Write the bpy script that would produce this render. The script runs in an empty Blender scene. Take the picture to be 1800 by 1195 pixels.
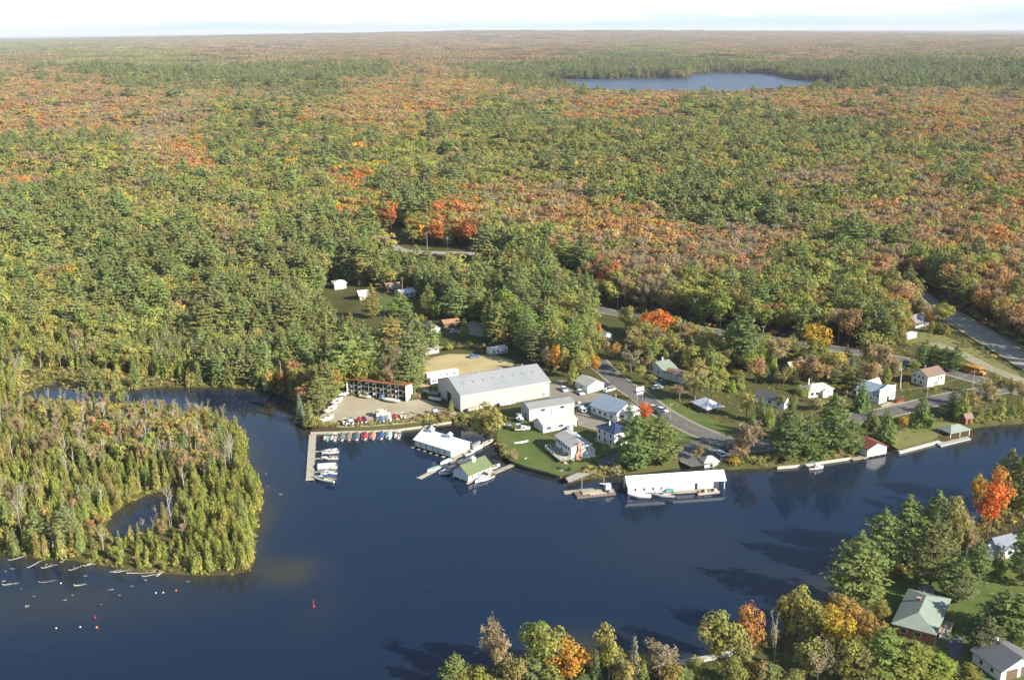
HAZE = 3.4e-5
EXPO = 1.0
import bpy, bmesh, math, random
import numpy as np
from mathutils import Vector, Matrix
random.seed(7)
RNG = np.random.default_rng(11)
D = bpy.data
SC = bpy.context.scene
COL = SC.collection
# ------------------------------------------------------------------ camera
F = 1880.0
CH = 135.0
TH = math.atan(541.5 / F)
ROLL = math.radians(0.41)
_r = np.array([1.0, 0, 0]); _f = np.array([0, math.cos(TH), -math.sin(TH)]); _u = np.array([0, math.sin(TH), math.cos(TH)])
CR = _r * math.cos(ROLL) - _u * math.sin(ROLL)
CU = _u * math.cos(ROLL) + _r * math.sin(ROLL)
CF = _f
CAM = np.array([0, 0, CH])
cd = D.cameras.new("camera"); cam = D.objects.new("camera", cd); COL.objects.link(cam)
cd.sensor_width = 36.0; cd.lens = 36.0 * F / 1800.0; cd.clip_start = 1.0; cd.clip_end = 200000.0
cam.matrix_world = Matrix(((CR[0], CU[0], -CF[0], 0), (CR[1], CU[1], -CF[1], 0), (CR[2], CU[2], -CF[2], CH), (0, 0, 0, 1)))
SC.camera = cam


def project(P):
    d = np.asarray(P, float) - CAM
    zc = d @ CF
    return 900 + F * (d @ CR) / zc, 597.5 - F * (d @ CU) / zc, zc


def ray(px, py):
    return CR * ((px - 900) / F) + CU * ((597.5 - py) / F) + CF


def atz(px, py, z):
    d = ray(px, py)
    t = (z - CH) / d[2]
    p = CAM + d * t
    return np.array([p[0], p[1], z])


# ------------------------------------------------------------------ shore lines (traced on the ground plane)
def poly(pts, z=0.0):
    return np.array([atz(x, y, z)[:2] for x, y in pts])


LAKE = poly([(-260, 965), (-60, 972), (0, 975), (60, 982), (130, 986), (180, 994), (230, 1003), (300, 1009), (360, 1012), (410, 1010), (440, 1003), (449, 988),
    (445, 965), (448, 945), (455, 925), (458, 900), (461, 880), (456, 862), (446, 845), (440, 815), (436, 790), (425, 770), (408, 750), (390, 735), (360, 726), (320, 722), (270, 718),
    (220, 712), (160, 708), (100, 706), (60, 705), (35, 700), (40, 694), (55, 686), (72, 679), (95, 676), (120, 684), (150, 688), (190, 690), (230, 686), (255, 683),
    (285, 680), (330, 682), (370, 681), (400, 682), (440, 684), (480, 689), (515, 697), (520, 712), (522, 728), (526, 743), (536, 755), (552, 762), (600, 761), (650, 760),
    (700, 757), (745, 751), (792, 743), (828, 747), (850, 764), (868, 782), (882, 797), (890, 808), (904, 814), (930, 823.5), (960, 831), (985, 839), (999, 848),
    (1030, 843), (1060, 838.5), (1095, 835), (1150, 829), (1200, 822), (1250, 820), (1280, 827), (1310, 824), (1340, 824), (1390, 821), (1420, 818), (1450, 813), (1495, 806.5), (1512, 802), (1540, 795),
    (1560, 789), (1580, 795), (1650, 776.5), (1655, 781), (1702, 769), (1700, 753), (1735, 748), (1770, 746), (1800, 743), (1900, 735), (2050, 725),
    (2050, 800), (1950, 830), (1880, 848), (1800, 872), (1740, 905), (1690, 940), (1640, 963), (1580, 985), (1530, 1008), (1480, 1035), (1450, 1055), (1420, 1080), (1380, 1105), (1330, 1135),
    (1265, 1156), (1190, 1168), (1130, 1152), (1060, 1142), (1010, 1138), (950, 1150), (900, 1163), (850, 1178), (790, 1190), (740, 1250), (700, 1400), (-700, 1400)])
POND = poly([(186, 934), (192, 908), (224, 886), (265, 868), (298, 863), (322, 870), (318, 890), (290, 912), (268, 928), (238, 944), (205, 948)])
FAR = poly([(925, 147), (955, 139.5), (1060, 139.5), (1150, 138), (1208, 138.5), (1216, 131.5), (1255, 129), (1330, 129), (1362, 131.5), (1384, 138), (1420, 142), (1470, 145.5), (1510, 150), (1490, 158), (1440, 168), (1300, 176), (1150, 176), (1040, 173)])
PENINSULA = poly([(-400, 700), (35, 700), (100, 705), (220, 711), (320, 721), (390, 733), (436, 790), (465, 880), (452, 1000), (400, 1014), (200, 1000), (-400, 975)])


def sdpoly(P, Q):
    """signed distance, positive outside polygon Q"""
    P = np.asarray(P, float)
    n = len(P)
    best = np.full(n, 1e18)
    inside = np.zeros(n, bool)
    A = Q; B = np.roll(Q, -1, axis=0)
    x, y = P[:, 0], P[:, 1]
    for a, b in zip(A, B):
        e = b - a
        L = e @ e + 1e-12
        t = np.clip(((x - a[0]) * e[0] + (y - a[1]) * e[1]) / L, 0, 1)
        dx = x - a[0] - t * e[0]; dy = y - a[1] - t * e[1]
        best = np.minimum(best, dx * dx + dy * dy)
        c = ((a[1] > y) != (b[1] > y))
        if c.any():
            xi = (b[0] - a[0]) * (y - a[1]) / (b[1] - a[1] + 1e-15) + a[0]
            inside ^= c & (x < xi)
    d = np.sqrt(best)
    return np.where(inside, -d, d)


def inpoly(P, Q):
    P = np.asarray(P, float)
    x, y = P[:, 0], P[:, 1]
    inside = np.zeros(len(P), bool)
    for a, b in zip(Q, np.roll(Q, -1, axis=0)):
        c = ((a[1] > y) != (b[1] > y))
        xi = (b[0] - a[0]) * (y - a[1]) / (b[1] - a[1] + 1e-15) + a[0]
        inside ^= c & (x < xi)
    return inside


def water_sd(P):
    s = np.minimum(sdpoly(P, LAKE), sdpoly(P, POND))
    f = sdpoly(P, FAR)
    return np.minimum(s, f), f


def sstep(a, b, x):
    t = np.clip((x - a) / (b - a), 0, 1)
    return t * t * (3 - 2 * t)


_W = [(RNG.uniform(0, 2 * math.pi), RNG.uniform(0.6, 1.6), RNG.uniform(0, 6.28)) for _ in range(14)]


def wob(x, y, L, k0=0, n=5):
    s = 0
    for a, k, ph in _W[k0:k0 + n]:
        s = s + np.sin((x * math.cos(a) + y * math.sin(a)) * k * 2 * math.pi / L + ph)
    return s / n


def height(x, y, sd=None, far=None):
    x = np.atleast_1d(np.asarray(x, float)); y = np.atleast_1d(np.asarray(y, float))
    if sd is None:
        sd, far = water_sd(np.stack([x, y], 1))
    base = 1.0 + 0.006 * np.clip(y - 250, -80, 400)
    wet = sstep(-74, -96, x) * (1 - sstep(520, 640, y))
    base = base * (1 - wet) + 0.55 * wet
    ramp = sstep(580, 1100, y)
    dl = sstep(0, 700, far)
    hill = (19 * wob(x, y, 640, 0, 6) + 9 * wob(x, y, 270, 6, 5)) * ramp * (0.25 + 0.75 * dl)
    hill = hill + ramp * 5 * dl
    big = sstep(3500, 9000, y)
    hill = hill + big * 24 * (wob(x, y, 3800, 3, 6) + 0.4)
    hill = hill + 128 * sstep(8500, 19000, y) * np.exp(-((x / np.maximum(y, 1)) / 0.36) ** 2) * (1 + 0.06 * wob(x, y, 9000, 8, 6))
    land = np.maximum(base + hill, 0.5)
    steep = 0.55 + 2.2 * sstep(-74, -70, x) * sstep(330, 350, y) * (1 - sstep(470, 520, y))
    z = np.where(sd > 0, np.minimum(land, -0.15 + steep * sd), np.maximum(-2.2, -0.15 + 0.3 * sd))
    return z


def at(px, py, dz=0.0):
    z = 1.5
    for _ in range(7):
        p = atz(px, py, z)
        z = float(height(p[0], p[1])[0])
    p = atz(px, py, z)
    p[2] = z + dz
    return p


def atv(pts, dz=0.0):
    return [at(x, y, dz) for x, y in pts]


def pxm(p):
    """reference pixels per metre at world point"""
    return F / float((np.asarray(p) - CAM) @ CF)


# ------------------------------------------------------------------ materials
def newmat(name):
    m = D.materials.new(name); m.use_nodes = True
    nt = m.node_tree
    for n in list(nt.nodes): nt.nodes.remove(n)
    o = nt.nodes.new("ShaderNodeOutputMaterial")
    return m, nt, o


def N(nt, t, **kw):
    n = nt.nodes.new(t)
    for k, v in kw.items():
        if k.startswith("i_"):
            n.inputs[k[2:].replace("_", " ")].default_value = v
        else:
            setattr(n, k, v)
    return n


def L(nt, a, b): nt.links.new(a, b)


def mathn(nt, op, a, b=None, c=None, clamp=False):
    n = nt.nodes.new("ShaderNodeMath"); n.operation = op; n.use_clamp = clamp
    for i, v in enumerate((a, b, c)):
        if v is None: continue
        if isinstance(v, (int, float)): n.inputs[i].default_value = v
        else: L(nt, v, n.inputs[i])
    return n.outputs[0]


def mixc(nt, fac, a, b, mode="MIX"):
    n = nt.nodes.new("ShaderNodeMix"); n.data_type = "RGBA"; n.blend_type = mode
    for s, v in ((n.inputs[0], fac), (n.inputs[6], a), (n.inputs[7], b)):
        if isinstance(v, (int, float)): s.default_value = v
        elif isinstance(v, (tuple, list)): s.default_value = (*v[:3], 1)
        else: L(nt, v, s)
    return n.outputs[2]


def noise(nt, scale, detail=3, vec=None, rough=0.5):
    n = N(nt, "ShaderNodeTexNoise"); n.inputs["Scale"].default_value = scale; n.inputs["Detail"].default_value = detail; n.inputs["Roughness"].default_value = rough
    if vec is not None: L(nt, vec, n.inputs["Vector"])
    return n.outputs["Fac"]


def ramp(nt, fac, lo, hi):
    n = N(nt, "ShaderNodeMapRange"); n.clamp = True
    n.inputs["From Min"].default_value = lo; n.inputs["From Max"].default_value = hi
    L(nt, fac, n.inputs["Value"])
    return n.outputs[0]


_MC = {}


def surf(name, c1, c2=None, scale=0.6, rough=0.75, metal=0.0, spec=0.3, stripe=None, bump=0.0, lo=0.35, hi=0.65, streak=None):
    """plain weathered surface: two tones broken by world-space noise, optional ribs (axis, pitch, depth colour)"""
    if name in _MC: return _MC[name]
    m, nt, o = newmat(name)
    b = N(nt, "ShaderNodeBsdfPrincipled")
    b.inputs["Roughness"].default_value = rough; b.inputs["Metallic"].default_value = metal; b.inputs["Specular IOR Level"].default_value = spec
    c2 = c2 or tuple(x * 0.8 for x in c1)
    tc = N(nt, "ShaderNodeTexCoord")
    fac = ramp(nt, noise(nt, scale, 5, tc.outputs["Object"], 0.62), lo, hi)
    col = mixc(nt, fac, c1, c2)
    fine = noise(nt, scale * 9, 3, tc.outputs["Object"])
    col = mixc(nt, 0.25, col, mixc(nt, ramp(nt, fine, 0.3, 0.7), tuple(x * 0.75 for x in c1), tuple(min(1, x * 1.15) for x in c1)))
    if streak:
        mp = N(nt, "ShaderNodeMapping"); mp.inputs["Scale"].default_value = (1.2, 1.2, 0.08)
        L(nt, tc.outputs["Object"], mp.inputs["Vector"])
        col = mixc(nt, mathn(nt, "MULTIPLY", ramp(nt, noise(nt, 1.6, 4, mp.outputs[0]), 0.5, 0.75), 0.7), col, streak)
    if stripe:
        ax, pitch, amt = stripe
        sx = N(nt, "ShaderNodeSeparateXYZ"); L(nt, tc.outputs["Object"], sx.inputs[0])
        v = sx.outputs["XYZ".index(ax)] if ax in "XYZ" else mathn(nt, "ADD", sx.outputs[0], sx.outputs[1])
        w = mathn(nt, "PINGPONG", mathn(nt, "DIVIDE", v, pitch), 0.5)
        edge = ramp(nt, w, 0.0, 0.12)
        col = mixc(nt, mathn(nt, "MULTIPLY", mathn(nt, "SUBTRACT", 1.0, edge), amt), col, tuple(x * 0.4 for x in c1))
        bp = N(nt, "ShaderNodeBump"); bp.inputs["Strength"].default_value = 0.6; bp.inputs["Distance"].default_value = 0.05
        L(nt, edge, bp.inputs["Height"]); L(nt, bp.outputs[0], b.inputs["Normal"])
    L(nt, col, b.inputs["Base Color"]); L(nt, b.outputs[0], o.inputs[0])
    _MC[name] = m
    return m


def foliage_mat():
    m, nt, o = newmat("foliage")
    a = N(nt, "ShaderNodeAttribute", attribute_type="INSTANCER", attribute_name="tint")
    v = N(nt, "ShaderNodeAttribute", attribute_type="GEOMETRY", attribute_name="var")
    geo = N(nt, "ShaderNodeNewGeometry")
    n1 = ramp(nt, noise(nt, 0.9, 2, geo.outputs["Position"]), 0.3, 0.7)
    hs = N(nt, "ShaderNodeHueSaturation")
    L(nt, a.outputs["Color"], hs.inputs["Color"])
    sv = N(nt, "ShaderNodeSeparateColor"); L(nt, v.outputs["Color"], sv.inputs[0])
    L(nt, mathn(nt, "MULTIPLY", sv.outputs[0], mathn(nt, "MULTIPLY_ADD", n1, 0.35, 0.82)), hs.inputs["Value"])
    L(nt, mathn(nt, "MULTIPLY_ADD", sv.outputs[1], 0.05, 0.475), hs.inputs["Hue"])
    hs.inputs["Saturation"].default_value = 1.0
    d = N(nt, "ShaderNodeBsdfDiffuse"); d.inputs["Roughness"].default_value = 0.5
    t = N(nt, "ShaderNodeBsdfTranslucent")
    L(nt, hs.outputs[0], d.inputs[0]); L(nt, hs.outputs[0], t.inputs[0])
    mx = N(nt, "ShaderNodeMixShader"); mx.inputs[0].default_value = 0.38
    L(nt, d.outputs[0], mx.inputs[1]); L(nt, t.outputs[0], mx.inputs[2]); L(nt, mx.outputs[0], o.inputs[0])
    return m


M_LEAF = foliage_mat()
M_BARK = surf("bark", (0.11, 0.085, 0.06), (0.06, 0.045, 0.035), 2.0, 0.9)
M_BIRCH = surf("pale_bark", (0.50, 0.46, 0.40), (0.30, 0.26, 0.22), 1.2, 0.85)


# ------------------------------------------------------------------ mesh helper
class MB:
    def __init__(s): s.v = []; s.f = []; s.m = []; s.mats = []

    def mi(s, mat):
        if mat not in s.mats: s.mats.append(mat)
        return s.mats.index(mat)

    def poly(s, pts, mat):
        i = len(s.v); s.v += [tuple(map(float, p)) for p in pts]
        s.f.append(tuple(range(i, i + len(pts)))); s.m.append(s.mi(mat))

    def box(s, x0, y0, z0, x1, y1, z1, mat, rot=0.0, about=None):
        c = [(x0, y0, z0), (x1, y0, z0), (x1, y1, z0), (x0, y1, z0), (x0, y0, z1), (x1, y0, z1), (x1, y1, z1), (x0, y1, z1)]
        if rot:
            ax, ay = about or ((x0 + x1) / 2, (y0 + y1) / 2)
            cs, sn = math.cos(rot), math.sin(rot)
            c = [(ax + (p[0] - ax) * cs - (p[1] - ay) * sn, ay + (p[0] - ax) * sn + (p[1] - ay) * cs, p[2]) for p in c]
        i = len(s.v); s.v += c; k = s.mi(mat)
        for q in ((0, 3, 2, 1), (4, 5, 6, 7), (0, 1, 5, 4), (1, 2, 6, 5), (2, 3, 7, 6), (3, 0, 4, 7)):
            s.f.append(tuple(i + a for a in q)); s.m.append(k)
        return s

    def tube(s, p0, p1, r0, r1, mat, n=6, cap=True):
        p0 = Vector(p0); p1 = Vector(p1); d = (p1 - p0)
        if d.length < 1e-6: return s
        d.normalize()
        a = d.cross(Vector((0, 0, 1)) if abs(d.z) < 0.9 else Vector((1, 0, 0))).normalized(); b = d.cross(a)
        i = len(s.v); k = s.mi(mat)
        for p, r in ((p0, r0), (p1, r1)):
            for j in range(n):
                t = 2 * math.pi * j / n
                s.v.append(tuple(p + (a * math.cos(t) + b * math.sin(t)) * r))
        for j in range(n):
            s.f.append((i + j, i + n + j, i + n + (j + 1) % n, i + (j + 1) % n)); s.m.append(k)
        if cap:
            s.f.append(tuple(i + j for j in range(n))); s.m.append(k)
            s.f.append(tuple(i + n + n - 1 - j for j in range(n))); s.m.append(k)
        return s

    def extr(s, outline, axis_pts, mat):
        """solid between two parallel outlines given as point lists"""
        a, b = outline, axis_pts
        n = len(a); i = len(s.v); k = s.mi(mat)
        s.v += [tuple(map(float, p)) for p in a] + [tuple(map(float, p)) for p in b]
        s.f.append(tuple(i + n - 1 - j for j in range(n))); s.m.append(k)
        s.f.append(tuple(i + n + j for j in range(n))); s.m.append(k)
        for j in range(n):
            s.f.append((i + j, i + (j + 1) % n, i + n + (j + 1) % n, i + n + j)); s.m.append(k)
        return s

    def mesh(s, name, fix=True):
        me = D.meshes.new(name)
        me.from_pydata(s.v, [], s.f)
        for m in s.mats: me.materials.append(m)
        me.polygons.foreach_set("material_index", s.m)
        if fix:
            bm = bmesh.new(); bm.from_mesh(me); bmesh.ops.recalc_face_normals(bm, faces=bm.faces); bm.to_mesh(me); bm.free()
        me.update()
        return me

    def build(s, name, parent=None, fix=True):
        return link(D.objects.new(name, s.mesh(name, fix)), parent)


def link(o, parent=None):
    COL.objects.link(o)
    if parent is not None: o.parent = parent
    return o


def tag(o, label=None, cat=None, group=None, kind=None):
    if label: o["label"] = label
    if cat: o["category"] = cat
    if group: o["group"] = group
    if kind: o["kind"] = kind
    return o


def empty(name, loc, rz=0.0, **kw):
    o = D.objects.new(name, None); o.empty_display_size = 0.5
    o.location = [float(c) for c in loc]; o.rotation_euler = (0, 0, rz)
    link(o)
    return tag(o, **kw)


def put(name, mesh, loc, rz=0.0, scale=None, parent=None):
    o = D.objects.new(name, mesh); o.location = [float(c) for c in loc]; o.rotation_euler = (0, 0, rz)
    if scale is not None: o.scale = scale
    return link(o, parent)


# ------------------------------------------------------------------ roads (pixel centre lines -> ground), used for clearings too
def smooth(pts, step=3.0):
    P = [np.array(p[:2], float) for p in pts]
    P = [2 * P[0] - P[1]] + P + [2 * P[-1] - P[-2]]
    out = []
    for i in range(1, len(P) - 2):
        p0, p1, p2, p3 = P[i - 1:i + 3]
        n = max(2, int(np.linalg.norm(p2 - p1) / step))
        for t in np.linspace(0, 1, n, endpoint=False):
            out.append(0.5 * ((2 * p1) + (-p0 + p2) * t + (2 * p0 - 5 * p1 + 4 * p2 - p3) * t * t + (-p0 + 3 * p1 - 3 * p2 + p3) * t ** 3))
    out.append(P[-2])
    return np.array(out)


R_HIGHWAY = smooth(atv([(1594, 506), (1622, 529), (1655, 546), (1700, 572.5), (1740, 597), (1800, 633), (1880, 682)]))
R_UPPER = smooth(atv([(1040, 541), (1075, 549), (1126, 556), (1181, 567), (1214, 576), (1269, 585), (1343, 594.5), (1405, 604), (1466, 613), (1513, 620), (1579, 632), (1640, 645), (1700, 662), (1800, 690)]))
R_MAIN = smooth(atv([(1049, 634), (1060, 647), (1072, 657), (1096, 677), (1131, 701), (1163, 724.5), (1201, 746), (1239, 763), (1276, 776), (1320, 785), (1380, 777), (1440, 757), (1500, 736), (1550, 727), (1600, 716), (1650, 703), (1720, 690), (1830, 676)]))
R_SIDE = smooth(atv([(1640, 603), (1676, 616), (1708, 631), (1738, 647), (1786, 665), (1850, 690)]))
R_TOP = smooth(atv([(640, 395), (672, 418), (690, 434), (712, 442), (760, 445), (830, 447), (900, 455), (960, 475), (1010, 510), (1040, 541)], 0))
ROADS = [(R_HIGHWAY, 15), (R_UPPER, 9), (R_MAIN, 9), (R_SIDE, 6), (R_TOP, 9)]


def road_dist(P):
    P = np.asarray(P, float)
    best = np.full(len(P), 1e9)
    for R, w in ROADS:
        for a in R[::2]:
            d = np.hypot(P[:, 0] - a[0], P[:, 1] - a[1]) - w / 2
            best = np.minimum(best, d)
    return best


VILLAGE = np.array([p[:2] for p in atv([(556, 762), (566, 728), (585, 702), (606, 694), (660, 697), (735, 701), (742, 622), (800, 614), (905, 611), (935, 628), (975, 650), (1030, 652), (1036, 600), (1040, 552), (1060, 545),
    (1126, 552), (1214, 571), (1343, 590), (1466, 608), (1560, 625), (1575, 590), (1598, 552), (1620, 528), (1640, 522), (1700, 553), (1760, 590), (1830, 632), (1900, 660)])] + [p for p in poly([(2000, 728), (1800, 743), (1700, 753), (1650, 777), (1540, 797), (1420, 819), (1280, 828), (1100, 838), (999, 850), (904, 816), (860, 776), (792, 744), (650, 762)])])
CLEAR = [np.array([p[:2] for p in atv(q)]) for q in (
    [(552, 520), (585, 500), (640, 505), (690, 508), (735, 508), (748, 535), (735, 590), (660, 606), (600, 600), (566, 560)],
    [(745, 570), (790, 562), (830, 556), (862, 575), (850, 612), (790, 614), (745, 616)],
    [(1440, 1030), (1600, 1000), (1750, 960), (1950, 900), (1950, 1400), (1150, 1400), (1190, 1168), (1300, 1140)],
    [(690, 400), (722, 400), (726, 432), (845, 440), (858, 488), (700, 482), (668, 440)],
    [(20, 700), (50, 650), (130, 648), (250, 660), (340, 668), (345, 684), (250, 686), (120, 690)],
    )]
# ------------------------------------------------------------------ tree prototypes
class TreeMesh:
    def __init__(s, seed):
        s.g = np.random.default_rng(seed)
        s.V = []; s.Fq = []; s.C = []; s.nv = 0      # leaf quads
        s.bark = MB()

    def leaves(s, c, nrm, size, var, hue=None, elong=None, axis=None):
        """quads centred on c, facing nrm; axis = direction of elongation"""
        g = s.g; n = len(c)
        nrm = nrm / (np.linalg.norm(nrm, axis=1, keepdims=True) + 1e-9)
        if axis is None: axis = g.normal(size=(n, 3))
        t = axis - nrm * np.sum(axis * nrm, 1, keepdims=True)
        t /= (np.linalg.norm(t, axis=1, keepdims=True) + 1e-9)
        b = np.cross(nrm, t)
        size = np.broadcast_to(size, (n,))[:, None]
        el = 1.0 if elong is None else elong
        q = []
        for sx, sy in ((-1, -0.55), (0.25, -0.8), (1, 0.3), (-0.1, 0.85)):
            j = 1 + g.uniform(-0.35, 0.35, (n, 1)); k = 1 + g.uniform(-0.35, 0.35, (n, 1))
            q.append(c + t * size * sx * j * 0.5 * el + b * size * sy * k * 0.5 / math.sqrt(el) + nrm * g.uniform(-0.12, 0.12, (n, 1)) * size)
        s.V.append(np.stack(q, 1).reshape(-1, 3))
        s.Fq.append(np.arange(n * 4).reshape(n, 4) + s.nv); s.nv += 4 * n
        hue = g.uniform(0, 1, n) if hue is None else hue
        s.C.append(np.stack([var, hue], 1))

    def crown(s, name):
        V = np.concatenate(s.V); Q = np.concatenate(s.Fq); C = np.concatenate(s.C)
        me = D.meshes.new(name)
        me.vertices.add(len(V)); me.vertices.foreach_set("co", V.astype(np.float32).ravel())
        me.loops.add(Q.size); me.loops.foreach_set("vertex_index", Q.astype(np.int32).ravel())
        me.polygons.add(len(Q)); me.polygons.foreach_set("loop_start", np.arange(0, Q.size, 4, dtype=np.int32))
        me.polygons.foreach_set("loop_total", np.full(len(Q), 4, np.int32))
        me.materials.append(M_LEAF)
        at_ = me.attributes.new("var", "FLOAT_COLOR", "FACE")
        at_.data.foreach_set("color", np.concatenate([C, np.zeros((len(C), 1)), np.ones((len(C), 1))], 1).astype(np.float32).ravel())
        me.update(calc_edges=True)
        return me

    def joined(s, name):
        """trunk and crown as one mesh (for the mass of the forest)"""
        me = s.crown(name)
        bm = bmesh.new(); bm.from_mesh(me)
        if s.bark.v:
            tm = s.bark.mesh(name + "_b")
            vs = [bm.verts.new(v.co) for v in tm.vertices]
            for p in tm.polygons:
                f = bm.faces.new([vs[i] for i in p.vertices]); f.material_index = 1
            me.materials.append(s.bark.mats[0])
            D.meshes.remove(tm)
        bm.to_mesh(me); bm.free()
        return me

    def trunk(s, name):
        return s.bark.mesh(name)

    def limb(s, p0, p1, r0, r1, mat, bend=0.12, n=5, seg=3):
        p0 = np.array(p0, float); p1 = np.array(p1, float); Ln = np.linalg.norm(p1 - p0)
        pr = p0; rr = r0
        for i in range(1, seg + 1):
            t = i / seg
            q = p0 + (p1 - p0) * t + (s.g.normal(size=3) * bend * Ln * 0.4 if i < seg else 0)
            r = r0 + (r1 - r0) * t
            s.bark.tube(pr, q, rr, r, mat, n, cap=False)
            pr, rr = q, r


def unit(g, n):
    v = g.normal(size=(n, 3)); return v / np.linalg.norm(v, axis=1, keepdims=True)


def broadleaf(seed, nc, per, ls, h=13.0, R=4.4, low=0.24, gap=0.0):
    T = TreeMesh(seed); g = T.g
    cz = h * (low + 1) / 2; rz = h * (1 - low) / 2
    T.limb((0, 0, -0.4), (g.normal() * 0.3, g.normal() * 0.3, h * 0.62), 0.24, 0.1, M_BARK, 0.04, 6, 4)
    cen = []
    tries = 0
    while len(cen) < nc and tries < 4000:
        tries += 1
        d = unit(g, 1)[0]; r = g.uniform(0.45, 0.92) if len(cen) > 2 else g.uniform(0, 0.4)
        p = d * r
        if p[2] < -0.75: continue
        if all(np.linalg.norm(p - q) > 0.30 for q in cen): cen.append(p)
    for p in cen:
        lob = 1 + 0.18 * g.normal()
        c = np.array([p[0] * R, p[1] * R, cz + p[2] * rz])
        if p[2] < -0.2: c[:2] *= 0.8
        cr = R * g.uniform(0.30, 0.46) * lob
        if g.uniform() < 0.6: T.limb((0, 0, max(h * 0.2, c[2] - rz * 0.7)), c, 0.1, 0.03, M_BARK, 0.12, 4, 2)
        d = unit(g, per); d[:, 2] = np.abs(d[:, 2]) * np.where(g.uniform(size=per) < 0.78, 1, -1)
        rad = cr * g.uniform(0.55, 1.08, (per, 1))
        pts = c + d * rad * np.array([1, 1, 0.8])
        out = (pts - np.array([0, 0, cz])) / np.array([R, R, rz])
        nrm = d * 0.75 + out * 0.55 + g.normal(size=(per, 3)) * 0.32
        cv = g.uniform(0.84, 1.14)
        T.leaves(pts, nrm, ls * g.uniform(0.7, 1.35, per), cv * g.uniform(0.84, 1.14, per), np.clip(g.uniform(0.1, 0.9) + g.normal(size=per) * 0.15, 0, 1))
    return T


def pine(seed, tiers, per, ls, h=17.0, R=4.4, low=0.14):
    T = TreeMesh(seed); g = T.g
    T.limb((0, 0, -0.4), (g.normal() * 0.25, g.normal() * 0.25, h * 0.97), 0.3, 0.05, M_BARK, 0.02, 6, 5)
    for k in range(tiers):
        t = k / (tiers - 1)
        z = h * (low + (0.94 - low) * t)
        rr = R * (1 - t ** 2.0) ** 0.72 * (0.62 + 0.38 * min(1, t / 0.25)) * g.uniform(0.80, 1.18) + 0.30
        nb = max(3, int(round(6.5 - 2.5 * t)))
        a0 = g.uniform(0, 6.28)
        for j in range(nb):
            a = a0 + 2 * math.pi * j / nb + g.normal() * 0.25
            rl = rr * g.uniform(0.6, 1.18)
            dr = np.array([math.cos(a), math.sin(a), g.uniform(0.02, 0.22) + 0.35 * t])
            tip = np.array([0, 0, z]) + dr * rl
            if per > 12 and t < 0.8: T.limb((0, 0, z - 0.1), tip, 0.06, 0.02, M_BARK, 0.05, 3, 1)
            n = max(3, int(per * (0.35 + 0.65 * rl / R)))
            u = g.uniform(0.22, 1.05, (n, 1)) ** 0.8
            side = np.array([-math.sin(a), math.cos(a), 0])
            w = 0.40 * rl * (1.15 - 0.75 * np.abs(u - 0.5))
            pts = np.array([0, 0, z]) + dr * rl * u + side * g.normal(size=(n, 1)) * 0.5 * w + np.array([0, 0, 1]) * g.normal(size=(n, 1)) * 0.16
            nrm = np.array([0, 0, 1.0]) * 0.75 + dr * 0.5 * u + g.normal(size=(n, 3)) * 0.42
            ax = np.tile(dr, (n, 1)) + g.normal(size=(n, 3)) * 0.45
            T.leaves(pts, nrm, ls * g.uniform(0.7, 1.3, n), g.uniform(0.94, 1.08) * g.uniform(0.82, 1.15, n), g.uniform(0.2, 0.8, n), 1.5, ax)
    n = max(4, per)
    pts = np.array([0, 0, h]) + g.normal(size=(n, 3)) * np.array([0.25, 0.25, 0.5]) - np.array([0, 0, 0.3])
    T.leaves(pts, pts * np.array([1, 1, 0]) * 2 + g.normal(size=(n, 3)) * 0.3 + np.array([0, 0, 0.4]), ls * 0.7, g.uniform(0.85, 1.15, n))
    return T


def conifer(seed, n, ls, h=12.0, R=2.2, low=0.02, sharp=0.72, tier=0.0, bright=1.0):
    """cedar (dense, streaky) or spruce (tiered): foliage over the whole cone"""
    T = TreeMesh(seed); g = T.g
    T.limb((0, 0, -0.4), (g.normal() * 0.1, g.normal() * 0.1, h * 0.95), 0.16, 0.03, M_BARK, 0.01, 5, 3)
    t = 1 - np.sqrt(1 - g.uniform(0, 0.985, n) * 0.99)
    t = low + (1 - low) * t
    a = g.uniform(0, 2 * math.pi, n)
    ph = g.uniform(0, 6.28, 4)
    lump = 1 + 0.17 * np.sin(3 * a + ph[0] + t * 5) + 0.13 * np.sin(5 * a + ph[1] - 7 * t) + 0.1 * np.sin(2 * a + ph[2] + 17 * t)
    prof = R * (1 - t) ** sharp * np.minimum(1, 0.80 + t * 1.5)
    if tier: prof *= 1 - 0.34 * ((t * tier) % 1.0)
    r = prof * lump * g.uniform(0.62, 1.06, n) + 0.06
    d = np.stack([np.cos(a), np.sin(a), np.zeros(n)], 1)
    pts = d * r[:, None]; pts[:, 2] = t * h
    if tier: pts[:, 2] -= 0.22 * r
    nrm = d + np.array([0, 0, 0.45]) + g.normal(size=(n, 3)) * 0.36
    ax = np.tile(np.array([0, 0, 1.0]), (n, 1)) + (d * -0.5 if not tier else d * 1.2) + g.normal(size=(n, 3)) * 0.3
    if tier: nrm = d * 0.8 + np.array([0, 0, 0.9]) + g.normal(size=(n, 3)) * 0.3
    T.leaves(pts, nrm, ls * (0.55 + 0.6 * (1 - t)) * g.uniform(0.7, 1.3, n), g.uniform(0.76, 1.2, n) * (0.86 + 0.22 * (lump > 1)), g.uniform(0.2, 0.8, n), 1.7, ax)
    return T


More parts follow.
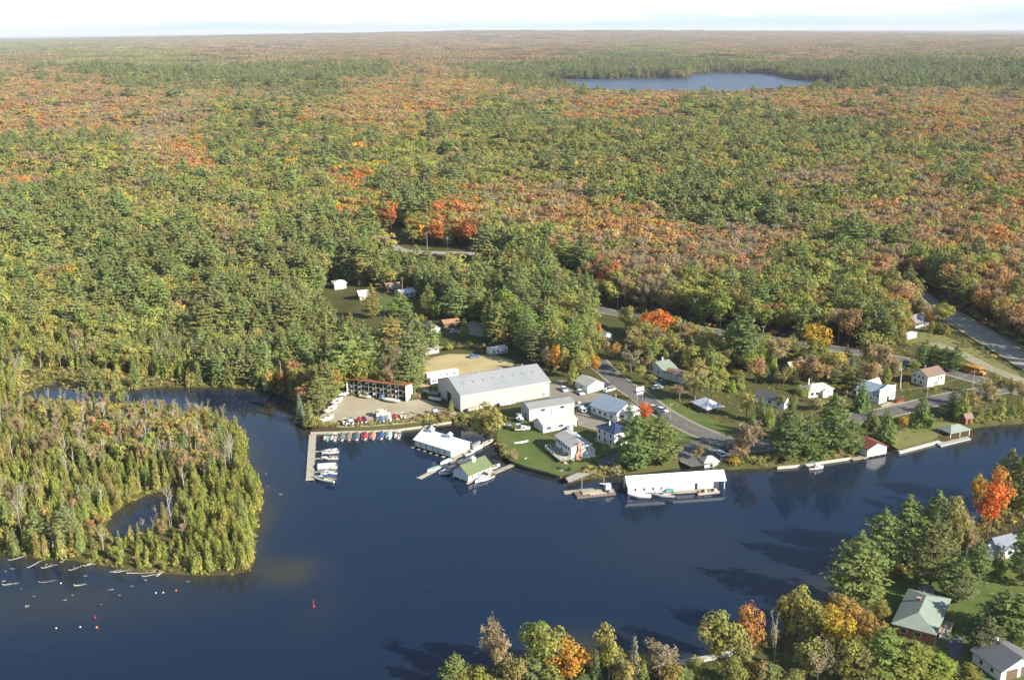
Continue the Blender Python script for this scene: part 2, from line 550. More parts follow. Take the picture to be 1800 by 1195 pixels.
def bare(seed, nb, twigs, ls, h=12.0, R=3.0, mat=None, per=6, fork=True):
    """leafless or nearly leafless tree: pale forked trunk, thin limbs, a haze of twigs"""
    T = TreeMesh(seed); g = T.g; mat = mat or M_BIRCH
    top = np.array([g.normal() * 0.5, g.normal() * 0.5, h * 0.92])
    T.limb((0, 0, -0.4), top, 0.23, 0.05, mat, 0.03, 5, 4)
    ends = []
    for k in range(nb):
        t = g.uniform(0.32, 0.9)
        p0 = top * t
        a = g.uniform(0, 6.28); rr = R * (1.15 - 0.6 * t) * g.uniform(0.6, 1.1)
        p1 = p0 + np.array([math.cos(a) * rr, math.sin(a) * rr, g.uniform(0.7, 1.6) * rr + 0.6])
        p1[2] = min(p1[2], h * 1.02)
        T.limb(p0, p1, 0.075, 0.02, mat, 0.1, 4, 2)
        ends.append((p0, p1))
        for _ in range(twigs):
            u = g.uniform(0.35, 0.95); q = p0 + (p1 - p0) * u
            e = q + (unit(g, 1)[0] * 0.7 + np.array([0, 0, 0.6])) * rr * g.uniform(0.25, 0.5)
            T.limb(q, e, 0.03, 0.012, mat, 0.1, 3, 1)
            ends.append((q, e))
    P = []; NR = []
    for p0, p1 in ends:
        u = g.uniform(0.3, 1.1, (per, 1))
        P.append(p0 + (p1 - p0) * u + g.normal(size=(per, 3)) * 0.35)
        NR.append(g.normal(size=(per, 3)) + (p0 + (p1 - p0) * u) * np.array([0.3, 0.3, 0]) + np.array([0, 0, 0.5]))
    P = np.concatenate(P); NR = np.concatenate(NR); n = len(P)
    T.leaves(P, NR, ls * g.uniform(0.6, 1.3, n), g.uniform(0.7, 1.2, n), None, 2.4, g.normal(size=(n, 3)) + np.array([0, 0, 1.0]))
    return T


M_BARK2 = surf("grey_bark", (0.24, 0.20, 0.155), (0.16, 0.13, 0.10), 1.5, 0.9)
# near (individual) prototypes: separate trunk and crown meshes ---- (kind, variants, reference height, reference radius)
NEAR = {
    "broadleaf": [broadleaf(100 + i, 26, 46, 0.62) for i in range(4)],
    "pine": [pine(200 + i, 13, 46, 0.56) for i in range(4)],
    "cedar": [conifer(300 + i, 620, 0.62) for i in range(4)],
    "spruce": [conifer(400 + i, 720, 0.60, 14.0, 2.4, 0.04, 0.9, 13) for i in range(3)],
    "bare": [bare(500 + i, 9, 4, 0.22) for i in range(4)] + [bare(520 + i, 6, 1, 0.16, 10.0, 1.6, per=1) for i in range(3)],
    "shrub": [broadleaf(600 + i, 14, 34, 0.36, 3.4, 2.3, 0.0) for i in range(3)],
    "thin": [bare(540 + i, 14, 7, 0.36, 11.0, 4.0, M_BARK2, 17) for i in range(3)],
}
REF = {"broadleaf": (13.0, 4.4 * 1.2), "pine": (17.0, 4.6), "cedar": (12.0, 2.2), "spruce": (14.0, 2.4), "bare": (12.0, 3.0), "shrub": (3.4, 2.7), "thin": (11.0, 4.2)}
NEARM = {k: [(t.trunk(k + "_trunk"), t.crown(k + "_crown")) for t in v] for k, v in NEAR.items()}
FAR_P = {
    "broadleaf": [broadleaf(700 + i, 15, 34, 0.82) for i in range(6)],
    "pine": [pine(720 + i, 11, 20, 0.92) for i in range(4)],
    "cedar": [conifer(740 + i, 210, 1.0) for i in range(4)],
    "spruce": [conifer(760 + i, 260, 0.95, 14.0, 2.4, 0.04, 0.9, 11) for i in range(3)],
    "bare": [bare(780 + i, 8, 2, 0.34, per=4) for i in range(3)],
    "thin": [bare(790 + i, 12, 4, 0.62, 11.0, 4.0, M_BARK2, 10) for i in range(4)],
}
# prototypes for the forest mass live in a collection that is not part of the scene
PROTO = D.collections.new("forest_tree_kinds")
PIDX = {}
_k = 0
for kind, lst in FAR_P.items():
    PIDX[kind] = []
    for t in lst:
        o = D.objects.new("kind_%03d" % _k, t.joined("forest_tree_%03d" % _k)); PROTO.objects.link(o); PIDX[kind].append(_k); _k += 1


def grove(seed, size=95.0, n=95):
    """a patch of far woodland: many separate crowns on common ground"""
    T = TreeMesh(seed); g = T.g
    for i in range(n):
        x, y = g.uniform(-size / 2, size / 2, 2)
        tone = g.uniform(0.72, 1.25); hue = g.uniform(0, 1)
        if g.uniform() < 0.22:
            h = g.uniform(11, 19); R = h * 0.17; m = 12
            a = g.uniform(0, 6.28, m); t = g.uniform(0.1, 0.95, m); tone *= 0.7
            p = np.stack([np.cos(a) * R * (1 - t), np.sin(a) * R * (1 - t), t * h], 1)
            T.leaves(p + (x, y, 0), p * (1, 1, 0) + (0, 0, 0.5), 3.2, tone * g.uniform(0.85, 1.15, m), np.full(m, 0.95), 1.5, np.tile([0, 0, 1.0], (m, 1)))
        else:
            h = g.uniform(8, 14); R = g.uniform(3.2, 6.0); m = 18
            d = unit(g, m); d[:, 2] = np.abs(d[:, 2])
            p = d * np.array([R, R, h * 0.5]) * g.uniform(0.75, 1.05, (m, 1)) + np.array([0, 0, h * 0.5])
            T.leaves(p + (x, y, 0), d + g.normal(size=(m, 3)) * 0.3, 3.6, tone * g.uniform(0.82, 1.18, m), np.clip(hue + g.normal(size=m) * 0.1, 0, 1))
    return T.crown("grove_%d" % seed)


GROVES = [grove(900 + i) for i in range(5)]
GCOL = D.collections.new("forest_grove_kinds")
for i, me in enumerate(GROVES):
    GCOL.objects.link(D.objects.new("grove_%03d" % i, me))


def scatter(name, pts, idx, rot, scl, tint, coll):
    """ONE object of points carrying trees through geometry nodes"""
    me = D.meshes.new(name)
    n = len(pts)
    me.vertices.add(n); me.vertices.foreach_set("co", np.asarray(pts, np.float32).ravel())
    for nm, ty, arr, key in (("idx", "INT", np.asarray(idx, np.int32), "value"), ("rot", "FLOAT_VECTOR", np.asarray(rot, np.float32).ravel(), "vector"),
                             ("scl", "FLOAT_VECTOR", np.asarray(scl, np.float32).ravel(), "vector"), ("tint", "FLOAT_COLOR", np.asarray(tint, np.float32).ravel(), "color")):
        a = me.attributes.new(nm, ty, "POINT"); a.data.foreach_set(key, arr)
    o = link(D.objects.new(name, me))
    ng = D.node_groups.new(name + "_nodes", "GeometryNodeTree")
    ng.interface.new_socket(name="Geometry", in_out="INPUT", socket_type="NodeSocketGeometry")
    ng.interface.new_socket(name="Geometry", in_out="OUTPUT", socket_type="NodeSocketGeometry")
    gi = ng.nodes.new("NodeGroupInput"); go = ng.nodes.new("NodeGroupOutput")
    ci = ng.nodes.new("GeometryNodeCollectionInfo"); ci.inputs["Collection"].default_value = coll
    ci.inputs["Separate Children"].default_value = True; ci.inputs["Reset Children"].default_value = True
    iop = ng.nodes.new("GeometryNodeInstanceOnPoints"); iop.inputs["Pick Instance"].default_value = True

    def attr(nm, ty):
        a = ng.nodes.new("GeometryNodeInputNamedAttribute"); a.data_type = ty; a.inputs["Name"].default_value = nm
        return a.outputs[0]
    e2r = ng.nodes.new("FunctionNodeEulerToRotation")
    ng.links.new(attr("rot", "FLOAT_VECTOR"), e2r.inputs[0])
    ng.links.new(gi.outputs[0], iop.inputs["Points"]); ng.links.new(ci.outputs[0], iop.inputs["Instance"])
    ng.links.new(attr("idx", "INT"), iop.inputs["Instance Index"]); ng.links.new(e2r.outputs[0], iop.inputs["Rotation"])
    ng.links.new(attr("scl", "FLOAT_VECTOR"), iop.inputs["Scale"])
    ng.links.new(iop.outputs[0], go.inputs[0])
    md = o.modifiers.new("scatter", "NODES"); md.node_group = ng
    return o


# ------------------------------------------------------------------ colours of the leaves (linear albedo)
TINT = {
    "pine": (0.275, 0.305, 0.110), "dark": (0.195, 0.225, 0.090), "blue": (0.25, 0.29, 0.20), "cedar": (0.345, 0.36, 0.09), "olive": (0.38, 0.345, 0.115),
    "green": (0.305, 0.325, 0.09), "straw": (0.43, 0.365, 0.115), "ygreen": (0.385, 0.36, 0.105), "yellow": (0.58, 0.43, 0.07), "gold": (0.57, 0.34, 0.065), "orange": (0.51, 0.30, 0.10),
    "red": (0.51, 0.205, 0.07), "flame": (0.66, 0.21, 0.06), "rust": (0.44, 0.295, 0.128), "tan": (0.46, 0.375, 0.19), "grey": (0.44, 0.36, 0.215), "ever": (0.215, 0.265, 0.09),
}
CNAME = {"pine": "green", "ever": "deep green", "flame": "flame red", "straw": "straw yellow", "dark": "dark green", "blue": "blue green", "cedar": "yellow green", "olive": "olive", "green": "green", "ygreen": "yellowish green", "yellow": "yellow",
         "gold": "golden orange", "orange": "orange", "red": "red", "rust": "rust brown", "tan": "tan", "grey": "grey brown"}
TABLE = {
    "g": [(.50, "broadleaf", "green"), (.18, "broadleaf", "ygreen"), (.13, "pine", "pine"), (.09, "broadleaf", "rust"), (.06, "thin", "grey"), (.04, "spruce", "dark")],
    "y": [(.34, "broadleaf", "ygreen"), (.24, "broadleaf", "green"), (.02, "broadleaf", "yellow"), (.12, "thin", "tan"), (.08, "broadleaf", "olive"), (.14, "pine", "pine"), (.06, "broadleaf", "rust")],
    "s": [(.62, "spruce", "dark"), (.16, "pine", "pine"), (.14, "broadleaf", "green"), (.08, "broadleaf", "ygreen")],
    "o": [(.22, "broadleaf", "orange"), (.34, "broadleaf", "rust"), (.04, "broadleaf", "gold"), (.08, "broadleaf", "tan"), (.16, "broadleaf", "ygreen"), (.13, "thin", "grey"), (.03, "pine", "pine")],
    "r": [(.24, "broadleaf", "red"), (.30, "broadleaf", "orange"), (.08, "broadleaf", "gold"), (.24, "broadleaf", "green"), (.14, "broadleaf", "rust")],
    "u": [(.44, "broadleaf", "rust"), (.24, "thin", "grey"), (.09, "broadleaf", "orange"), (.16, "broadleaf", "olive"), (.07, "pine", "pine")],
    "b": [(.56, "thin", "grey"), (.20, "broadleaf", "rust"), (.14, "broadleaf", "olive"), (.05, "bare", "grey"), (.05, "pine", "pine")],
    "p": [(.52, "pine", "pine"), (.17, "broadleaf", "green"), (.07, "spruce", "dark"), (.16, "broadleaf", "ygreen"), (.04, "thin", "grey"), (.04, "cedar", "cedar")],
    "c": [(.46, "cedar", "cedar"), (.18, "spruce", "pine"), (.14, "cedar", "olive"), (.09, "bare", "grey"), (.08, "broadleaf", "ygreen"), (.05, "pine", "pine")],
    "k": [(.80, "cedar", "cedar"), (.08, "cedar", "olive"), (.05, "spruce", "pine"), (.03, "bare", "grey"), (.04, "broadleaf", "ygreen")],
    "n": [(.28, "cedar", "olive"), (.26, "cedar", "green"), (.08, "thin", "tan"), (.10, "bare", "grey"), (.08, "broadleaf", "ygreen"), (.03, "broadleaf", "rust"), (.15, "spruce", "pine")],
}
ZY = [56, 75, 95, 115, 135, 160, 185, 215, 245, 275, 305, 340, 375, 410, 450, 500, 560, 640, 730]
ZONES = ["ggguuuuuuuuuuuuuuuuuuuuu", "gggguuuuuuuuuugguuuuuuuu", "ugggguguuuuuussssguuggug", "uuggggggguugssssssgsssss", "uuuggggguuooggguuugsssgg",
         "uuuuuuugoooouuoouuoouuou", "ouuubggooooggoouggoouooo", "uuubbgggooggggggyggggooo", "gyybrggyygyggggggggggygu", "gyyoogygyyyyyyggggggyyyu",
         "oyyyyygyrygyyyggggbbyugo", "ppyyyygyrpruuugpppgyybur", "pppyybgppprooooopppyobuu", "pppypbpppppppooobbbgguuo", "gyppppppppppppubbbggbggo",
         "gyppypppppppppybgggggogu", "ccyccppppppppppgggggggoo", "ccccccyoppppppppgggggggg"]


def zone(px, py):
    r = 0
    while r < len(ZY) - 2 and py >= ZY[r + 1]: r += 1
    return ZONES[r][int(min(max(px / 75.0, 0), 23))]


def pick(tab, u):
    for w, k, t in tab:
        if u < w: return k, t
        u -= w
    return tab[0][1:]


def jit(t, g, a=0.09):
    c = np.array(TINT[t]) * math.exp(g.normal() * a)
    return c * np.exp(g.normal(size=3) * 0.06)
# ------------------------------------------------------------------ ground and water
def axis(segs):
    out = []
    for a, b, s in segs:
        out += list(np.linspace(a, b, max(2, int(round((b - a) / s))), endpoint=False))
    return np.array(out + [segs[-1][1]])


def geo(a, b, k):
    return list(np.geomspace(a, b, k))


xh = np.array(list(axis([(0, 330, 1.9), (330, 1500, 16)])) + geo(1560, 36000, 46))
XS = np.concatenate([-xh[:0:-1], xh])
YS = np.array(list(axis([(110, 190, 8), (190, 500, 1.9), (500, 1200, 6), (1200, 4200, 22)])) + geo(4240, 46000, 56))


def grid_mesh(name, XS, YS, Z):
    nx, ny = len(XS), len(YS)
    X, Y = np.meshgrid(XS, YS)
    V = np.stack([X.ravel(), Y.ravel(), Z.ravel()], 1)
    i = np.arange(nx * ny).reshape(ny, nx)
    Q = np.stack([i[:-1, :-1], i[:-1, 1:], i[1:, 1:], i[1:, :-1]], -1).reshape(-1, 4)
    me = D.meshes.new(name)
    me.vertices.add(len(V)); me.vertices.foreach_set("co", V.astype(np.float32).ravel())
    me.loops.add(Q.size); me.loops.foreach_set("vertex_index", Q.astype(np.int32).ravel())
    me.polygons.add(len(Q)); me.polygons.foreach_set("loop_start", np.arange(0, Q.size, 4, dtype=np.int32)); me.polygons.foreach_set("loop_total", np.full(len(Q), 4, np.int32))
    me.polygons.foreach_set("use_smooth", np.ones(len(Q), bool))
    me.update(calc_edges=True)
    return me


Xg, Yg = np.meshgrid(XS, YS)
PG = np.stack([Xg.ravel(), Yg.ravel()], 1)
SDg, FARg = water_sd(PG)
Zg = height(PG[:, 0], PG[:, 1], SDg, FARg)
ground = grid_mesh("ground", XS, YS, Zg)
near = PG[:, 1] < 1000
vill = np.zeros(len(PG)); rd = np.full(len(PG), 1e9)
q = np.where(near & (np.abs(PG[:, 0]) < 420))[0]
vill[q] = inpoly(PG[q], VILLAGE)
for c in CLEAR[:4]: vill[q] = np.maximum(vill[q], inpoly(PG[q], c))
wet = sstep(-74, -96, PG[:, 0]) * (1 - sstep(430, 520, PG[:, 1]))
wet[q] = np.maximum(wet[q], inpoly(PG[q], CLEAR[4]))
farw = sstep(9000, 14000, PG[:, 1])
a = ground.attributes.new("zone", "FLOAT_COLOR", "POINT")
a.data.foreach_set("color", np.stack([vill, wet, farw, np.ones(len(PG))], 1).astype(np.float32).ravel())


def ground_mat():
    m, nt, o = newmat("ground")
    b = N(nt, "ShaderNodeBsdfPrincipled"); b.inputs["Roughness"].default_value = 0.95; b.inputs["Specular IOR Level"].default_value = 0.1
    z = N(nt, "ShaderNodeAttribute", attribute_name="zone"); s = N(nt, "ShaderNodeSeparateColor"); L(nt, z.outputs["Color"], s.inputs[0])
    g = N(nt, "ShaderNodeNewGeometry"); P = g.outputs["Position"]
    n1 = ramp(nt, noise(nt, 0.05, 5, P, 0.6), 0.35, 0.65); n2 = ramp(nt, noise(nt, 0.35, 4, P, 0.6), 0.3, 0.7); n3 = ramp(nt, noise(nt, 2.2, 3, P), 0.3, 0.7)
    forest = mixc(nt, n2, (0.060, 0.058, 0.026), (0.115, 0.080, 0.040))
    grass = mixc(nt, n1, mixc(nt, n2, (0.070, 0.095, 0.026), (0.115, 0.120, 0.038)), mixc(nt, n2, (0.185, 0.155, 0.070), (0.10, 0.105, 0.036)))
    wetc = mixc(nt, n2, (0.085, 0.09, 0.022), (0.17, 0.15, 0.055))
    nf = ramp(nt, noise(nt, 0.0016, 6, P, 0.6), 0.38, 0.62); nf2 = ramp(nt, noise(nt, 0.012, 3, P, 0.6), 0.35, 0.65)
    farc = mixc(nt, nf, mixc(nt, nf2, (0.085, 0.10, 0.045), (0.12, 0.12, 0.05)), mixc(nt, nf2, (0.19, 0.115, 0.06), (0.13, 0.10, 0.055)))
    c = mixc(nt, s.outputs[1], forest, wetc)
    c = mixc(nt, s.outputs[0], c, grass)
    c = mixc(nt, s.outputs[2], c, farc)
    c = mixc(nt, 0.30, c, mixc(nt, n3, (0.02, 0.02, 0.01), (0.34, 0.32, 0.18)), "OVERLAY")
    L(nt, c, b.inputs["Base Color"])
    bp = N(nt, "ShaderNodeBump"); bp.inputs["Strength"].default_value = 0.5; bp.inputs["Distance"].default_value = 0.3
    L(nt, n3, bp.inputs["Height"]); L(nt, bp.outputs[0], b.inputs["Normal"])
    L(nt, b.outputs[0], o.inputs[0])
    return m


ground.materials.append(ground_mat())
tag(link(D.objects.new("ground", ground)), kind="structure")


def blob(P, px, py, rx, ry, z=0.0):
    """soft patch on the lake bed, given by its centre and two edge points"""
    c = atz(px, py, z)[:2]; e = np.linalg.norm(atz(px + rx, py, z)[:2] - c); f = np.linalg.norm(atz(px, py - ry, z)[:2] - c)
    return np.exp(-(((P[:, 0] - c[0]) / e) ** 2 + ((P[:, 1] - c[1]) / f) ** 2))


def water_mat():
    m, nt, o = newmat("lake_water")
    b = N(nt, "ShaderNodeBsdfPrincipled")
    z = N(nt, "ShaderNodeAttribute", attribute_name="shoal"); s = N(nt, "ShaderNodeSeparateColor"); L(nt, z.outputs["Color"], s.inputs[0])
    g = N(nt, "ShaderNodeNewGeometry"); P = g.outputs["Position"]
    n1 = ramp(nt, noise(nt, 0.06, 5, P, 0.6), 0.3, 0.7)
    sh = mathn(nt, "MULTIPLY", s.outputs[0], mathn(nt, "MULTIPLY_ADD", n1, 0.5, 0.7), clamp=True)
    c = mixc(nt, sh, (0.006, 0.018, 0.043), (0.050, 0.046, 0.026))
    L(nt, c, b.inputs["Base Color"])
    wp = ramp(nt, noise(nt, 0.011, 4, P, 0.55), 0.40, 0.62)
    L(nt, mathn(nt, "MULTIPLY_ADD", wp, 0.10, 0.035), b.inputs["Roughness"]); b.inputs["IOR"].default_value = 1.33; b.inputs["Specular IOR Level"].default_value = 0.5
    mp = N(nt, "ShaderNodeMapping"); mp.inputs["Scale"].default_value = (0.55, 1.0, 1.0); L(nt, P, mp.inputs["Vector"])
    w = mathn(nt, "ADD", noise(nt, 0.9, 3, mp.outputs[0]), mathn(nt, "MULTIPLY", noise(nt, 0.13, 2, mp.outputs[0]), 1.2))
    bp = N(nt, "ShaderNodeBump"); bp.inputs["Distance"].default_value = 0.05
    L(nt, mathn(nt, "MULTIPLY_ADD", wp, 0.42, 0.10), bp.inputs["Strength"])
    L(nt, w, bp.inputs["Height"]); L(nt, bp.outputs[0], b.inputs["Normal"])
    L(nt, b.outputs[0], o.inputs[0])
    return m


M_WATER = water_mat()
def far_water_mat():
    m, nt, o = newmat("far_lake_water")
    b = N(nt, "ShaderNodeBsdfPrincipled"); g = N(nt, "ShaderNodeNewGeometry")
    n = ramp(nt, noise(nt, 0.012, 4, g.outputs["Position"]), 0.35, 0.65)
    L(nt, mixc(nt, n, (0.035, 0.06, 0.115), (0.055, 0.085, 0.15)), b.inputs["Base Color"])
    b.inputs["Roughness"].default_value = 0.32; b.inputs["IOR"].default_value = 1.33; b.inputs["Specular IOR Level"].default_value = 0.28
    bp = N(nt, "ShaderNodeBump"); bp.inputs["Distance"].default_value = 0.25; bp.inputs["Strength"].default_value = 0.8
    L(nt, noise(nt, 0.35, 3, g.outputs["Position"]), bp.inputs["Height"]); L(nt, bp.outputs[0], b.inputs["Normal"])
    L(nt, b.outputs[0], o.inputs[0])
    return m


wx = np.linspace(-640, 640, 240); wy = np.linspace(115, 600, 150)
WX, WY = np.meshgrid(wx, wy); WP = np.stack([WX.ravel(), WY.ravel()], 1)
wsd = np.minimum(sdpoly(WP, LAKE), sdpoly(WP, POND))
sh = 0.8 * (1 - sstep(0, 4, -wsd)) + 0.22 * (1 - sstep(2, 16, -wsd))
for bx in ((100, 1060, 210, 45, .75), (300, 1040, 180, 45, .55), (505, 1005, 55, 28, .95), (560, 1060, 50, 60, .35), (1040, 1128, 90, 26, .8), (1430, 1040, 70, 30, .9), (1340, 1010, 150, 30, .35),
           (1185, 960, 160, 60, .35), (480, 870, 50, 60, .4), (470, 720, 50, 18, .6), (860, 800, 40, 26, .9), (960, 855, 50, 22, .45), (1400, 850, 150, 20, .3)):
    sh = np.maximum(sh, (bx[4] if bx[0] == 505 else .62 * bx[4]) * blob(WP, *bx[:4]))
lake = grid_mesh("lake_water", wx, wy, np.zeros_like(WX))
a = lake.attributes.new("shoal", "FLOAT_COLOR", "POINT")
a.data.foreach_set("color", np.stack([np.clip(sh, 0, 1), np.zeros(len(sh)), np.zeros(len(sh)), np.ones(len(sh))], 1).astype(np.float32).ravel())
lake.materials.append(M_WATER); tag(link(D.objects.new("lake_water", lake)), kind="structure")
fx = np.linspace(FAR[:, 0].min() - 80, FAR[:, 0].max() + 80, 40); fy = np.linspace(FAR[:, 1].min() - 80, FAR[:, 1].max() + 80, 40)
FX, FY = np.meshgrid(fx, fy)
far_lake = grid_mesh("far_lake_water", fx, fy, np.zeros_like(FX))
a = far_lake.attributes.new("shoal", "FLOAT_COLOR", "POINT")
a.data.foreach_set("color", np.tile([0.1, 1.0, 0, 1], (FX.size, 1)).astype(np.float32).ravel())
far_lake.materials.append(far_water_mat()); tag(link(D.objects.new("far_lake_water", far_lake)), kind="structure")


# ------------------------------------------------------------------ flat ground surfaces
def planar(p): return np.array([p[0], p[1], 1.0 + 0.006 * (p[1] - 250)])



def sheet(name, pts, mat, dz=0.03, px=True):
    """paved or mown area lying on the (planar) village ground"""
    W = [planar(atz(x, y, 1.0 + 0.006 * (planar(atz(x, y, 2.0))[1] - 250))) for x, y in pts] if name not in ("clearing_lawn", "cabin_yard") else [at(x, y) for x, y in pts]
    me = D.meshes.new(name); bm = bmesh.new()
    vs = [bm.verts.new((p[0], p[1], p[2] + dz)) for p in W]
    f = bm.faces.new(vs); f.normal_update()
    if f.normal.z < 0: f.normal_flip()
    bmesh.ops.triangulate(bm, faces=[f], ngon_method="EAR_CLIP")
    bm.to_mesh(me); bm.free(); me.materials.append(mat)
    return tag(link(D.objects.new(name, me)), kind="structure")


def strip(name, R, w, mat, dz, lift=0.0, off=0.0, dash=None):
    T = np.gradient(R, axis=0); T /= np.linalg.norm(T, axis=1, keepdims=True) + 1e-9
    Nn = np.stack([-T[:, 1], T[:, 0]], 1)
    a = R + Nn * (off - w / 2); b = R + Nn * (off + w / 2)
    zc = height(R[:, 0], R[:, 1])
    za = np.maximum(height(a[:, 0], a[:, 1]), zc) + dz + lift; zb = np.maximum(height(b[:, 0], b[:, 1]), zc) + dz + lift
    z = np.maximum(za, zb)
    m = MB(); acc = 0
    for i in range(len(R) - 1):
        if dash:
            acc += np.linalg.norm(R[i + 1] - R[i])
            if (acc % (2 * dash)) > dash: continue
        m.poly([(*a[i], z[i]), (*a[i + 1], z[i + 1]), (*b[i + 1], z[i + 1]), (*b[i], z[i])], mat)
    return tag(m.build(name), kind="structure")


M_ASPH = surf("asphalt", (0.115, 0.11, 0.105), (0.185, 0.175, 0.155), 0.22, 0.9, spec=0.2)
M_ASPH_OLD = surf("worn_asphalt", (0.30, 0.28, 0.235), (0.37, 0.34, 0.28), 0.12, 0.9, spec=0.2)
M_GRAVEL = surf("gravel", (0.36, 0.315, 0.215), (0.45, 0.395, 0.275), 0.12, 0.95, spec=0.1)
M_SHOULDER = surf("gravel_shoulder", (0.34, 0.31, 0.22), (0.26, 0.23, 0.14), 0.2, 0.95, spec=0.1)
M_LAWN = surf("lawn", (0.075, 0.120, 0.028), (0.155, 0.165, 0.055), 0.16, 0.95, spec=0.1)
M_DRY = surf("dry_grass", (0.52, 0.42, 0.225), (0.36, 0.30, 0.135), 0.10, 0.95, spec=0.1)
M_FIELD = surf("field_grass", (0.155, 0.165, 0.05), (0.235, 0.21, 0.085), 0.06, 0.95, spec=0.1)
M_PAINT = surf("road_paint", (0.75, 0.74, 0.70), (0.55, 0.55, 0.5), 1.0, 0.7)
M_YPAINT = surf("yellow_road_paint", (0.62, 0.42, 0.06), (0.5, 0.36, 0.1), 1.0, 0.7)
M_CONC = surf("concrete", (0.40, 0.38, 0.33), (0.30, 0.28, 0.23), 0.7, 0.9, spec=0.15)

strip("highway_shoulder", R_HIGHWAY, 15, M_SHOULDER, 0.05, 0.25); strip("highway", R_HIGHWAY, 9.0, M_ASPH_OLD, 0.09, 0.25)
strip("highway_edge_line", R_HIGHWAY, 0.22, M_PAINT, 0.13, 0.25, 3.7); strip("highway_edge_line", R_HIGHWAY, 0.22, M_PAINT, 0.13, 0.25, -3.7)
strip("highway_centre_line", R_HIGHWAY, 0.25, M_YPAINT, 0.13, 0.25)
strip("upper_road_shoulder", R_UPPER, 10.5, M_SHOULDER, 0.05, 0.02); strip("upper_road", R_UPPER, 7.4, M_ASPH, 0.09, 0.02)
strip("main_road_shoulder", R_MAIN, 9.8, M_SHOULDER, 0.07, 0.02); strip("main_road", R_MAIN, 7.6, M_ASPH, 0.11, 0.02); strip("main_road_centre_line", R_MAIN[20:-20], 0.18, M_YPAINT, 0.14, 0.02, dash=7)
strip("gravel_road", R_SIDE, 6.0, M_SHOULDER, 0.05, 0.02)
strip("woods_road_shoulder", R_TOP, 10, M_SHOULDER, 0.08, 0.1); strip("woods_road", R_TOP, 7, M_ASPH_OLD, 0.12, 0.1)
sheet("gravel_lot", [(553, 742), (572, 722), (590, 700), (612, 694), (712, 706), (742, 700), (765, 708), (785, 718), (812, 728), (800, 734), (770, 735), (742, 741), (700, 746), (650, 749.5), (600, 751), (570, 748)], M_GRAVEL)
sheet("yard_gravel", [(963, 669), (1000, 668), (1012, 688), (1060, 692), (1078, 702), (1044, 724), (1076, 746), (1060, 760), (1016, 748), (1011, 716), (966, 702)], surf("yard_gravel", (0.27, 0.24, 0.18), (0.20, 0.18, 0.14), 0.2, 0.95))
sheet("dry_field", [(736, 660), (741, 632), (790, 622), (870, 624), (905, 634), (900, 648), (855, 655), (790, 664), (760, 672), (745, 690), (733, 690)], M_DRY)
sheet("lawn", [(878, 749), (895, 742), (930, 742), (948, 764), (1000, 770), (1018, 756), (1062, 764), (1082, 790), (1060, 800), (1040, 812), (1004, 832), (986, 837), (960, 829), (930, 821.5), (904, 812), (890, 805), (872, 778)], M_LAWN)
sheet("parking_lot", [(1186, 786), (1215, 776), (1244, 772), (1290, 787), (1294, 796), (1262, 812), (1236, 818), (1216, 821), (1196, 812)], M_ASPH, 0.05)
sheet("island_lawn", [(1186, 762), (1203, 759), (1234, 768), (1236, 773), (1214, 777), (1190, 776)], M_LAWN, 0.09)
sheet("driveway", [(1048, 808), (1100, 790), (1160, 783), (1165, 790), (1112, 804), (1068, 826), (1052, 822)], M_ASPH, 0.045)
sheet("boat_ramp", [(994, 840), (1046, 817), (1056, 826), (1000, 848.5)], M_CONC, 0.06)
sheet("verge_lawn", [(1130, 712), (1150, 720), (1178, 745), (1200, 760), (1190, 768), (1160, 755), (1120, 728)], M_LAWN, 0.02)
sheet("roadside_lawn", [(1140, 692), (1160, 690), (1215, 720), (1290, 750), (1300, 768), (1262, 762), (1200, 734)], M_LAWN, 0.02)
sheet("field", [(1590, 600), (1600, 585), (1640, 583), (1700, 606), (1790, 655), (1800, 672), (1760, 655), (1700, 632), (1650, 612)], M_FIELD, 0.02)
sheet("shore_lawn", [(1562, 780), (1575, 760), (1605, 745), (1650, 742), (1690, 745), (1690, 750), (1655, 762), (1640, 773), (1580, 790)], M_FIELD, 0.02)
sheet("store_lot", [(1548, 712), (1575, 702), (1600, 710), (1590, 722), (1556, 726)], M_GRAVEL, 0.035)
sheet("clearing_lawn", [(640, 530), (660, 521), (700, 520), (690, 542), (660, 552), (640, 545)], M_LAWN, 0.05)
sheet("cabin_yard", [(800, 585), (830, 562), (850, 570), (870, 585), (845, 592)], M_GRAVEL, 0.04)
sheet("south_lawn", [(1560, 1010), (1620, 990), (1700, 960), (1850, 920), (1850, 1400), (1660, 1400), (1600, 1200), (1540, 1100)], M_LAWN, 0.02)
sheet("patio", [(1663, 1125), (1690, 1118), (1694, 1140), (1678, 1160), (1668, 1150)], surf("patio_slab", (0.13, 0.12, 0.13), (0.18, 0.17, 0.17), 0.5, 0.9), 0.05)

# ------------------------------------------------------------------ the forest
g = RNG


def jgrid(y0, y1, sp, spread=0.56):
    ys = np.arange(y0, y1, sp); out = []
    for y in ys:
        w = spread * y + 25
        xs = np.arange(-w, w, sp)
        out.append(np.stack([xs + g.uniform(-.5, .5, len(xs)) * sp * 0.95, y + g.uniform(-.5, .5, len(xs)) * sp * 0.95], 1))
    return np.concatenate(out)


def usable(P, margin=3.0):
    sd, _ = water_sd(P)
    ok = sd > np.where(inpoly(P, PENINSULA), 0.4, 1.0)
    idx = np.where(ok & (P[:, 1] < 900) & (np.abs(P[:, 0]) < 500))[0]
    bad = inpoly(P[idx], VILLAGE)
    for c in CLEAR: bad |= inpoly(P[idx], c)
    bad |= road_dist(P[idx]) < margin
    ok[idx[bad]] = False
    return ok


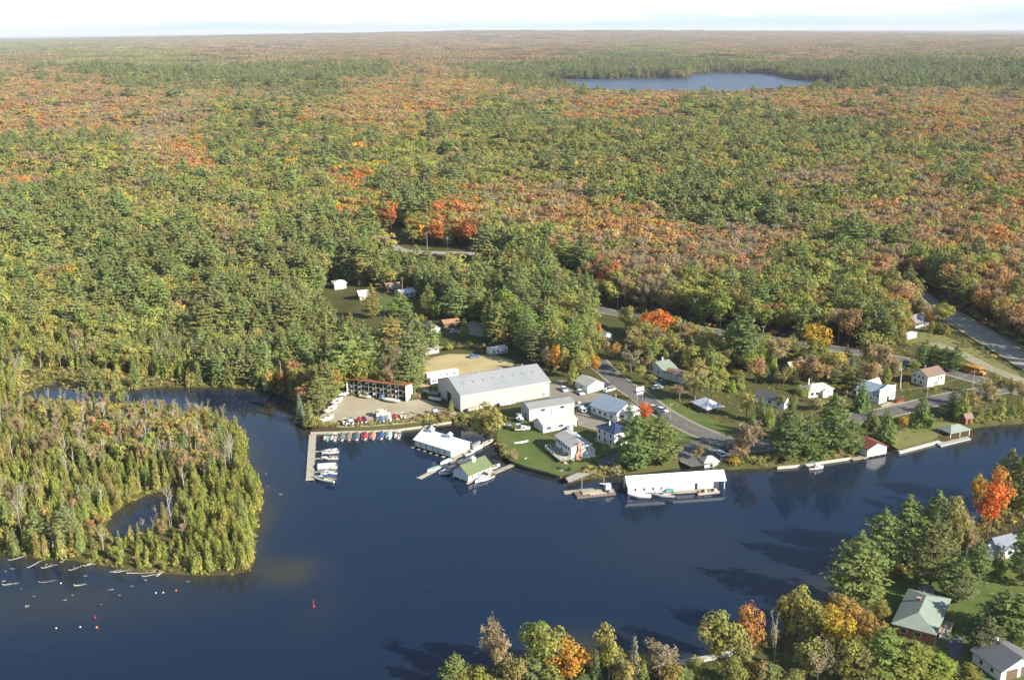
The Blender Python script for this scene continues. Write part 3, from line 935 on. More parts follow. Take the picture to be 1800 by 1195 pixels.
TREES = []                      # x, y, z, kind, tint name, colour, height scale, width scale
P1 = np.concatenate([jgrid(378, 560, 5.5), jgrid(560, 900, 6.2), jgrid(900, 1500, 7.1), jgrid(1500, 3950, 9.4)])
PP = jgrid(250, 500, 3.1); PP = PP[inpoly(PP, PENINSULA) | ((PP[:, 0] < -72) & (PP[:, 1] > 385) & (PP[:, 1] < 470))]
P1 = P1[~(inpoly(P1, PENINSULA))]
P1 = np.concatenate([P1, PP])
P1 = P1[usable(P1)]
Z1 = height(P1[:, 0], P1[:, 1])
dd = np.stack([P1[:, 0], P1[:, 1], Z1 + 9 - CH], 1); zc = dd @ CF
PX = 900 + F * (dd @ CR) / zc; PY = 597.5 - F * (dd @ CU) / zc
ok = (PX > -330) & (PX < 2130) & (PY < 1300)
P1, Z1, PX, PY, zc = P1[ok], Z1[ok], PX[ok], PY[ok], zc[ok]
IP = inpoly(P1, PENINSULA)
_z = wob(P1[:, 0], P1[:, 1], 70, 0, 9) * 3 * 1.4142 / math.sqrt(9) * 1.4
_q = 0.84 * _z + 0.54 * g.normal(size=len(P1))
UU = np.clip(0.5 * (1 + np.tanh(0.7978846 * (_q + 0.044715 * _q ** 3))), 0.001, 0.999)
WZ = wob(P1[:, 0], P1[:, 1], 160, 2, 6) * 40
WY2 = wob(P1[:, 0], P1[:, 1], 330, 4, 8) * 30
for i in range(len(P1)):
    x, y = P1[i]; px, py = PX[i], PY[i]
    if IP[i]:
        d = py - 0.0
        edge = (py > 905 + 25 * math.sin(px / 40)) or (px > 330 and py > 800) or px > 405
        z_ = "k" if edge else ("n" if py < 905 and px > -50 else "c")
        if py > 770 and px < 200 and g.uniform() < 0.5: z_ = "k"
    else:
        s = 1 + max(0, py - 150) / 900
        z_ = zone(px + g.normal() * 16 + WZ[i] * s * 0.6, py + g.normal() * 6 * s + WY2[i] * min(1.0, .35 + max(0, py - 80) / 220))
        if x < -72 and y < 455 and g.uniform() < 0.35: z_ = "c"
    kind, tn = pick(TABLE[z_], UU[i])
    far = y > 1500
    sc = float(np.clip(math.exp(g.normal() * 0.13), 0.65, 1.35))
    if IP[i]: sc *= (0.62 if kind in ("cedar", "spruce") else (0.90 if kind == "bare" else 0.66)) * (0.55 if py < 696 and px > -20 else 0.78 if py < 725 else 1.0) * (0.58 if (150 < px < 330 and 870 < py < 985) else 1.0)
    elif x < -72 and y < 455: sc *= 0.72
    if not IP[i]: sc *= 1.0 + 0.2 * min(1, max(0, (y - 400) / 150))
    if not IP[i] and 540 < px < 770 and 505 < py < 640 and y < 620: sc *= 0.72
    if not IP[i] and 650 < px < 890 and 440 < py < 560: sc *= 0.74
    wsc = sc * g.uniform(0.85, 1.15) * (0.85 if IP[i] and z_ == "n" else 1.0) * (1.12 if kind == "pine" else 1.0)
    if far: wsc *= 1.55; sc *= 1.05
    if y > 2300 and kind in ("spruce", "pine"): sc *= 1.35
    elif y > 900: wsc *= 1.28
    elif y > 560: wsc *= 1.15
    TREES.append((x, y, float(Z1[i]), kind, tn, jit(tn, g), sc, wsc, px, py, zc[i], z_, bool(IP[i])))
print("auto trees", len(TREES))

PNAME = {"broadleaf": "broadleaf_tree", "pine": "pine_tree", "cedar": "cedar_tree", "spruce": "spruce_tree", "bare": "bare_tree", "thin": "bare_tree", "shrub": "shrub"}
PCAT = {"broadleaf": "tree", "pine": "pine tree", "cedar": "cedar tree", "spruce": "spruce tree", "bare": "bare tree", "thin": "bare tree", "shrub": "shrub"}
COUNT = {}


def plant(kind, x, y, z, hs, ws, col, label, group, var=None, rz=None):
    vs = NEARM[kind]
    tm, cm = vs[int(g.integers(len(vs))) if var is None else var % len(vs)]
    o = empty(PNAME[kind], (x, y, z), g.uniform(0, 6.28) if rz is None else rz, label=label, cat=PCAT[kind], group=group)
    o.scale = (ws, ws, hs)
    t = link(D.objects.new("trunk", tm), o); c = link(D.objects.new("crown", cm), o)
    for q_ in (t, c): q_["tint"] = [float(k) for k in col]
    COUNT[PNAME[kind]] = COUNT.get(PNAME[kind], 0) + 1
    return o


def region(t):
    px, py, ip = t[8], t[9], t[12]
    if ip: return "on the wooded point" + (" along its lake edge" if t[11] == "k" else "")
    if px < 520: return "in the woods across the channel from the wooded point" if py > 560 else "deep in the woods left of the clearing"
    if px < 745: return "in the woods behind the boat rack shed"
    if px < 1045: return "in the woods behind the big metal warehouse"
    if px < 1560: return "in the woods behind the upper road"
    return "in the woods behind the highway"


LIMIT = {"cedar_tree": 285, "pine_tree": 235, "broadleaf_tree": 200, "bare_tree": 255, "spruce_tree": 150}
used = {k: 0 for k in LIMIT}
order = sorted(range(len(TREES)), key=lambda i: -(TREES[i][6] * REF[TREES[i][3]][0] / TREES[i][10]))
single = set()
for i in order:
    t = TREES[i]; nm = PNAME[t[3]]
    if used[nm] >= LIMIT[nm] or not (-10 < t[8] < 1810 and t[9] < 1195): continue
    used[nm] += 1; single.add(i)
    what = {"thin": "bare twiggy tree", "bare": "pale trunked bare tree", "broadleaf": "round leafy tree", "pine": "layered pine", "cedar": "narrow cedar", "spruce": "pointed spruce"}[t[3]]
    reg = region(t)
    plant(t[3], t[0], t[1], t[2], t[6], t[7], t[5], f"{CNAME[t[4]]} {what} {reg}", f"{CNAME[t[4]]} {what}s {reg}")
mass = [i for i in range(len(TREES)) if i not in single]
pts = [(TREES[i][0], TREES[i][1], TREES[i][2]) for i in mass]
idx = [PIDX[TREES[i][3]][int(g.integers(len(PIDX[TREES[i][3]])))] for i in mass]
rot = [(g.normal() * 0.03, g.normal() * 0.03, g.uniform(0, 6.28)) for _ in mass]
scl = [(TREES[i][7], TREES[i][7], TREES[i][6]) for i in mass]
tin = [(*TREES[i][5], 1) for i in mass]
tag(scatter("forest", pts, idx, rot, scl, tin, PROTO), "autumn forest of green, rust and orange trees spreading over the low hills", "forest", kind="stuff")

# far woodland out to the horizon
ys = []; y = 3990.0
FP = []
while y < 15500:
    st = 78 * (1 + (y - 3600) / 14000)
    w = 0.56 * y
    xs = np.arange(-w, w, st)
    FP.append(np.stack([xs + g.uniform(-.5, .5, len(xs)) * st * .7, np.full(len(xs), y) + g.uniform(-.5, .5, len(xs)) * st * .7, np.full(len(xs), st)], 1))
    y += st
FP = np.concatenate(FP)
sdw, _ = water_sd(FP[:, :2]); FP = FP[sdw > 55]
FZ = height(FP[:, 0], FP[:, 1])
dd = np.stack([FP[:, 0], FP[:, 1], FZ + 8 - CH], 1); zcf = dd @ CF
FX_ = 900 + F * (dd @ CR) / zcf; FY_ = 597.5 - F * (dd @ CU) / zcf
tin = []
wf = wob(FP[:, 0], FP[:, 1], 900, 1, 7)
for i in range(len(FP)):
    z_ = zone(FX_[i] + g.normal() * 45 + 60 * wf[i], FY_[i] + g.normal() * 6 + 14 * wf[i])
    mix_ = np.zeros(3)
    for w_, k_, t_ in TABLE[z_]: mix_ += w_ * np.array(TINT[t_])
    if z_ == "u": mix_ = 0.55 * mix_ + 0.45 * np.array([0.40, 0.26, 0.15])
    tin.append((*(mix_ * math.exp(g.normal() * 0.14) * np.exp(g.normal(size=3) * 0.07)), 1))
scf = FP[:, 2] / 95.0 * 1.12
tag(scatter("distant_forest", np.stack([FP[:, 0], FP[:, 1], FZ - 0.5], 1), g.integers(0, len(GROVES), len(FP)), np.stack([np.zeros(len(FP)), np.zeros(len(FP)), g.uniform(0, 6.28, len(FP))], 1),
            np.stack([scf, scf, np.full(len(FP), 1.0) * g.uniform(0.9, 1.2, len(FP))], 1), tin, GCOL), "hazy rust and green woodland fading towards the horizon", "forest", kind="stuff")
print("groves", len(FP))
# ------------------------------------------------------------------ buildings
M_WHITE = surf("white_siding", (0.80, 0.79, 0.76), (0.70, 0.69, 0.65), 0.5, 0.7, stripe=("Z", 0.25, 0.25))
M_WHITEP = surf("white_paint", (0.80, 0.80, 0.78), (0.70, 0.69, 0.66), 0.8, 0.55)
M_CREAM = surf("cream_siding", (0.62, 0.60, 0.53), (0.54, 0.52, 0.45), 0.4, 0.7, stripe=("Z", 0.25, 0.2))
M_RIBWALL = surf("ribbed_metal_wall", (0.50, 0.50, 0.44), (0.43, 0.43, 0.36), 0.3, 0.55, stripe=("X", 1.35, 0.55), streak=(0.31, 0.31, 0.21))
M_RIBEND = surf("plain_metal_wall", (0.52, 0.52, 0.50), (0.46, 0.46, 0.44), 0.3, 0.55, stripe=("H", 0.9, 0.25))
M_GALV = surf("galvanised_roof", (0.33, 0.34, 0.345), (0.28, 0.29, 0.295), 0.12, 0.5, stripe=("X", 1.0, 0.12), streak=(0.24, 0.24, 0.23))
M_GREYROOF = surf("grey_shingles", (0.28, 0.28, 0.275), (0.23, 0.23, 0.22), 0.5, 0.85)
M_PALEROOF = surf("pale_shingles", (0.47, 0.455, 0.41), (0.38, 0.37, 0.33), 0.4, 0.85)
M_DARKROOF = surf("dark_shingles", (0.15, 0.145, 0.14), (0.11, 0.105, 0.10), 0.6, 0.85)
M_BROWNROOF = surf("brown_shingles", (0.235, 0.165, 0.12), (0.18, 0.13, 0.095), 0.6, 0.85)
M_TANROOF = surf("tan_shingles", (0.50, 0.44, 0.33), (0.40, 0.35, 0.25), 0.3, 0.85)
M_WHITEROOF = surf("white_metal_roof", (0.84, 0.83, 0.81), (0.77, 0.76, 0.73), 0.3, 0.5)
M_BLUEMETAL = surf("blue_grey_metal_roof", (0.30, 0.38, 0.44), (0.24, 0.31, 0.37), 0.25, 0.45, stripe=("Y", 0.7, 0.18), streak=(0.42, 0.46, 0.48))
M_BLUEROOF = surf("blue_shingles", (0.035, 0.055, 0.12), (0.025, 0.042, 0.095), 0.5, 0.7)
M_GREENROOF = surf("green_metal_roof", (0.155, 0.185, 0.085), (0.13, 0.155, 0.072), 0.3, 0.6, stripe=("X", 0.6, 0.12))
M_PALEGREEN = surf("pale_green_roof", (0.235, 0.295, 0.225), (0.19, 0.25, 0.19), 0.4, 0.7)
M_SAGE = surf("sage_shingles", (0.26, 0.31, 0.25), (0.21, 0.255, 0.205), 0.5, 0.85)
M_RUST = surf("rusty_metal_roof", (0.30, 0.105, 0.05), (0.36, 0.18, 0.09), 0.3, 0.75, streak=(0.20, 0.08, 0.045))
M_REDROOF = surf("red_brown_roof", (0.25, 0.085, 0.06), (0.19, 0.07, 0.05), 0.4, 0.8)
M_BRICK = surf("brick", (0.36, 0.155, 0.10), (0.28, 0.12, 0.085), 1.2, 0.9, stripe=("Z", 0.16, 0.2))
M_PINKBRICK = surf("pale_brick", (0.52, 0.28, 0.20), (0.45, 0.235, 0.165), 1.0, 0.9, stripe=("Z", 0.16, 0.15))
M_BROWNWALL = surf("brown_boards", (0.19, 0.13, 0.08), (0.14, 0.10, 0.065), 0.8, 0.9, stripe=("Z", 0.3, 0.3))
M_TANWALL = surf("tan_boards", (0.42, 0.34, 0.22), (0.34, 0.27, 0.17), 0.7, 0.9)
M_GLASS = surf("window_glass", (0.03, 0.035, 0.045), (0.05, 0.055, 0.065), 0.8, 0.08, spec=0.6)
M_DARK = surf("dark_interior", (0.02, 0.02, 0.02), (0.035, 0.03, 0.028), 0.8, 0.9)  # near-black for dark parts, and for shade painted into openings
M_WOOD = surf("weathered_planks", (0.40, 0.36, 0.28), (0.31, 0.28, 0.21), 0.7, 0.9, stripe=("X", 0.35, 0.2))
M_WOODY = surf("weathered_boards", (0.40, 0.355, 0.27), (0.31, 0.27, 0.20), 0.7, 0.9, stripe=("Y", 0.35, 0.2))
M_POST = surf("post_wood", (0.27, 0.225, 0.165), (0.20, 0.165, 0.12), 1.5, 0.9)
M_STEEL = surf("galvanised_steel", (0.55, 0.56, 0.57), (0.42, 0.43, 0.44), 1.2, 0.4, 0.6)


class House:
    """A = corner of the two seen walls, B = other end of the right-hand wall, C = other end of the left-hand wall (pixels on the ground).
    local x runs A->B, local y runs A->C"""

    def __init__(s, name, label, cat, A, B, C, h, rise, ridge="x", wall=M_WHITE, roof=M_GREYROOF, ov=0.4, z=None, group=None, z0=0.0, endwall=None, th=0.16):
        P = [at(*p) if z is None else atz(*p, z) for p in (A, B, C)]
        a, b, c = P
        u = (b - a)[:2]; s.L = float(np.linalg.norm(u)); u = u / s.L
        v = np.array([-u[1], u[0]]); s.W = abs(float((c - a)[:2] @ v))
        s.h, s.rise, s.ridge, s.ov = h, rise, ridge, ov
        s.rz = math.atan2(u[1], u[0])
        s.o = empty(name, a, s.rz, label=label, cat=cat, group=group)
        s.wallm = wall
        Lx, Wy = s.L, s.W
        w = MB()
        em = endwall or wall
        if ridge == "x":
            ol = [(0, z0), (Wy, z0), (Wy, h), (Wy / 2, h + rise), (0, h)]
            w.extr([(0, y, z_) for y, z_ in ol], [(Lx, y, z_) for y, z_ in ol], wall)
            if endwall: w.m[0] = w.m[1] = w.mi(endwall)
        elif ridge == "y":
            ol = [(0, z0), (Lx, z0), (Lx, h), (Lx / 2, h + rise), (0, h)]
            w.extr([(x, 0, z_) for x, z_ in ol], [(x, Wy, z_) for x, z_ in ol], wall)
            if endwall: w.m[0] = w.m[1] = w.mi(endwall)
        else:
            w.box(0, 0, z0, Lx, Wy, h, wall)
        if ridge != "open": s.wall = w.build("wall", s.o)
        r = MB()
        s.th = th
        if ridge in ("x", "y"):
            S = Wy if ridge == "x" else Lx; E = Lx if ridge == "x" else Wy
            sl = rise / (S / 2); he = h - ov * sl + 0.03; tp = h + rise + 0.03
            ol = [(-ov, he), (S / 2, tp), (S + ov, he), (S + ov, he + th), (S / 2, tp + th), (-ov, he + th)]
            if ridge == "x": r.extr([(-ov, y, z_) for y, z_ in ol], [(E + ov, y, z_) for y, z_ in ol], roof)
            else: r.extr([(x, -ov, z_) for x, z_ in ol], [(x, E + ov, z_) for x, z_ in ol], roof)
        elif ridge in ("hip", "open"):
            x0, x1, y0, y1 = -ov, Lx + ov, -ov, Wy + ov
            run = min(x1 - x0, y1 - y0) / 2
            if x1 - x0 > y1 - y0: ra, rb = (x0 + run, (y0 + y1) / 2), (x1 - run, (y0 + y1) / 2)
            else: ra, rb = ((x0 + x1) / 2, y0 + run), ((x0 + x1) / 2, y1 - run)
            zb, zt = h + 0.02, h + rise
            c4 = [(x0, y0), (x1, y0), (x1, y1), (x0, y1)]
            i = 0
            b4 = [(x, y, zb) for x, y in c4]; e4 = [(x, y, zb + 0.14) for x, y in c4]
            R0, R1 = (*ra, zt), (*rb, zt)
            r.poly(b4[::-1], roof)
            for k in range(4): r.poly([b4[k], b4[(k + 1) % 4], e4[(k + 1) % 4], e4[k]], roof)
            if abs(ra[0] - rb[0]) > abs(ra[1] - rb[1]):
                r.poly([e4[0], e4[1], R1, R0], roof); r.poly([e4[1], e4[2], R1], roof); r.poly([e4[2], e4[3], R0, R1], roof); r.poly([e4[3], e4[0], R0], roof)
            else:
                r.poly([e4[0], e4[1], R0], roof); r.poly([e4[1], e4[2], R1, R0], roof); r.poly([e4[2], e4[3], R1], roof); r.poly([e4[3], e4[0], R0, R1], roof)
        elif ridge == "flat":
            r.box(-ov, -ov, h + 0.02, Lx + ov, Wy + ov, h + 0.02 + th, roof)
        s.roof = r.build("roof", s.o)

    def roofz(s, x, y):
        if s.ridge == "x": return s.h + s.rise * (1 - abs(y - s.W / 2) / (s.W / 2)) + 0.03 + s.th
        if s.ridge == "y": return s.h + s.rise * (1 - abs(x - s.L / 2) / (s.L / 2)) + 0.03 + s.th
        return s.h + s.rise * 0.7

    def place(s, m, side, t, z, out=0.0):
        """rotation/translation for something built in the x-z plane facing -y, centred at x=0"""
        if side == "front": return (t * s.L, -out, z), 0.0
        if side == "left": return (-out, t * s.W, z), -math.pi / 2
        if side == "right": return (s.L + out, t * s.W, z), math.pi / 2
        return (t * s.L, s.W + out, z), math.pi

    def win(s, side, t, z, w=1.0, h=1.1, frame=None, name="window"):
        f = MB(); f.box(-w / 2 - 0.1, -0.07, -0.1, w / 2 + 0.1, 0.02, h + 0.1, frame or M_WHITEP)
        p = MB(); p.box(-w / 2, -0.095, 0, w / 2, -0.06, h, M_GLASS)
        loc, rz = s.place(None, side, t, z)
        o = f.build(name, s.o); o.location = loc; o.rotation_euler = (0, 0, rz)
        p.build("pane", o)
        return o

    def door(s, side, t, z, w=1.0, h=2.05, mat=None, name="door", lines=0):
        d = MB(); d.box(-w / 2, -0.07, 0, w / 2, 0.02, h, mat or M_DARK)
        loc, rz = s.place(None, side, t, z)
        o = d.build(name, s.o); o.location = loc; o.rotation_euler = (0, 0, rz)
        if w < 1.5:
            hd = MB(); hd.box(w / 2 - 0.18, -0.13, h * 0.46, w / 2 - 0.08, -0.07, h * 0.5, M_STEEL); hd.build("handle", o)
        return o

    def part(s, name, mb, parent=None):
        return mb.build(name, parent or s.o)

    def chimney(s, x, y, w=0.7, top=1.0, mat=None, base=None):
        z = s.roofz(x, y) if base is None else base
        m = MB(); m.box(x - w / 2, y - w / 2, z - 0.6, x + w / 2, y + w / 2, z + top, mat or M_BRICK)
        m.box(x - w / 2 - 0.06, y - w / 2 - 0.06, z + top + 0.002, x + w / 2 + 0.06, y + w / 2 + 0.06, z + top + 0.1, M_CONC)
        return m.build("chimney", s.roof)

    def cupola(s, x, y, w=1.3, hgt=1.2, mat=M_WHITE, roof=M_WHITEROOF):
        z = s.roofz(x, y) - 0.5
        m = MB(); m.box(x - w / 2, y - w / 2, z, x + w / 2, y + w / 2, z + hgt, mat)
        q = w / 2 + 0.2; e = [(x - q, y - q, z + hgt + .005), (x + q, y - q, z + hgt + .005), (x + q, y + q, z + hgt + .005), (x - q, y + q, z + hgt + .005)]
        ap = (x, y, z + hgt + 1.0)
        m.poly(e[::-1], roof)
        for k in range(4): m.poly([e[k], e[(k + 1) % 4], ap], roof)
        return m.build("cupola", s.roof)


def railing(mb, pts, h=1.0, mat=M_WHITEP, step=1.6):
    for (x0, y0, z0), (x1, y1, z1) in zip(pts[:-1], pts[1:]):
        n = max(1, int(math.hypot(x1 - x0, y1 - y0) / step))
        for i in range(n + 1):
            t = i / n; x, y, z = x0 + (x1 - x0) * t, y0 + (y1 - y0) * t, z0 + (z1 - z0) * t
            mb.box(x - .05, y - .05, z, x + .05, y + .05, z + h, mat)
        for q in (h, h * 0.55):
            mb.tube((x0, y0, z0 + q), (x1, y1, z1 + q), 0.045, 0.045, mat, 4)


# --- the big metal warehouse
H = House("metal_warehouse", "long metal warehouse with pale ribbed walls and a light grey roof, largest of all", "warehouse", (810.5, 724), (966, 697), (776, 692), 6.3, 3.7, "x", M_RIBWALL, M_GALV, 0.3, endwall=M_RIBEND)
for k in range(8):
    m = MB(); x = H.L * (0.10 + 0.113 * k); y0 = H.W * 0.31
    z1 = H.roofz(x, y0 + 0.5); z0 = H.roofz(x, y0 - 1.1)
    m.extr([(x - .28, y0 - 1.1, z0 - .02), (x + .28, y0 - 1.1, z0 - .02), (x + .28, y0 + .5, z1 - .02), (x - .28, y0 + .5, z1 - .02)], [(x - .28, y0 - 1.1, z0 + .07), (x + .28, y0 - 1.1, z0 + .07), (x + .28, y0 + .5, z1 + .07), (x - .28, y0 + .5, z1 + .07)], surf("skylight_plastic", (0.26, 0.26, 0.23), (0.2, 0.2, 0.18), 1, 0.4))
    m.build("skylight", H.roof)
for t in (0.33, 0.58, 0.83):
    m = MB(); x = H.L * t; z = H.roofz(x, H.W / 2)
    m.tube((x, H.W / 2, z - .1), (x, H.W / 2, z + .45), .3, .3, M_STEEL, 8); m.tube((x, H.W / 2, z + .45), (x, H.W / 2, z + .7), .45, .2, M_STEEL, 8); m.build("roof_vent", H.roof)
H.door("left", 0.5, 0.05, 3.6, 4.2, M_DARK, "doorway_shade_panel"); H.door("front", 0.93, 0.05, 1.0, 2.1, surf("grey_door", (0.3, 0.3, 0.3)))  # left side: near-black panel painted as the shade of an open doorway
m = MB(); m.box(-0.1, -0.1, 0, H.L + 0.1, -0.005, 0.5, M_CONC); H.part("plinth", m)
m = MB(); m.box(-0.12, -0.12, 0.5, 0.06, -0.004, H.h, M_WHITEP); H.part("corner_trim", m)
m = MB(); m.box(-.35, -.48, H.h - .28, H.L + .35, -.32, H.h - .1, M_WHITEP); H.part("gutter", m)

H = House("storage_shed", "cream shed with a low grey roof joined behind the white workshop", "shed", (930.5, 740), (1009, 727.5), (913, 729), 4.5, 1.0, "x", M_CREAM, M_GREYROOF, 0.3, endwall=M_RIBEND)
H.win("front", 0.30, 3.0, 1.5, .9); H.win("front", 0.73, 3.0, 1.5, .9); H.door("left", 0.45, 0.05, 1.1, 2.1, surf("brown_door", (.16, .11, .07)))
H = House("workshop", "low white workshop with a pale roof and triple windows facing the lawn", "workshop", (955, 761), (1013.5, 749), (940, 750), 2.6, 1.7, "x", M_WHITE, M_PALEROOF, 0.35)
for t in (.12, .17, .22, .47, .52, .57): H.win("front", t, 1.0, .6, .9)
H.door("front", .82, .05, 1.0, 2.0, M_WHITEP); H.chimney(H.L * .42, H.W * .62, .25, 2.6, M_STEEL)

H = House("cottage", "white two storey cottage with a red brick chimney on its front wall", "house", (1004, 809.5), (1038, 803.5), (975.5, 787.5), 4.5, 1.2, "y", M_WHITE, M_PALEROOF, 0.45)
m = MB(); x = H.L * .38
m.extr([(x - 1.15, -.55, 0), (x + .85, -.55, 0), (x + .85, -.55, 2.0), (x + .75, -.55, 5.9), (x - .45, -.55, 5.9), (x - .45, -.55, 3.2), (x - 1.15, -.55, 2.0)],
       [(x - 1.15, -.004, 0), (x + .85, -.004, 0), (x + .85, -.004, 2.0), (x + .75, -.004, 5.9), (x - .45, -.004, 5.9), (x - .45, -.004, 3.2), (x - 1.15, -.004, 2.0)], M_PINKBRICK)
H.part("chimney", m)
for t in (.15, .3, .45, .6, .75, .9): H.win("left", t, 2.9, .9, 1.0)
for t in (.25, .6): H.win("left", t, .8, 1.0, 1.1)
H.win("front", .8, 3.0, .8, 1.0)
m = MB(); m.box(H.L + .003, .4, 0, H.L + 1.8, H.W * .5, 2.3, M_WHITE); m.box(H.L + .003, .2, 2.303, H.L + 2.0, H.W * .5 + .2, 2.45, M_PALEROOF); H.part("lean_to", m)
m = MB(); m.box(-4.2, -0.6, .75, -.006, H.W * .95, .95, M_WOODY)
for yy in (0, .3, .6, .9): m.box(-4.1, H.W * yy, 0, -3.95, H.W * yy + .15, .745, M_POST)
dk = H.part("deck", m); m = MB(); railing(m, [(-.2, -.5, .95), (-4.1, -.5, .95), (-4.1, H.W * .94, .95), (-.2, H.W * .94, .95)], 1.0); m.build("railing", dk)
m = MB()
for k in range(4): m.box(-3.2, -.61 - .32 * (k + 1), 0, -1.6, -.61 - .32 * k, .75 - .18 * (k + 1), M_WOOD)
m.build("stairs", dk); H.chimney(H.L * .72, H.W * .55, .3, 1.4, M_WHITEP)

H = House("metal_roofed_house", "white house under a blue grey metal roof beside the main road, behind the blue spruce", "house", (1080.6, 742), (1124, 729), (1043.4, 723.5), 3.0, 2.9, "y", M_WHITE, M_BLUEMETAL, 0.5)
for t in (.15, .4, .62, .85): H.win("left", t, 1.0, 1.0, 1.1)
H.win("front", .3, 1.0, 1.2, 1.2); H.door("front", .52, .05, 1.0, 2.05, surf("brown_door", (.16, .11, .07))); H.win("front", .75, 1.0, 1.2, 1.2); H.win("front", .5, 3.4, .9, 1.0); H.chimney(H.L * .6, H.W * .6, .5, 1.2)
m = MB(); m.box(H.L * .2, -2.6, 2.5, H.L * .85, -.003, 2.65, M_BLUEMETAL)
for t in (.22, .5, .83): m.box(H.L * t - .07, -2.5, 0, H.L * t + .07, -2.36, 2.495, M_WHITEP)
H.part("porch", m)
H = House("blue_roofed_house", "tall white house with a dark blue hipped roof, left of the twin pines", "house", (1079.3, 787.5), (1106, 779.5), (1059, 771), 5.0, 2.0, "hip", M_WHITE, M_BLUEROOF, 0.5)
for t in (.2, .55, .85):
    H.win("left", t, .9, .7, 1.4); H.win("left", t, 3.2, .7, 1.2)
for t in (.3, .75): H.win("front", t, 3.2, .8, 1.2)
H.win("front", .2, .9, .8, 1.3); H.door("front", .6, .05, 1, 2.05, surf("brown_door", (.16, .11, .07)))
m = MB(); m.extr([(H.L * .3, -2.2, 2.3), (H.L * 1.0, -2.2, 2.3), (H.L, -.003, 2.9), (H.L * .3, -.003, 2.9)], [(H.L * .3, -2.2, 2.45), (H.L, -2.2, 2.45), (H.L, -.003, 3.05), (H.L * .3, -.003, 3.05)], M_BLUEROOF)
for t in (.33, .97): m.box(H.L * t - .06, -2.1, 0, H.L * t + .06, -1.98, 2.33, M_WHITEP)
H.part("porch", m); H.chimney(H.L * .3, H.W * .55, .45, 1.2, M_WHITEP)
m = MB(); m.box(-1.6, H.W * .4, .4, -.004, H.W * .9, .6, M_WOODY); railing(m, [(-.1, H.W * .4, .6), (-1.55, H.W * .4, .6), (-1.55, H.W * .9, .6)], .9); H.part("side_deck", m)
H = House("white_garage", "small white gabled garage with a pale roof on the near side of the main road", "garage", (1033, 691), (1061.5, 684.5), (1015, 679.5), 2.7, 1.7, "y", M_WHITE, M_PALEROOF, 0.35)
H.door("front", .3, .05, 2.5, 2.1, M_WHITEP, "garage_door"); H.door("front", .75, .05, .9, 2.0, M_CREAM); H.win("left", .5, 1.1, .8, .8)

# --- boathouses on the water (z = water level)
H = House("long_boathouse", "long white boathouse lying parallel to the shore with an open slip at its right end", "boathouse", (1104, 870), (1274, 858.5), (1094.5, 857), 2.9, 2.1, "x", M_WHITE, M_WHITEROOF, 0.35, z=0.0, z0=0.25, th=.12)
COL.objects.unlink(H.wall); D.objects.remove(H.wall)
xe = H.L * .88
w = MB(); ol = [(0, .25), (H.W, .25), (H.W, H.h), (H.W / 2, H.h + H.rise), (0, H.h)]
w.extr([(0, y, z_) for y, z_ in ol], [(xe, y, z_) for y, z_ in ol], M_WHITE); w.box(xe + .003, H.W - .2, .25, H.L, H.W, H.h, M_WHITE)
w.extr([(H.L - .15, y, z_) for y, z_ in ((0, H.h - .35), (H.W, H.h - .35), (H.W, H.h), (H.W / 2, H.h + H.rise), (0, H.h))], [(H.L, y, z_) for y, z_ in ((0, H.h - .35), (H.W, H.h - .35), (H.W, H.h), (H.W / 2, H.h + H.rise), (0, H.h))], M_WHITE)
w.box(xe + .003, 0, H.h - .5, H.L - .153, .18, H.h, M_WHITE)
H.wall = H.part("wall", w)
for k in range(9):
    m = MB(); m.tube((xe * k / 8, .05, -1.5), (xe * k / 8, .05, .248), .14, .14, M_POST, 6); H.part("pile", m)
m = MB(); m.box(H.L - .24, .02, -1.5, H.L - .02, .24, H.h - .505, M_WHITEP); H.part("corner_post", m)
for t in (.075, .165, .255): H.win("front", t, 1.15, .62, .9)
H.win("front", .34, 1.2, .5, .8); H.door("front", .70, .45, .8, 1.9, M_DARK); H.door("left", .5, .3, 2.8, 2.0, M_DARK, "boat_door")  # left boat_door is a dark panel painted as the opening's shade
m = MB(); m.box(H.L * .46, -1.9, .22, H.L * .90, -.06, .44, M_WOODY)
for t in (.47, .6, .75, .89): m.tube((H.L * t, -1.8, -1.5), (H.L * t, -1.8, .3), .1, .1, M_POST, 6)
H.part("walkway", m)
LB = H
H = House("slip_boathouse", "white boathouse with six boat doors in a row and two cupolas on its white roof", "boathouse", (793, 806), (826, 791), (728, 786.5), 2.9, 2.3, "y", M_WHITE, M_WHITEROOF, 0.45, z=0.0, z0=0.55, th=.12)
for k in range(6):
    t = .085 + .166 * k
    H.door("left", t, .8, H.W * .118, 1.75, M_WHITEP, "boat_door")
    m = MB(); yy = H.W * (t + .083); m.tube((-.1, yy, -1.5), (-.1, yy, 2.7), .13, .13, M_POST, 6); H.part("pile", m)
    m = MB(); m.box(-1.5, yy - .55, .18, -.25, yy + .55, .36, M_WOOD); H.part("finger_deck", m)
m = MB(); m.box(.1, .1, -1.0, H.L - .1, H.W - .1, .54, M_DARK); H.part("slip_shade_block", m)  # solid near-black block stands in for shade in the slips below the wall
m = MB(); m.box(-.2, -1.9, .3, H.L + 4.5, -.06, .52, M_WOOD); H.part("walkway", m)
H.win("front", .32, 1.15, .5, .95); H.win("front", .68, 1.15, .5, .95)
H.cupola(H.L / 2, H.W * .28); H.cupola(H.L / 2, H.W * .78)
H = House("green_roofed_boathouse", "white boathouse with a green gabled roof, one cupola and two boat doors", "boathouse", (823.7, 849), (864.2, 832), (794, 839.8), 2.7, 2.3, "x", M_WHITE, M_GREENROOF, 0.45, z=0.0, z0=.4)
for t in (.32, .72): H.door("left", t, .7, H.W * .30, 1.7, M_WHITEP, "boat_door")
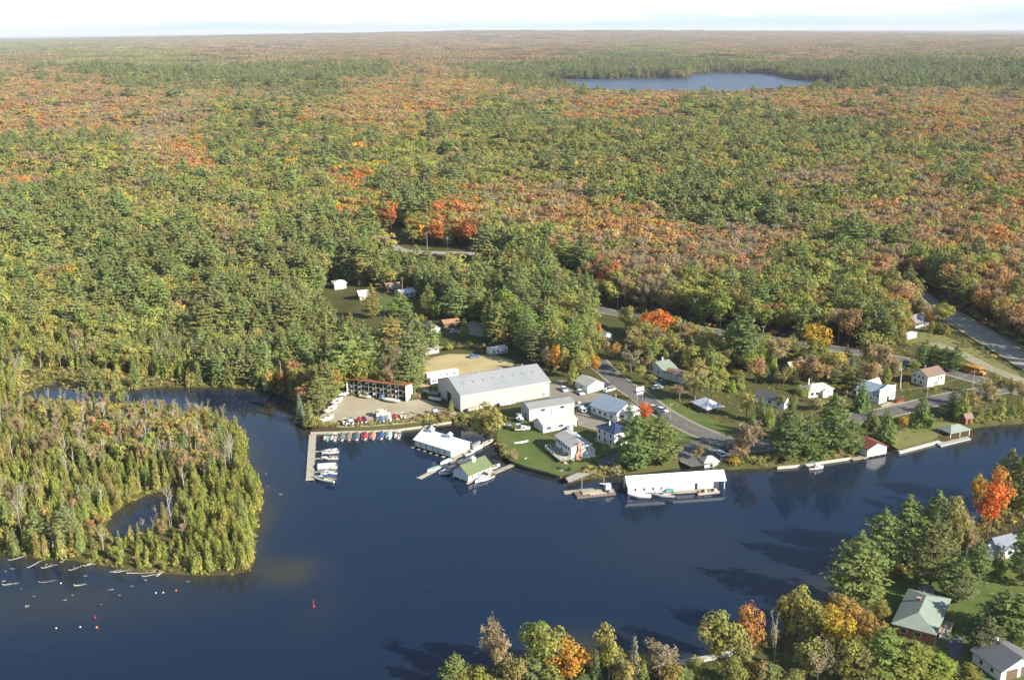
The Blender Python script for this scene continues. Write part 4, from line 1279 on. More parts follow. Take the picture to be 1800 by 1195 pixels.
for t in (.02, .52, .95):
    m = MB(); m.tube((-.15, H.W * t, -1.5), (-.15, H.W * t, .9), .12, .12, M_WHITEP, 6); H.part("pile", m)
m = MB(); m.box(.1, .1, -1.0, H.L - .1, H.W - .1, .39, M_DARK); H.part("slip_shade_block", m)  # near-black filler, shade under the boathouse painted as a solid
for t in (.18, .42, .66, .86): H.win("front", t, 1.2, .6, .85)
H.cupola(H.L * .52, H.W / 2, 1.3, 1.1)
m = MB(); m.box(.6, H.W + .5, 2.2, H.L * .75, H.W + 3.6, 2.36, M_DARKROOF)
for x, y in ((.7, .7), (.7, 3.4), (H.L * .7, .7), (H.L * .7, 3.4)): m.box(x - .07, H.W + y - .07, -1.2, x + .07, H.W + y + .07, 2.195, M_WHITEP)
H.part("carport_roof", m)
m = MB(); m.box(-.6, H.W + .05, .25, H.L * .9, H.W + .48, .45, M_WOOD); m.box(-1.4, -.8, .25, H.L * 1.02, -.05, .45, M_WOOD); H.part("walkway", m)
H = House("red_roofed_boathouse", "white boathouse with a red brown roof at the right of the shore", "boathouse", (1524, 806), (1557.5, 799.5), (1507, 791.5), 3.2, 1.7, "y", M_WHITE, M_REDROOF, 0.4, z=0.0, z0=.55)
m = MB(); m.box(.15, .15, -1.0, H.L - .15, H.W - .1, .54, M_DARK); H.part("slip_shade_block", m)  # near-black solid painted as the shade of the low water opening
for t in (.02, .34, .66, .98):
    m = MB(); m.tube((H.L * t, .1, -1.5), (H.L * t, .1, .548), .12, .12, M_POST, 6); H.part("pile", m)
H.win("left", .5, 1.3, .7, .8); H.door("front", .5, .62, H.L * .62, 2.0, M_WHITEP, "boat_door")
m = MB(); m.box(-1.8, -.4, .3, -.05, H.W, .52, M_WOODY); H.part("walkway", m)

# --- the open boat rack: local x along the open front, y into the shed
H = House("boat_rack_shed", "tall open fronted boat rack shed with a rusty red roof and white end wall", "shed", (609.7, 693), (714, 706), (626, 684.5), 6.2, 0.0, "flat", M_WHITE, M_RUST, 0.25)
for q_ in (H.wall, H.roof): D.objects.remove(q_)
H.W = 6.0
RK = H


def endw(x0, x1):
    w = MB(); ol = [(0, 0), (H.W, 0), (H.W, 5.4), (0, 6.2)]
    w.extr([(x0, y, z) for y, z in ol], [(x1, y, z) for y, z in ol], M_WHITEP); H.part("end_wall", w)


endw(H.L - .2, H.L); endw(0, .2)
w = MB(); w.box(.203, H.W - .15, 0, H.L - .203, H.W, 5.38, surf("dark_boards", (.10, .09, .075), (.07, .06, .05), .7, .9)); H.part("back_wall", w)
r = MB(); ol = [(-.5, 6.29), (H.W + .3, 5.38), (H.W + .3, 5.56), (-.5, 6.49)]
r.extr([(-.3, y, z) for y, z in ol], [(H.L + .3, y, z) for y, z in ol], M_RUST); H.roof = H.part("roof", r)
NB = 8
for k in range(1, NB):
    for y in (.08, H.W * .55):
        m = MB(); m.box(H.L * k / NB - .09, y - .09, 0, H.L * k / NB + .09, y + .09, 6.15 - .14 * y, M_STEEL); H.part("post", m)
for z in (2.0, 3.9):
    for y in (.3, H.W * .8):
        m = MB(); m.box(.21, y - .08, z, H.L - .21, y + .08, z + .16, M_STEEL); H.part("beam", m)

# --- trailers and small buildings round the yard
def trailer(name, label, A, B, C, h, mat, stripe=None, cat="trailer", wheels=True):
    H = House(name, label, cat, A, B, C, h, 0, "flat", mat, M_WHITEROOF, 0.02, z0=.55, th=.08)
    for t in (.2, .42, .64, .86): H.win("front", t, h * .52, .9, .6)
    if stripe:
        m = MB(); m.box(.02, -.03, h * .3, H.L - .02, -.003, h * .42, stripe); H.part("stripe", m)
    for t in (.36, .46):
        for y in (.12, H.W - .12):
            m = MB(); m.tube((H.L * t, y - .12, .36), (H.L * t, y + .12, .36), .36, .36, M_TYRE, 10); H.part("wheel", m)
    m = MB(); m.box(-1.3, H.W / 2 - .06, .42, -.004, H.W / 2 + .06, .54, M_STEEL); H.part("tow_bar", m)
    return H


M_TYRE = surf("tyre_rubber", (.02, .02, .02), (.03, .03, .03), 3, .9)
trailer("mobile_home", "long white mobile home behind the left end of the metal warehouse", (751, 671), (806, 662.5), (748, 668), 3.1, M_WHITEP)
trailer("camper_trailer", "short white camper tucked between the mobile home and the warehouse end", (757.5, 677.5), (778, 674), (755, 674), 2.7, M_WHITEP)
trailer("camper_trailer", "white and blue camper trailer parked at the far edge of the dry field", (862, 626), (893, 621.5), (860, 621), 2.9, M_WHITEP, surf("blue_stripe", (.10, .17, .33)), "camper")
trailer("camper_trailer", "white camper beside the tan roofed house", (1431, 665), (1455, 658), (1428, 661.5), 2.6, M_WHITEP, None, "camper")
H = House("field_shed", "little grey shed with a gabled roof at the edge of the dry field", "shed", (748, 624.5), (772, 620), (744, 617.5), 2.2, 1.6, "x", surf("grey_boards", (.42, .42, .38), (.34, .34, .3), .7), M_GREYROOF, .35, endwall=M_WHITE)
H.door("left", .5, .05, 1.2, 1.9, M_WHITEP)
H = House("white_hip_house", "white hip roofed building alone on the lawn of the forest clearing", "house", (588.5, 509.5), (609, 506.5), (578.5, 505), 3.2, 1.5, "hip", M_WHITE, M_WHITEROOF, .5)
H.win("left", .5, 1, 1, 1.1)
H = House("cream_roofed_cabin", "small cabin with a bright cream roof and open porch in the forest clearing", "cabin", (632.5, 527.5), (650.5, 525), (629, 522), 2.3, 1.8, "x", M_TANWALL, surf("cream_roof", (.74, .68, .55), (.66, .60, .48), .4, .7), .5)
H.door("front", .5, .05, 1, 2, M_WHITEP); m = MB(); m.box(-.3, -1.8, .1, H.L + .3, -.05, .25, M_WOOD)
for t in (0, .5, 1): m.box(H.L * t - .06, -1.7, .25, H.L * t + .06, -1.58, 2.2, M_WHITEP)
H.part("porch", m)
H = House("white_roofed_house", "white house with a white roof at the right end of the forest clearing", "house", (707, 524), (731, 520.5), (701, 517), 2.4, 1.2, "x", M_WHITE, M_WHITEROOF, .4)
H.win("front", .7, .9, 1.2, 1.0); H.win("front", .35, .9, 1, 1.0); H.chimney(H.L * .75, H.W * .6, .4, 1.0, M_STEEL)
H = House("brown_roofed_cabin", "brown roofed cabin half hidden behind a pine in the forest clearing", "cabin", (681, 514), (705, 511.5), (676, 508), 2.0, 2.0, "x", M_BROWNWALL, surf("leaf_strewn_roof", (.36, .25, .16), (.28, .2, .13), .6, .9), .5)
H.win("front", .5, .8, 1, 1)
H = House("grey_roofed_cabin", "white cabin with a grey roof peeking out beside the tall pines", "cabin", (758, 587.5), (774, 585), (752, 580.5), 2.5, 1.5, "y", M_WHITE, M_GREYROOF, .4)
H.win("front", .5, 1, 1, 1); H.chimney(H.L * .3, H.W * .7, .4, 1.2)
H = House("brown_shed", "low brown shed with a leaf covered orange brown roof in the pines", "shed", (781, 576), (809, 572.5), (779, 569.5), 1.9, 1.0, "x", M_BROWNWALL, surf("orange_brown_roof", (.40, .23, .12), (.30, .18, .10), .6, .9), .4)
H.door("front", .5, .05, 1.2, 1.7, M_DARK)
H = House("bungalow", "bungalow with a pale green roof at the top end of the main road", "house", (1060.5, 602), (1075, 597.5), (1021.5, 588), 2.6, 1.6, "y", M_WHITE, M_PALEGREEN, .5)
for t in (.2, .5, .8): H.win("left", t, 1, 1.2, 1)
H.win("front", .5, 1, 1, 1)
H = House("brick_house", "brown roofed house with a peach brick gable near the red maple", "house", (1192, 628), (1204.5, 624), (1175.5, 619), 2.7, 2.3, "y", M_PINKBRICK, M_BROWNROOF, .5)
H.win("front", .5, .9, 1.6, 1.3); H.win("front", .5, 3.1, .8, .8); H.win("left", .3, 1, 1, 1); H.win("left", .7, 1, 1, 1)
H = House("green_roofed_house", "white house with a mint green roof beside the brown garage", "house", (1166.5, 665), (1189, 660.5), (1142.5, 650.5), 3.2, 2.1, "x", M_WHITE, M_PALEGREEN, .45)
for t in (.3, .7): H.win("left", t, 1.1, .9, 1.2)
H.win("front", .3, 1, 1.1, 1.1); H.win("front", .7, 1, 1.1, 1.1); H.chimney(H.L * .6, H.W * .55, .5, 1.3, M_WHITEP)
H = House("brown_roofed_garage", "garage with a broad brown roof joined to the right of the mint roofed house", "garage", (1199.6, 674.5), (1217, 668), (1180, 661), 2.9, .8, "y", M_WHITE, M_BROWNROOF, .5)
H.door("left", .35, .05, 2.6, 2.2, M_CREAM, "garage_door"); H.door("left", .7, .05, 2.6, 2.2, M_CREAM, "garage_door")
H = House("pavilion", "low brown pavilion under a streaked white metal hip roof", "pavilion", (1243, 727), (1268, 722), (1221, 713.5), 1.7, 2.4, "hip", M_BROWNWALL, surf("streaked_white_metal", (.72, .74, .76), (.42, .45, .49), .45, .45, lo=.52, hi=.56), .7)
H.door("front", .5, .05, 1.2, 1.6, M_DARK)
H = House("tan_roofed_house", "house with a pale tan gabled roof and brown gable end", "house", (1391.5, 660), (1437, 652.5), (1381, 653), 2.8, 2.0, "x", M_TANWALL, M_TANROOF, .45)
for t in (.3, .6): H.win("front", t, 1, 1.1, 1.1)
H.win("left", .5, 1.1, .9, 1.0); H.chimney(H.L * .5, H.W * .55, .5, 1.1)
H = House("hip_bungalow", "white bungalow with a pale grey hip roof and tall stovepipe above the shore pines", "house", (1421, 699.5), (1463.5, 694.5), (1406, 690.5), 2.6, 1.9, "hip", M_WHITE, surf("pale_grey_shingles", (.48, .48, .42), (.4, .4, .35), .5, .8), .5)
for t in (.15, .35, .8): H.win("front", t, .9, 1.2, 1.1)
m = MB(); m.extr([(H.L * .5, -1.5, 0), (H.L * .72, -1.5, 0), (H.L * .72, -1.5, 2.3), (H.L * .61, -1.5, 3.1), (H.L * .5, -1.5, 2.3)], [(H.L * .5, -.004, 0), (H.L * .72, -.004, 0), (H.L * .72, -.004, 2.3), (H.L * .61, -.004, 3.1), (H.L * .5, -.004, 2.3)], M_WHITE); H.part("porch", m)
H.chimney(H.L * .2, H.W * .6, .35, 2.2, M_WHITEP, H.h + 1.5)
H = House("dark_roofed_house", "white house with a dark roof mostly hidden by cedars", "house", (1378, 719), (1387, 714.5), (1342, 699), 2.7, 1.7, "y", M_WHITE, M_DARKROOF, .4)
for t in (.2, .5, .8): H.win("left", t, .9, 1.1, 1.1)
H.win("front", .5, .9, 1.0, 1.1)
H = House("village_store", "white store with a tall curved false front and blue grey roof", "store", (1543.5, 710), (1571.5, 700.5), (1523, 692), 3.9, 1.9, "y", M_WHITE, M_BLUEMETAL, .3)
m = MB(); top = [(0, 0), (H.L, 0), (H.L, 5.7), (H.L * .82, 5.7), (H.L * .70, 6.0), (H.L * .5, 6.7), (H.L * .3, 6.0), (H.L * .18, 5.7), (0, 5.7)]
m.extr([(x, -.32, z) for x, z in top], [(x, -.006, z) for x, z in top], M_WHITE); ff = H.part("false_front", m)
for t in (.40, .5, .60):
    m = MB(); m.box(H.L * t - .22, -.38, 4.15, H.L * t + .22, -.31, 5.0, M_GLASS); m.tube((H.L * t, -.37, 5.0), (H.L * t, -.315, 5.0), .22, .22, M_GLASS, 10); m.build("window", ff)
m = MB(); m.box(H.L * .05, -.7, 2.75, H.L * .97, -.325, 2.9, M_DARKROOF); m.build("awning", ff)
m = MB(); m.box(H.L * .48, -.4, .05, H.L * .6, -.322, 2.1, M_GLASS); m.build("door", ff)
for t in (.2, .82):
    m = MB(); m.box(H.L * t - .9, -.38, .8, H.L * t + .9, -.322, 2.2, surf("shop_glass", (.35, .34, .32), (.25, .24, .22), .5, .15)); m.build("window", ff)
for t in (.06, .2, .35, .5, .7): H.win("left", t, 2.6 if t < .3 else 1.0, .7, .9)
m = MB(); x0, x1 = H.L * .45, H.L * 1.15
m.extr([(x0, H.W * .72, 0), (x0, H.W * 1.0, 0), (x0, H.W * 1.0, 4.3), (x0, H.W * .86, 6.0), (x0, H.W * .72, 4.3)], [(x1, H.W * .72, 0), (x1, H.W * 1.0, 0), (x1, H.W * 1.0, 4.3), (x1, H.W * .86, 6.0), (x1, H.W * .72, 4.3)], M_WHITE); H.part("rear_wing", m)
H = House("farmhouse", "white two storey house with a brown roof and bare tree beside it", "house", (1629.5, 681.5), (1659.5, 674.5), (1602, 671.5), 4.3, 2.0, "x", M_WHITE, M_BROWNROOF, .35)
for t in (.3, .55, .8): H.win("left", t, 2.9, .7, 1.0)
for t in (.4, .75): H.win("left", t, .8, .8, 1.1)
H.win("front", .62, 2.6, .9, .8); H.win("front", .8, 2.6, .9, .8); H.door("front", .5, .05, 2.4, 2.1, surf("grey_door", (.3, .3, .3)), "garage_door"); H.chimney(H.L * .3, H.W * .55, .5, 1.0)
H = House("dormer_house", "small white house with a dark grey roof and white front dormer near the highway", "house", (1609.2, 577), (1632, 570.5), (1604, 565.5), 2.4, 2.6, "x", M_WHITE, surf("slate_shingles", (.22, .225, .24), (.17, .175, .19), .5, .8), .4)
m = MB(); c = H.L * .62; m.extr([(c - 1.6, -.05, 2.5), (c + 1.6, -.05, 2.5), (c, -.05, 4.9)], [(c - 1.6, H.W * .4, 2.5), (c + 1.6, H.W * .4, 2.5), (c, H.W * .4, 4.9)], M_WHITE); dm = H.part("dormer", m)
m = MB(); m.box(c - .4, -.12, 3.0, c + .4, -.055, 3.8, M_GLASS); m.build("window", dm)
m = MB(); m.box(-.2, -2.0, 2.1, H.L + .2, -.06, 2.25, M_DARKROOF)
for t in (0, .5, 1): m.box(H.L * t - .06, -1.9, 0, H.L * t + .06, -1.78, 2.095, M_WHITEP)
H.part("porch", m)
H = House("low_white_shed", "low white flat roofed shed on the grass below the dormer house", "shed", (1594, 597.5), (1611, 593), (1588, 594.5), 2.1, 0, "flat", M_WHITE, M_WHITEROOF, .2)
H.door("front", .4, .05, 2.2, 1.8, M_CREAM, "garage_door")
H = House("boat_hut", "small hut with a pale hipped roof tucked behind the right end of the long boathouse", "hut", (1238, 826.5), (1262, 823), (1226, 819.5), 2.5, 1.7, "hip", M_WHITE, M_PALEROOF, .5)
H.door("left", .5, .05, 1.2, 2.0, M_DARK); H.win("front", .5, 1.0, 1.0, 1.0)
H = House("red_shed", "small rust red shed among the cedars at the right shore", "shed", (1697, 746), (1709, 743.5), (1690, 742), 2.2, 1.3, "x", surf("red_boards", (.30, .10, .06), (.24, .085, .05), .8, .9), M_BROWNROOF, .3)
H.door("front", .5, .05, 1.0, 1.8, M_DARK)
H = House("dock_pavilion", "open pavilion with a green hip roof and white posts on the big dock", "pavilion", (1670, 772), (1703, 765), (1655, 762), 2.1, 1.7, "open", M_WHITE, M_SAGE, .5, z=.5)
for x, y in ((0, 0), (H.L, 0), (H.L, H.W), (0, H.W), (H.L / 2, 0)):
    m = MB(); m.box(x - .1, y - .1, 0, x + .1, y + .1, 2.1, M_WHITEP); H.part("post", m)
H = House("hip_roofed_house", "brick house with a sage green hip roof on the near shore lawn", "house", (1569.5, 1113), (1640.5, 1132), (1600.5, 1054), 2.6, 2.0, "hip", M_BRICK, M_SAGE, .55)
for t in (.25, .6): H.win("front", t, .9, 1.3, 1.1)
for t in (.2, .5, .8): H.win("right", t, .9, 1.2, 1.1)
H.chimney(H.L * .36, H.W * .62, .9, 1.0, M_BRICK, H.h + 1.2)
m = MB(); m.box(H.L + .05, H.W * .25, .5, H.L + 2.6, H.W * .62, .66, M_WOODY)
for x, y in ((.2, .27), (2.4, .27), (2.4, .6)): m.box(H.L + x - .07, H.W * y - .07, 0, H.L + x + .07, H.W * y + .07, .495, M_POST)
dk = H.part("deck", m); m = MB(); railing(m, [(H.L + .1, H.W * .62, .66), (H.L + 2.55, H.W * .62, .66), (H.L + 2.55, H.W * .25, .66)], .9, M_WOODY); m.build("railing", dk)
m = MB()
for k in range(3): m.box(H.L + .5, H.W * .25 - .3 * (k + 1) - .01, 0, H.L + 2.0, H.W * .25 - .3 * k - .01, .5 - .16 * (k + 1) + .1, M_WHITEP)
m.build("stairs", dk)
p = at(1627, 1047); o = empty("gazebo", p, .2, label="little white gazebo with a dark eight sided roof behind the sage roofed house", cat="gazebo")
m = MB(); R = 1.75
oc = [(R * math.cos(k * math.pi / 4), R * math.sin(k * math.pi / 4)) for k in range(8)]
for k in range(8):
    a_, b_ = oc[k], oc[(k + 1) % 8]; m.poly([(a_[0] * 1.15, a_[1] * 1.15, 2.3), (b_[0] * 1.15, b_[1] * 1.15, 2.3), (0, 0, 3.3)], M_DARKROOF)
m.poly([(x * 1.15, y * 1.15, 2.3) for x, y in oc][::-1], M_DARKROOF); m.build("roof", o)
for x, y in oc:
    m = MB(); m.box(x - .07, y - .07, 0, x + .07, y + .07, 2.295, M_WHITEP); m.build("post", o)
m = MB(); railing(m, [(x, y, 0) for x, y in oc + oc[:1]], .95, M_WHITEP, .35); m.build("railing", o)
m = MB(); m.extr([(x, y, -.05) for x, y in oc], [(x, y, .12) for x, y in oc], M_WOOD); m.build("floor", o)
H = House("lakeside_house", "white house with a blue grey roof under the red maple at the right edge", "house", (1754, 985), (1792, 975), (1739, 969), 3.0, 2.4, "x", M_WHITE, surf("slate_blue_shingles", (.20, .22, .26), (.16, .18, .21), .5, .8), .5)
m = MB(); m.extr([(-2.4, .8, 0), (-2.4, H.W * .7, 0), (-2.4, H.W * .7, 2.6), (-2.4, H.W * .7 * .5 + .4, 4.0), (-2.4, .8, 2.6)], [(-.01, .8, 0), (-.01, H.W * .7, 0), (-.01, H.W * .7, 2.6), (-.01, H.W * .7 * .5 + .4, 4.0), (-.01, .8, 2.6)], M_WHITE); H.part("wing", m)
for t in (.2, .5, .8): H.win("front", t, .9, 1.2, 1.2)
H = House("garage_house", "white house with a dark grey roof at the bottom right corner", "house", (1758, 1198), (1822, 1181), (1711.5, 1161), 2.8, 2.1, "y", M_WHITE, surf("charcoal_shingles", (.17, .17, .175), (.13, .13, .135), .5, .85), .55)
H.win("left", .3, 1.0, .8, .9); H.win("left", .68, 1.0, .8, .9)
for t in (.3, .7): H.door("front", t, .05, 3.0, 2.3, surf("brown_door", (.16, .11, .07)), "garage_door")
H.chimney(H.L * .5, H.W * .82, .25, .7, M_WHITEP)
# ------------------------------------------------------------------ boats
M_HULL = surf("white_gelcoat", (0.80, 0.80, 0.78), (0.70, 0.70, 0.67), 0.6, 0.3, spec=0.5)
M_MINT = surf("mint_gelcoat", (0.42, 0.60, 0.53), (0.36, 0.52, 0.46), 0.6, 0.35, spec=0.5)
M_SEAT = surf("tan_vinyl", (0.42, 0.35, 0.26), (0.30, 0.25, 0.19), 1.5, 0.7)
M_MOTOR = surf("black_cowling", (0.03, 0.03, 0.035), (0.05, 0.05, 0.05), 2, 0.4)
M_SHIELD = surf("tinted_windshield", (0.06, 0.075, 0.09), (0.09, 0.10, 0.12), 1, 0.1, spec=0.6)
CANVAS = {"teal": (.10, .38, .36), "grey": (.17, .185, .18), "taupe": (.25, .20, .16), "slate": (.10, .13, .17), "red": (.40, .05, .06), "salmon": (.55, .26, .19), "navy": (.05, .10, .25), "mint": (.40, .56, .50),
          "cream": (.62, .57, .45), "white": (.74, .73, .70), "maroon": (.12, .03, .05), "blue": (.12, .22, .36), "green": (.20, .33, .28)}
CV = {k: surf(k + "_canvas", v, tuple(x * .78 for x in v), 0.9, .85) for k, v in CANVAS.items()}
ST = np.linspace(0, 1, 9)


def hullshape(Ln, Bm, n=9):
    """(x, half width at sheer, sheer z, keel z) per station, stern to bow"""
    out = []
    for t in np.linspace(0, 1, n):
        hw = Bm / 2 * (0.90 + 0.10 * math.sin(min(1, t / .45) * math.pi / 2)) * (1 - max(0, (t - .45) / .55) ** 2.2)
        out.append((Ln * t, max(hw, .03), .55 + .28 * t * t, -.28 + .34 * max(0, t - .55) ** 1.5 * 2))
    return out


_BC = {}


def hull_mesh(Ln, Bm, mat, deck, cock=(0.06, 0.62), inner=M_SEAT):
    key = ("h", round(Ln, 1), round(Bm, 1), mat.name, deck.name, cock)
    if key in _BC: return _BC[key]
    S = hullshape(Ln, Bm); m = MB()
    for (x0, w0, s0, k0), (x1, w1, s1, k1) in zip(S[:-1], S[1:]):
        for sg in (1, -1):
            ch0, ch1 = k0 + (s0 - k0) * .42, k1 + (s1 - k1) * .42
            a = [(x0, 0, k0), (x1, 0, k1), (x1, sg * w1 * .82, ch1), (x0, sg * w0 * .82, ch0)]
            b = [(x0, sg * w0 * .82, ch0), (x1, sg * w1 * .82, ch1), (x1, sg * w1, s1), (x0, sg * w0, s0)]
            m.poly(a if sg < 0 else a[::-1], mat); m.poly(b if sg < 0 else b[::-1], mat)
            t0, t1 = x0 / Ln, x1 / Ln
            i0, i1 = w0 * .80, w1 * .80
            if t1 <= cock[1] + .02:
                c = [(x0, sg * i0, s0), (x1, sg * i1, s1), (x1, sg * w1, s1), (x0, sg * w0, s0)]; m.poly(c if sg > 0 else c[::-1], deck)
                fl = -.02; d = [(x0, sg * i0, fl), (x1, sg * i1, fl), (x1, sg * i1, s1), (x0, sg * i0, s0)]; m.poly(d if sg > 0 else d[::-1], inner)
            else:
                c = [(x0, 0, s0 + .08), (x1, 0, s1 + .08), (x1, sg * w1, s1), (x0, sg * w0, s0)]; m.poly(c if sg > 0 else c[::-1], deck)
    xs = [s for s in S if s[0] / Ln <= cock[1] + .02]
    for (x0, w0, s0, k0), (x1, w1, s1, k1) in zip(xs[:-1], xs[1:]):
        m.poly([(x0, -w0 * .8, -.02), (x1, -w1 * .8, -.02), (x1, w1 * .8, -.02), (x0, w0 * .8, -.02)], inner)
    x, w, s_, k = S[0]
    m.poly([(0, -w, s_), (0, w, s_), (0, w * .82, k + (s_ - k) * .42), (0, 0, k), (0, -w * .82, k + (s_ - k) * .42)], mat)
    x, w, s_, k = xs[-1]; m.poly([(x, -w * .8, -.02), (x, w * .8, -.02), (x, w * .8, s_), (x, 0, s_ + .08), (x, -w * .8, s_)], inner)
    _BC[key] = m.mesh("hull", fix=False)
    return _BC[key]


def motor(o, z=0.0):
    m = MB(); m.box(-.55, -.17, .25, -.05, .17, .85, M_MOTOR); m.box(-.38, -.06, -.5, -.18, .06, .248, M_MOTOR); m.build("outboard", o)


def boat(label, px, py, qx, qy, kind, Ln=None, Bm=2.1, color="white", z=0.0, cat="boat", group=None, hull=M_HULL, name=None, onland=False, flip=False):
    """(px,py) = middle of the boat, (qx,qy) = pixel the bow points towards"""
    c = at(px, py) if onland else atz(px, py, z)
    q = atz(qx, qy, c[2])
    d = (q - c)[:2]; d = d / np.linalg.norm(d); rz = math.atan2(d[1], d[0])
    Ln = Ln or 5.5
    zz = c[2] + (.62 if onland else .12)
    base = (c[0] - d[0] * Ln / 2, c[1] - d[1] * Ln / 2, zz)
    nm = name or {"run": "runabout", "cover": "covered_boat", "cruise": "cabin_cruiser", "pontoon": "pontoon_boat", "row": "rowing_boat", "canoe": "canoe"}[kind]
    o = empty(nm, base, rz, label=label, cat=cat, group=group)
    if kind == "pontoon":
        for s in (-1, 1):
            m = MB(); m.tube((0, s * Bm * .36, .05), (Ln * .92, s * Bm * .36, .05), .28, .28, M_STEEL, 8); m.tube((Ln * .92, s * Bm * .36, .05), (Ln, s * Bm * .36, .2), .28, .05, M_STEEL, 8); m.build("pontoon", o)
        m = MB(); m.box(.1, -Bm / 2, .36, Ln * .95, Bm / 2, .46, CV["grey"]); m.build("deck", o)
        m = MB(); fm = CV[color] if color in CV else M_HULL
        for x0, y0, x1, y1 in ((.2, -Bm / 2, Ln * .93, -Bm / 2 + .05), (.2, Bm / 2 - .05, Ln * .93, Bm / 2), (Ln * .93 - .05, -Bm / 2 + .052, Ln * .93, Bm / 2 - .052), (.2, -Bm / 2 + .052, .25, Bm / 2 - .052)): m.box(x0, y0, .462, x1, y1, 1.1, fm)
        m.build("fence_panel", o)
        m = MB(); m.box(Ln * .1, -Bm / 2 - .02, 2.0 if color != "white" else 1.15, Ln * (.55 if color != "white" else .94), Bm / 2 + .02, 2.1 if color != "white" else 1.4, fm)
        if color != "white":
            for x in (Ln * .12, Ln * .53):
                for y in (-Bm / 2 + .03, Bm / 2 - .03): m.box(x - .03, y - .03, 1.11, x + .03, y + .03, 1.999, M_STEEL)
        m.build("canopy", o); motor(o)
        return o
    if kind == "canoe":
        S = hullshape(Ln, .9); m = MB()
        N_ = 9
        prof = [(Ln * t, .45 * math.sin(math.pi * min(1, max(0, t))) ** .6 + .02) for t in np.linspace(0, 1, N_)]
        for (x0, w0), (x1, w1) in zip(prof[:-1], prof[1:]):
            ring = [(-1, 0), (-.7, .28), (0, .40), (.7, .28), (1, 0)]
            for (a0, b0), (a1, b1) in zip(ring[:-1], ring[1:]): m.poly([(x0, a0 * w0, b0 * 1.0), (x1, a0 * w1, b0), (x1, a1 * w1, b1), (x0, a1 * w0, b1)], hull)
        link(D.objects.new("hull", m.mesh("canoe_hull")), o); o.location.z = c[2] + .05
        m = MB(); m.tube((.3, 0, .40), (Ln - .3, 0, .40), .03, .03, M_POST, 5); m.build("keel", o)
        return o
    inner = M_SEAT
    link(D.objects.new("hull", hull_mesh(Ln, Bm, hull, hull if hull is not M_MINT else M_HULL)), o)
    S = hullshape(Ln, Bm)
    if kind == "cover":
        m = MB(); pts = [(x, w * 1.02, s) for x, w, s, k in S]
        rid = [(x, 0, s + .34 * math.sin(math.pi * min(1, .18 + .8 * i / 8)) + .08) for i, (x, w, s, k) in enumerate(S)]
        for i in range(len(S) - 1):
            for sg in (1, -1):
                a, b = pts[i], pts[i + 1]; r0, r1 = rid[i], rid[i + 1]
                f1 = [(a[0], sg * a[1], a[2] - .12), (b[0], sg * b[1], b[2] - .12), (b[0], sg * b[1] * .9, b[2] + .06), (a[0], sg * a[1] * .9, a[2] + .06)]
                f2 = [(a[0], sg * a[1] * .9, a[2] + .06), (b[0], sg * b[1] * .9, b[2] + .06), r1, r0]
                m.poly(f1, CV[color]); m.poly(f2, CV[color])
        a = pts[0]; m.poly([(0, -a[1], a[2] - .12), (0, -a[1] * .9, a[2] + .06), rid[0], (0, a[1] * .9, a[2] + .06), (0, a[1], a[2] - .12)], CV[color])
        m.build("canvas_cover", o); motor(o)
    elif kind == "run":
        m = MB(); xw = Ln * .60
        for sg in (-1, 1): m.extr([(xw + .25, 0, .74), (xw - .5, sg * Bm * .42, .70), (xw - .7, sg * Bm * .42, 1.1), (xw - .1, 0, 1.15)], [(xw + .29, 0, .74), (xw - .46, sg * Bm * .44, .70), (xw - .66, sg * Bm * .44, 1.1), (xw - .06, 0, 1.15)], M_SHIELD)
        m.build("windshield", o)
        for y in (-.45, .45):
            m = MB(); m.box(Ln * .36, y - .28, -.015, Ln * .45, y + .28, .45, CV["cream"]); m.box(Ln * .33, y - .28, -.015, Ln * .358, y + .28, .8, CV["cream"]); m.build("seat", o)
        m = MB(); m.box(Ln * .08, -Bm * .36, -.015, Ln * .15, Bm * .36, .5, CV["cream"]); m.build("bench", o); motor(o)
    elif kind == "cruise":
        m = MB(); w = Bm * .36
        m.extr([(Ln * .40, -w, .70), (Ln * .86, -w * .35, .86), (Ln * .74, -w * .5, 1.22), (Ln * .42, -w * .95, 1.45)], [(Ln * .40, w, .70), (Ln * .86, w * .35, .86), (Ln * .74, w * .5, 1.22), (Ln * .42, w * .95, 1.45)], M_HULL); cb = m.build("cabin", o)
        for sg in (-1, 1):
            m = MB(); m.extr([(Ln * .46, sg * w * .93, 1.0), (Ln * .68, sg * w * .62, 1.0), (Ln * .66, sg * w * .60, 1.2), (Ln * .46, sg * w * .93, 1.28)], [(Ln * .46, sg * (w * .93 + .12), 1.0), (Ln * .68, sg * (w * .62 + .12), 1.0), (Ln * .66, sg * (w * .60 + .12), 1.2), (Ln * .46, sg * (w * .93 + .12), 1.28)], M_GLASS); m.build("window", cb)
        m = MB(); m.extr([(Ln * .39, -w, 1.46), (Ln * .44, -w, 1.46), (Ln * .38, -w * .9, 2.0), (Ln * .36, -w * .9, 2.0)], [(Ln * .39, w, 1.46), (Ln * .44, w, 1.46), (Ln * .38, w * .9, 2.0), (Ln * .36, w * .9, 2.0)], M_SHIELD); m.build("windshield", o)
        m = MB(); m.box(Ln * .06, -Bm * .4, 2.02 if color != "white" else 1.0, Ln * .37, Bm * .4, 2.1 if color != "white" else 1.08, CV[color] if color != "white" else M_HULL)
        for x in (Ln * .08, Ln * .35):
            for y in (-Bm * .38, Bm * .38): m.box(x - .03, y - .03, .55, x + .03, y + .03, 2.015 if color != "white" else .995, M_STEEL)
        m.build("canopy", o)
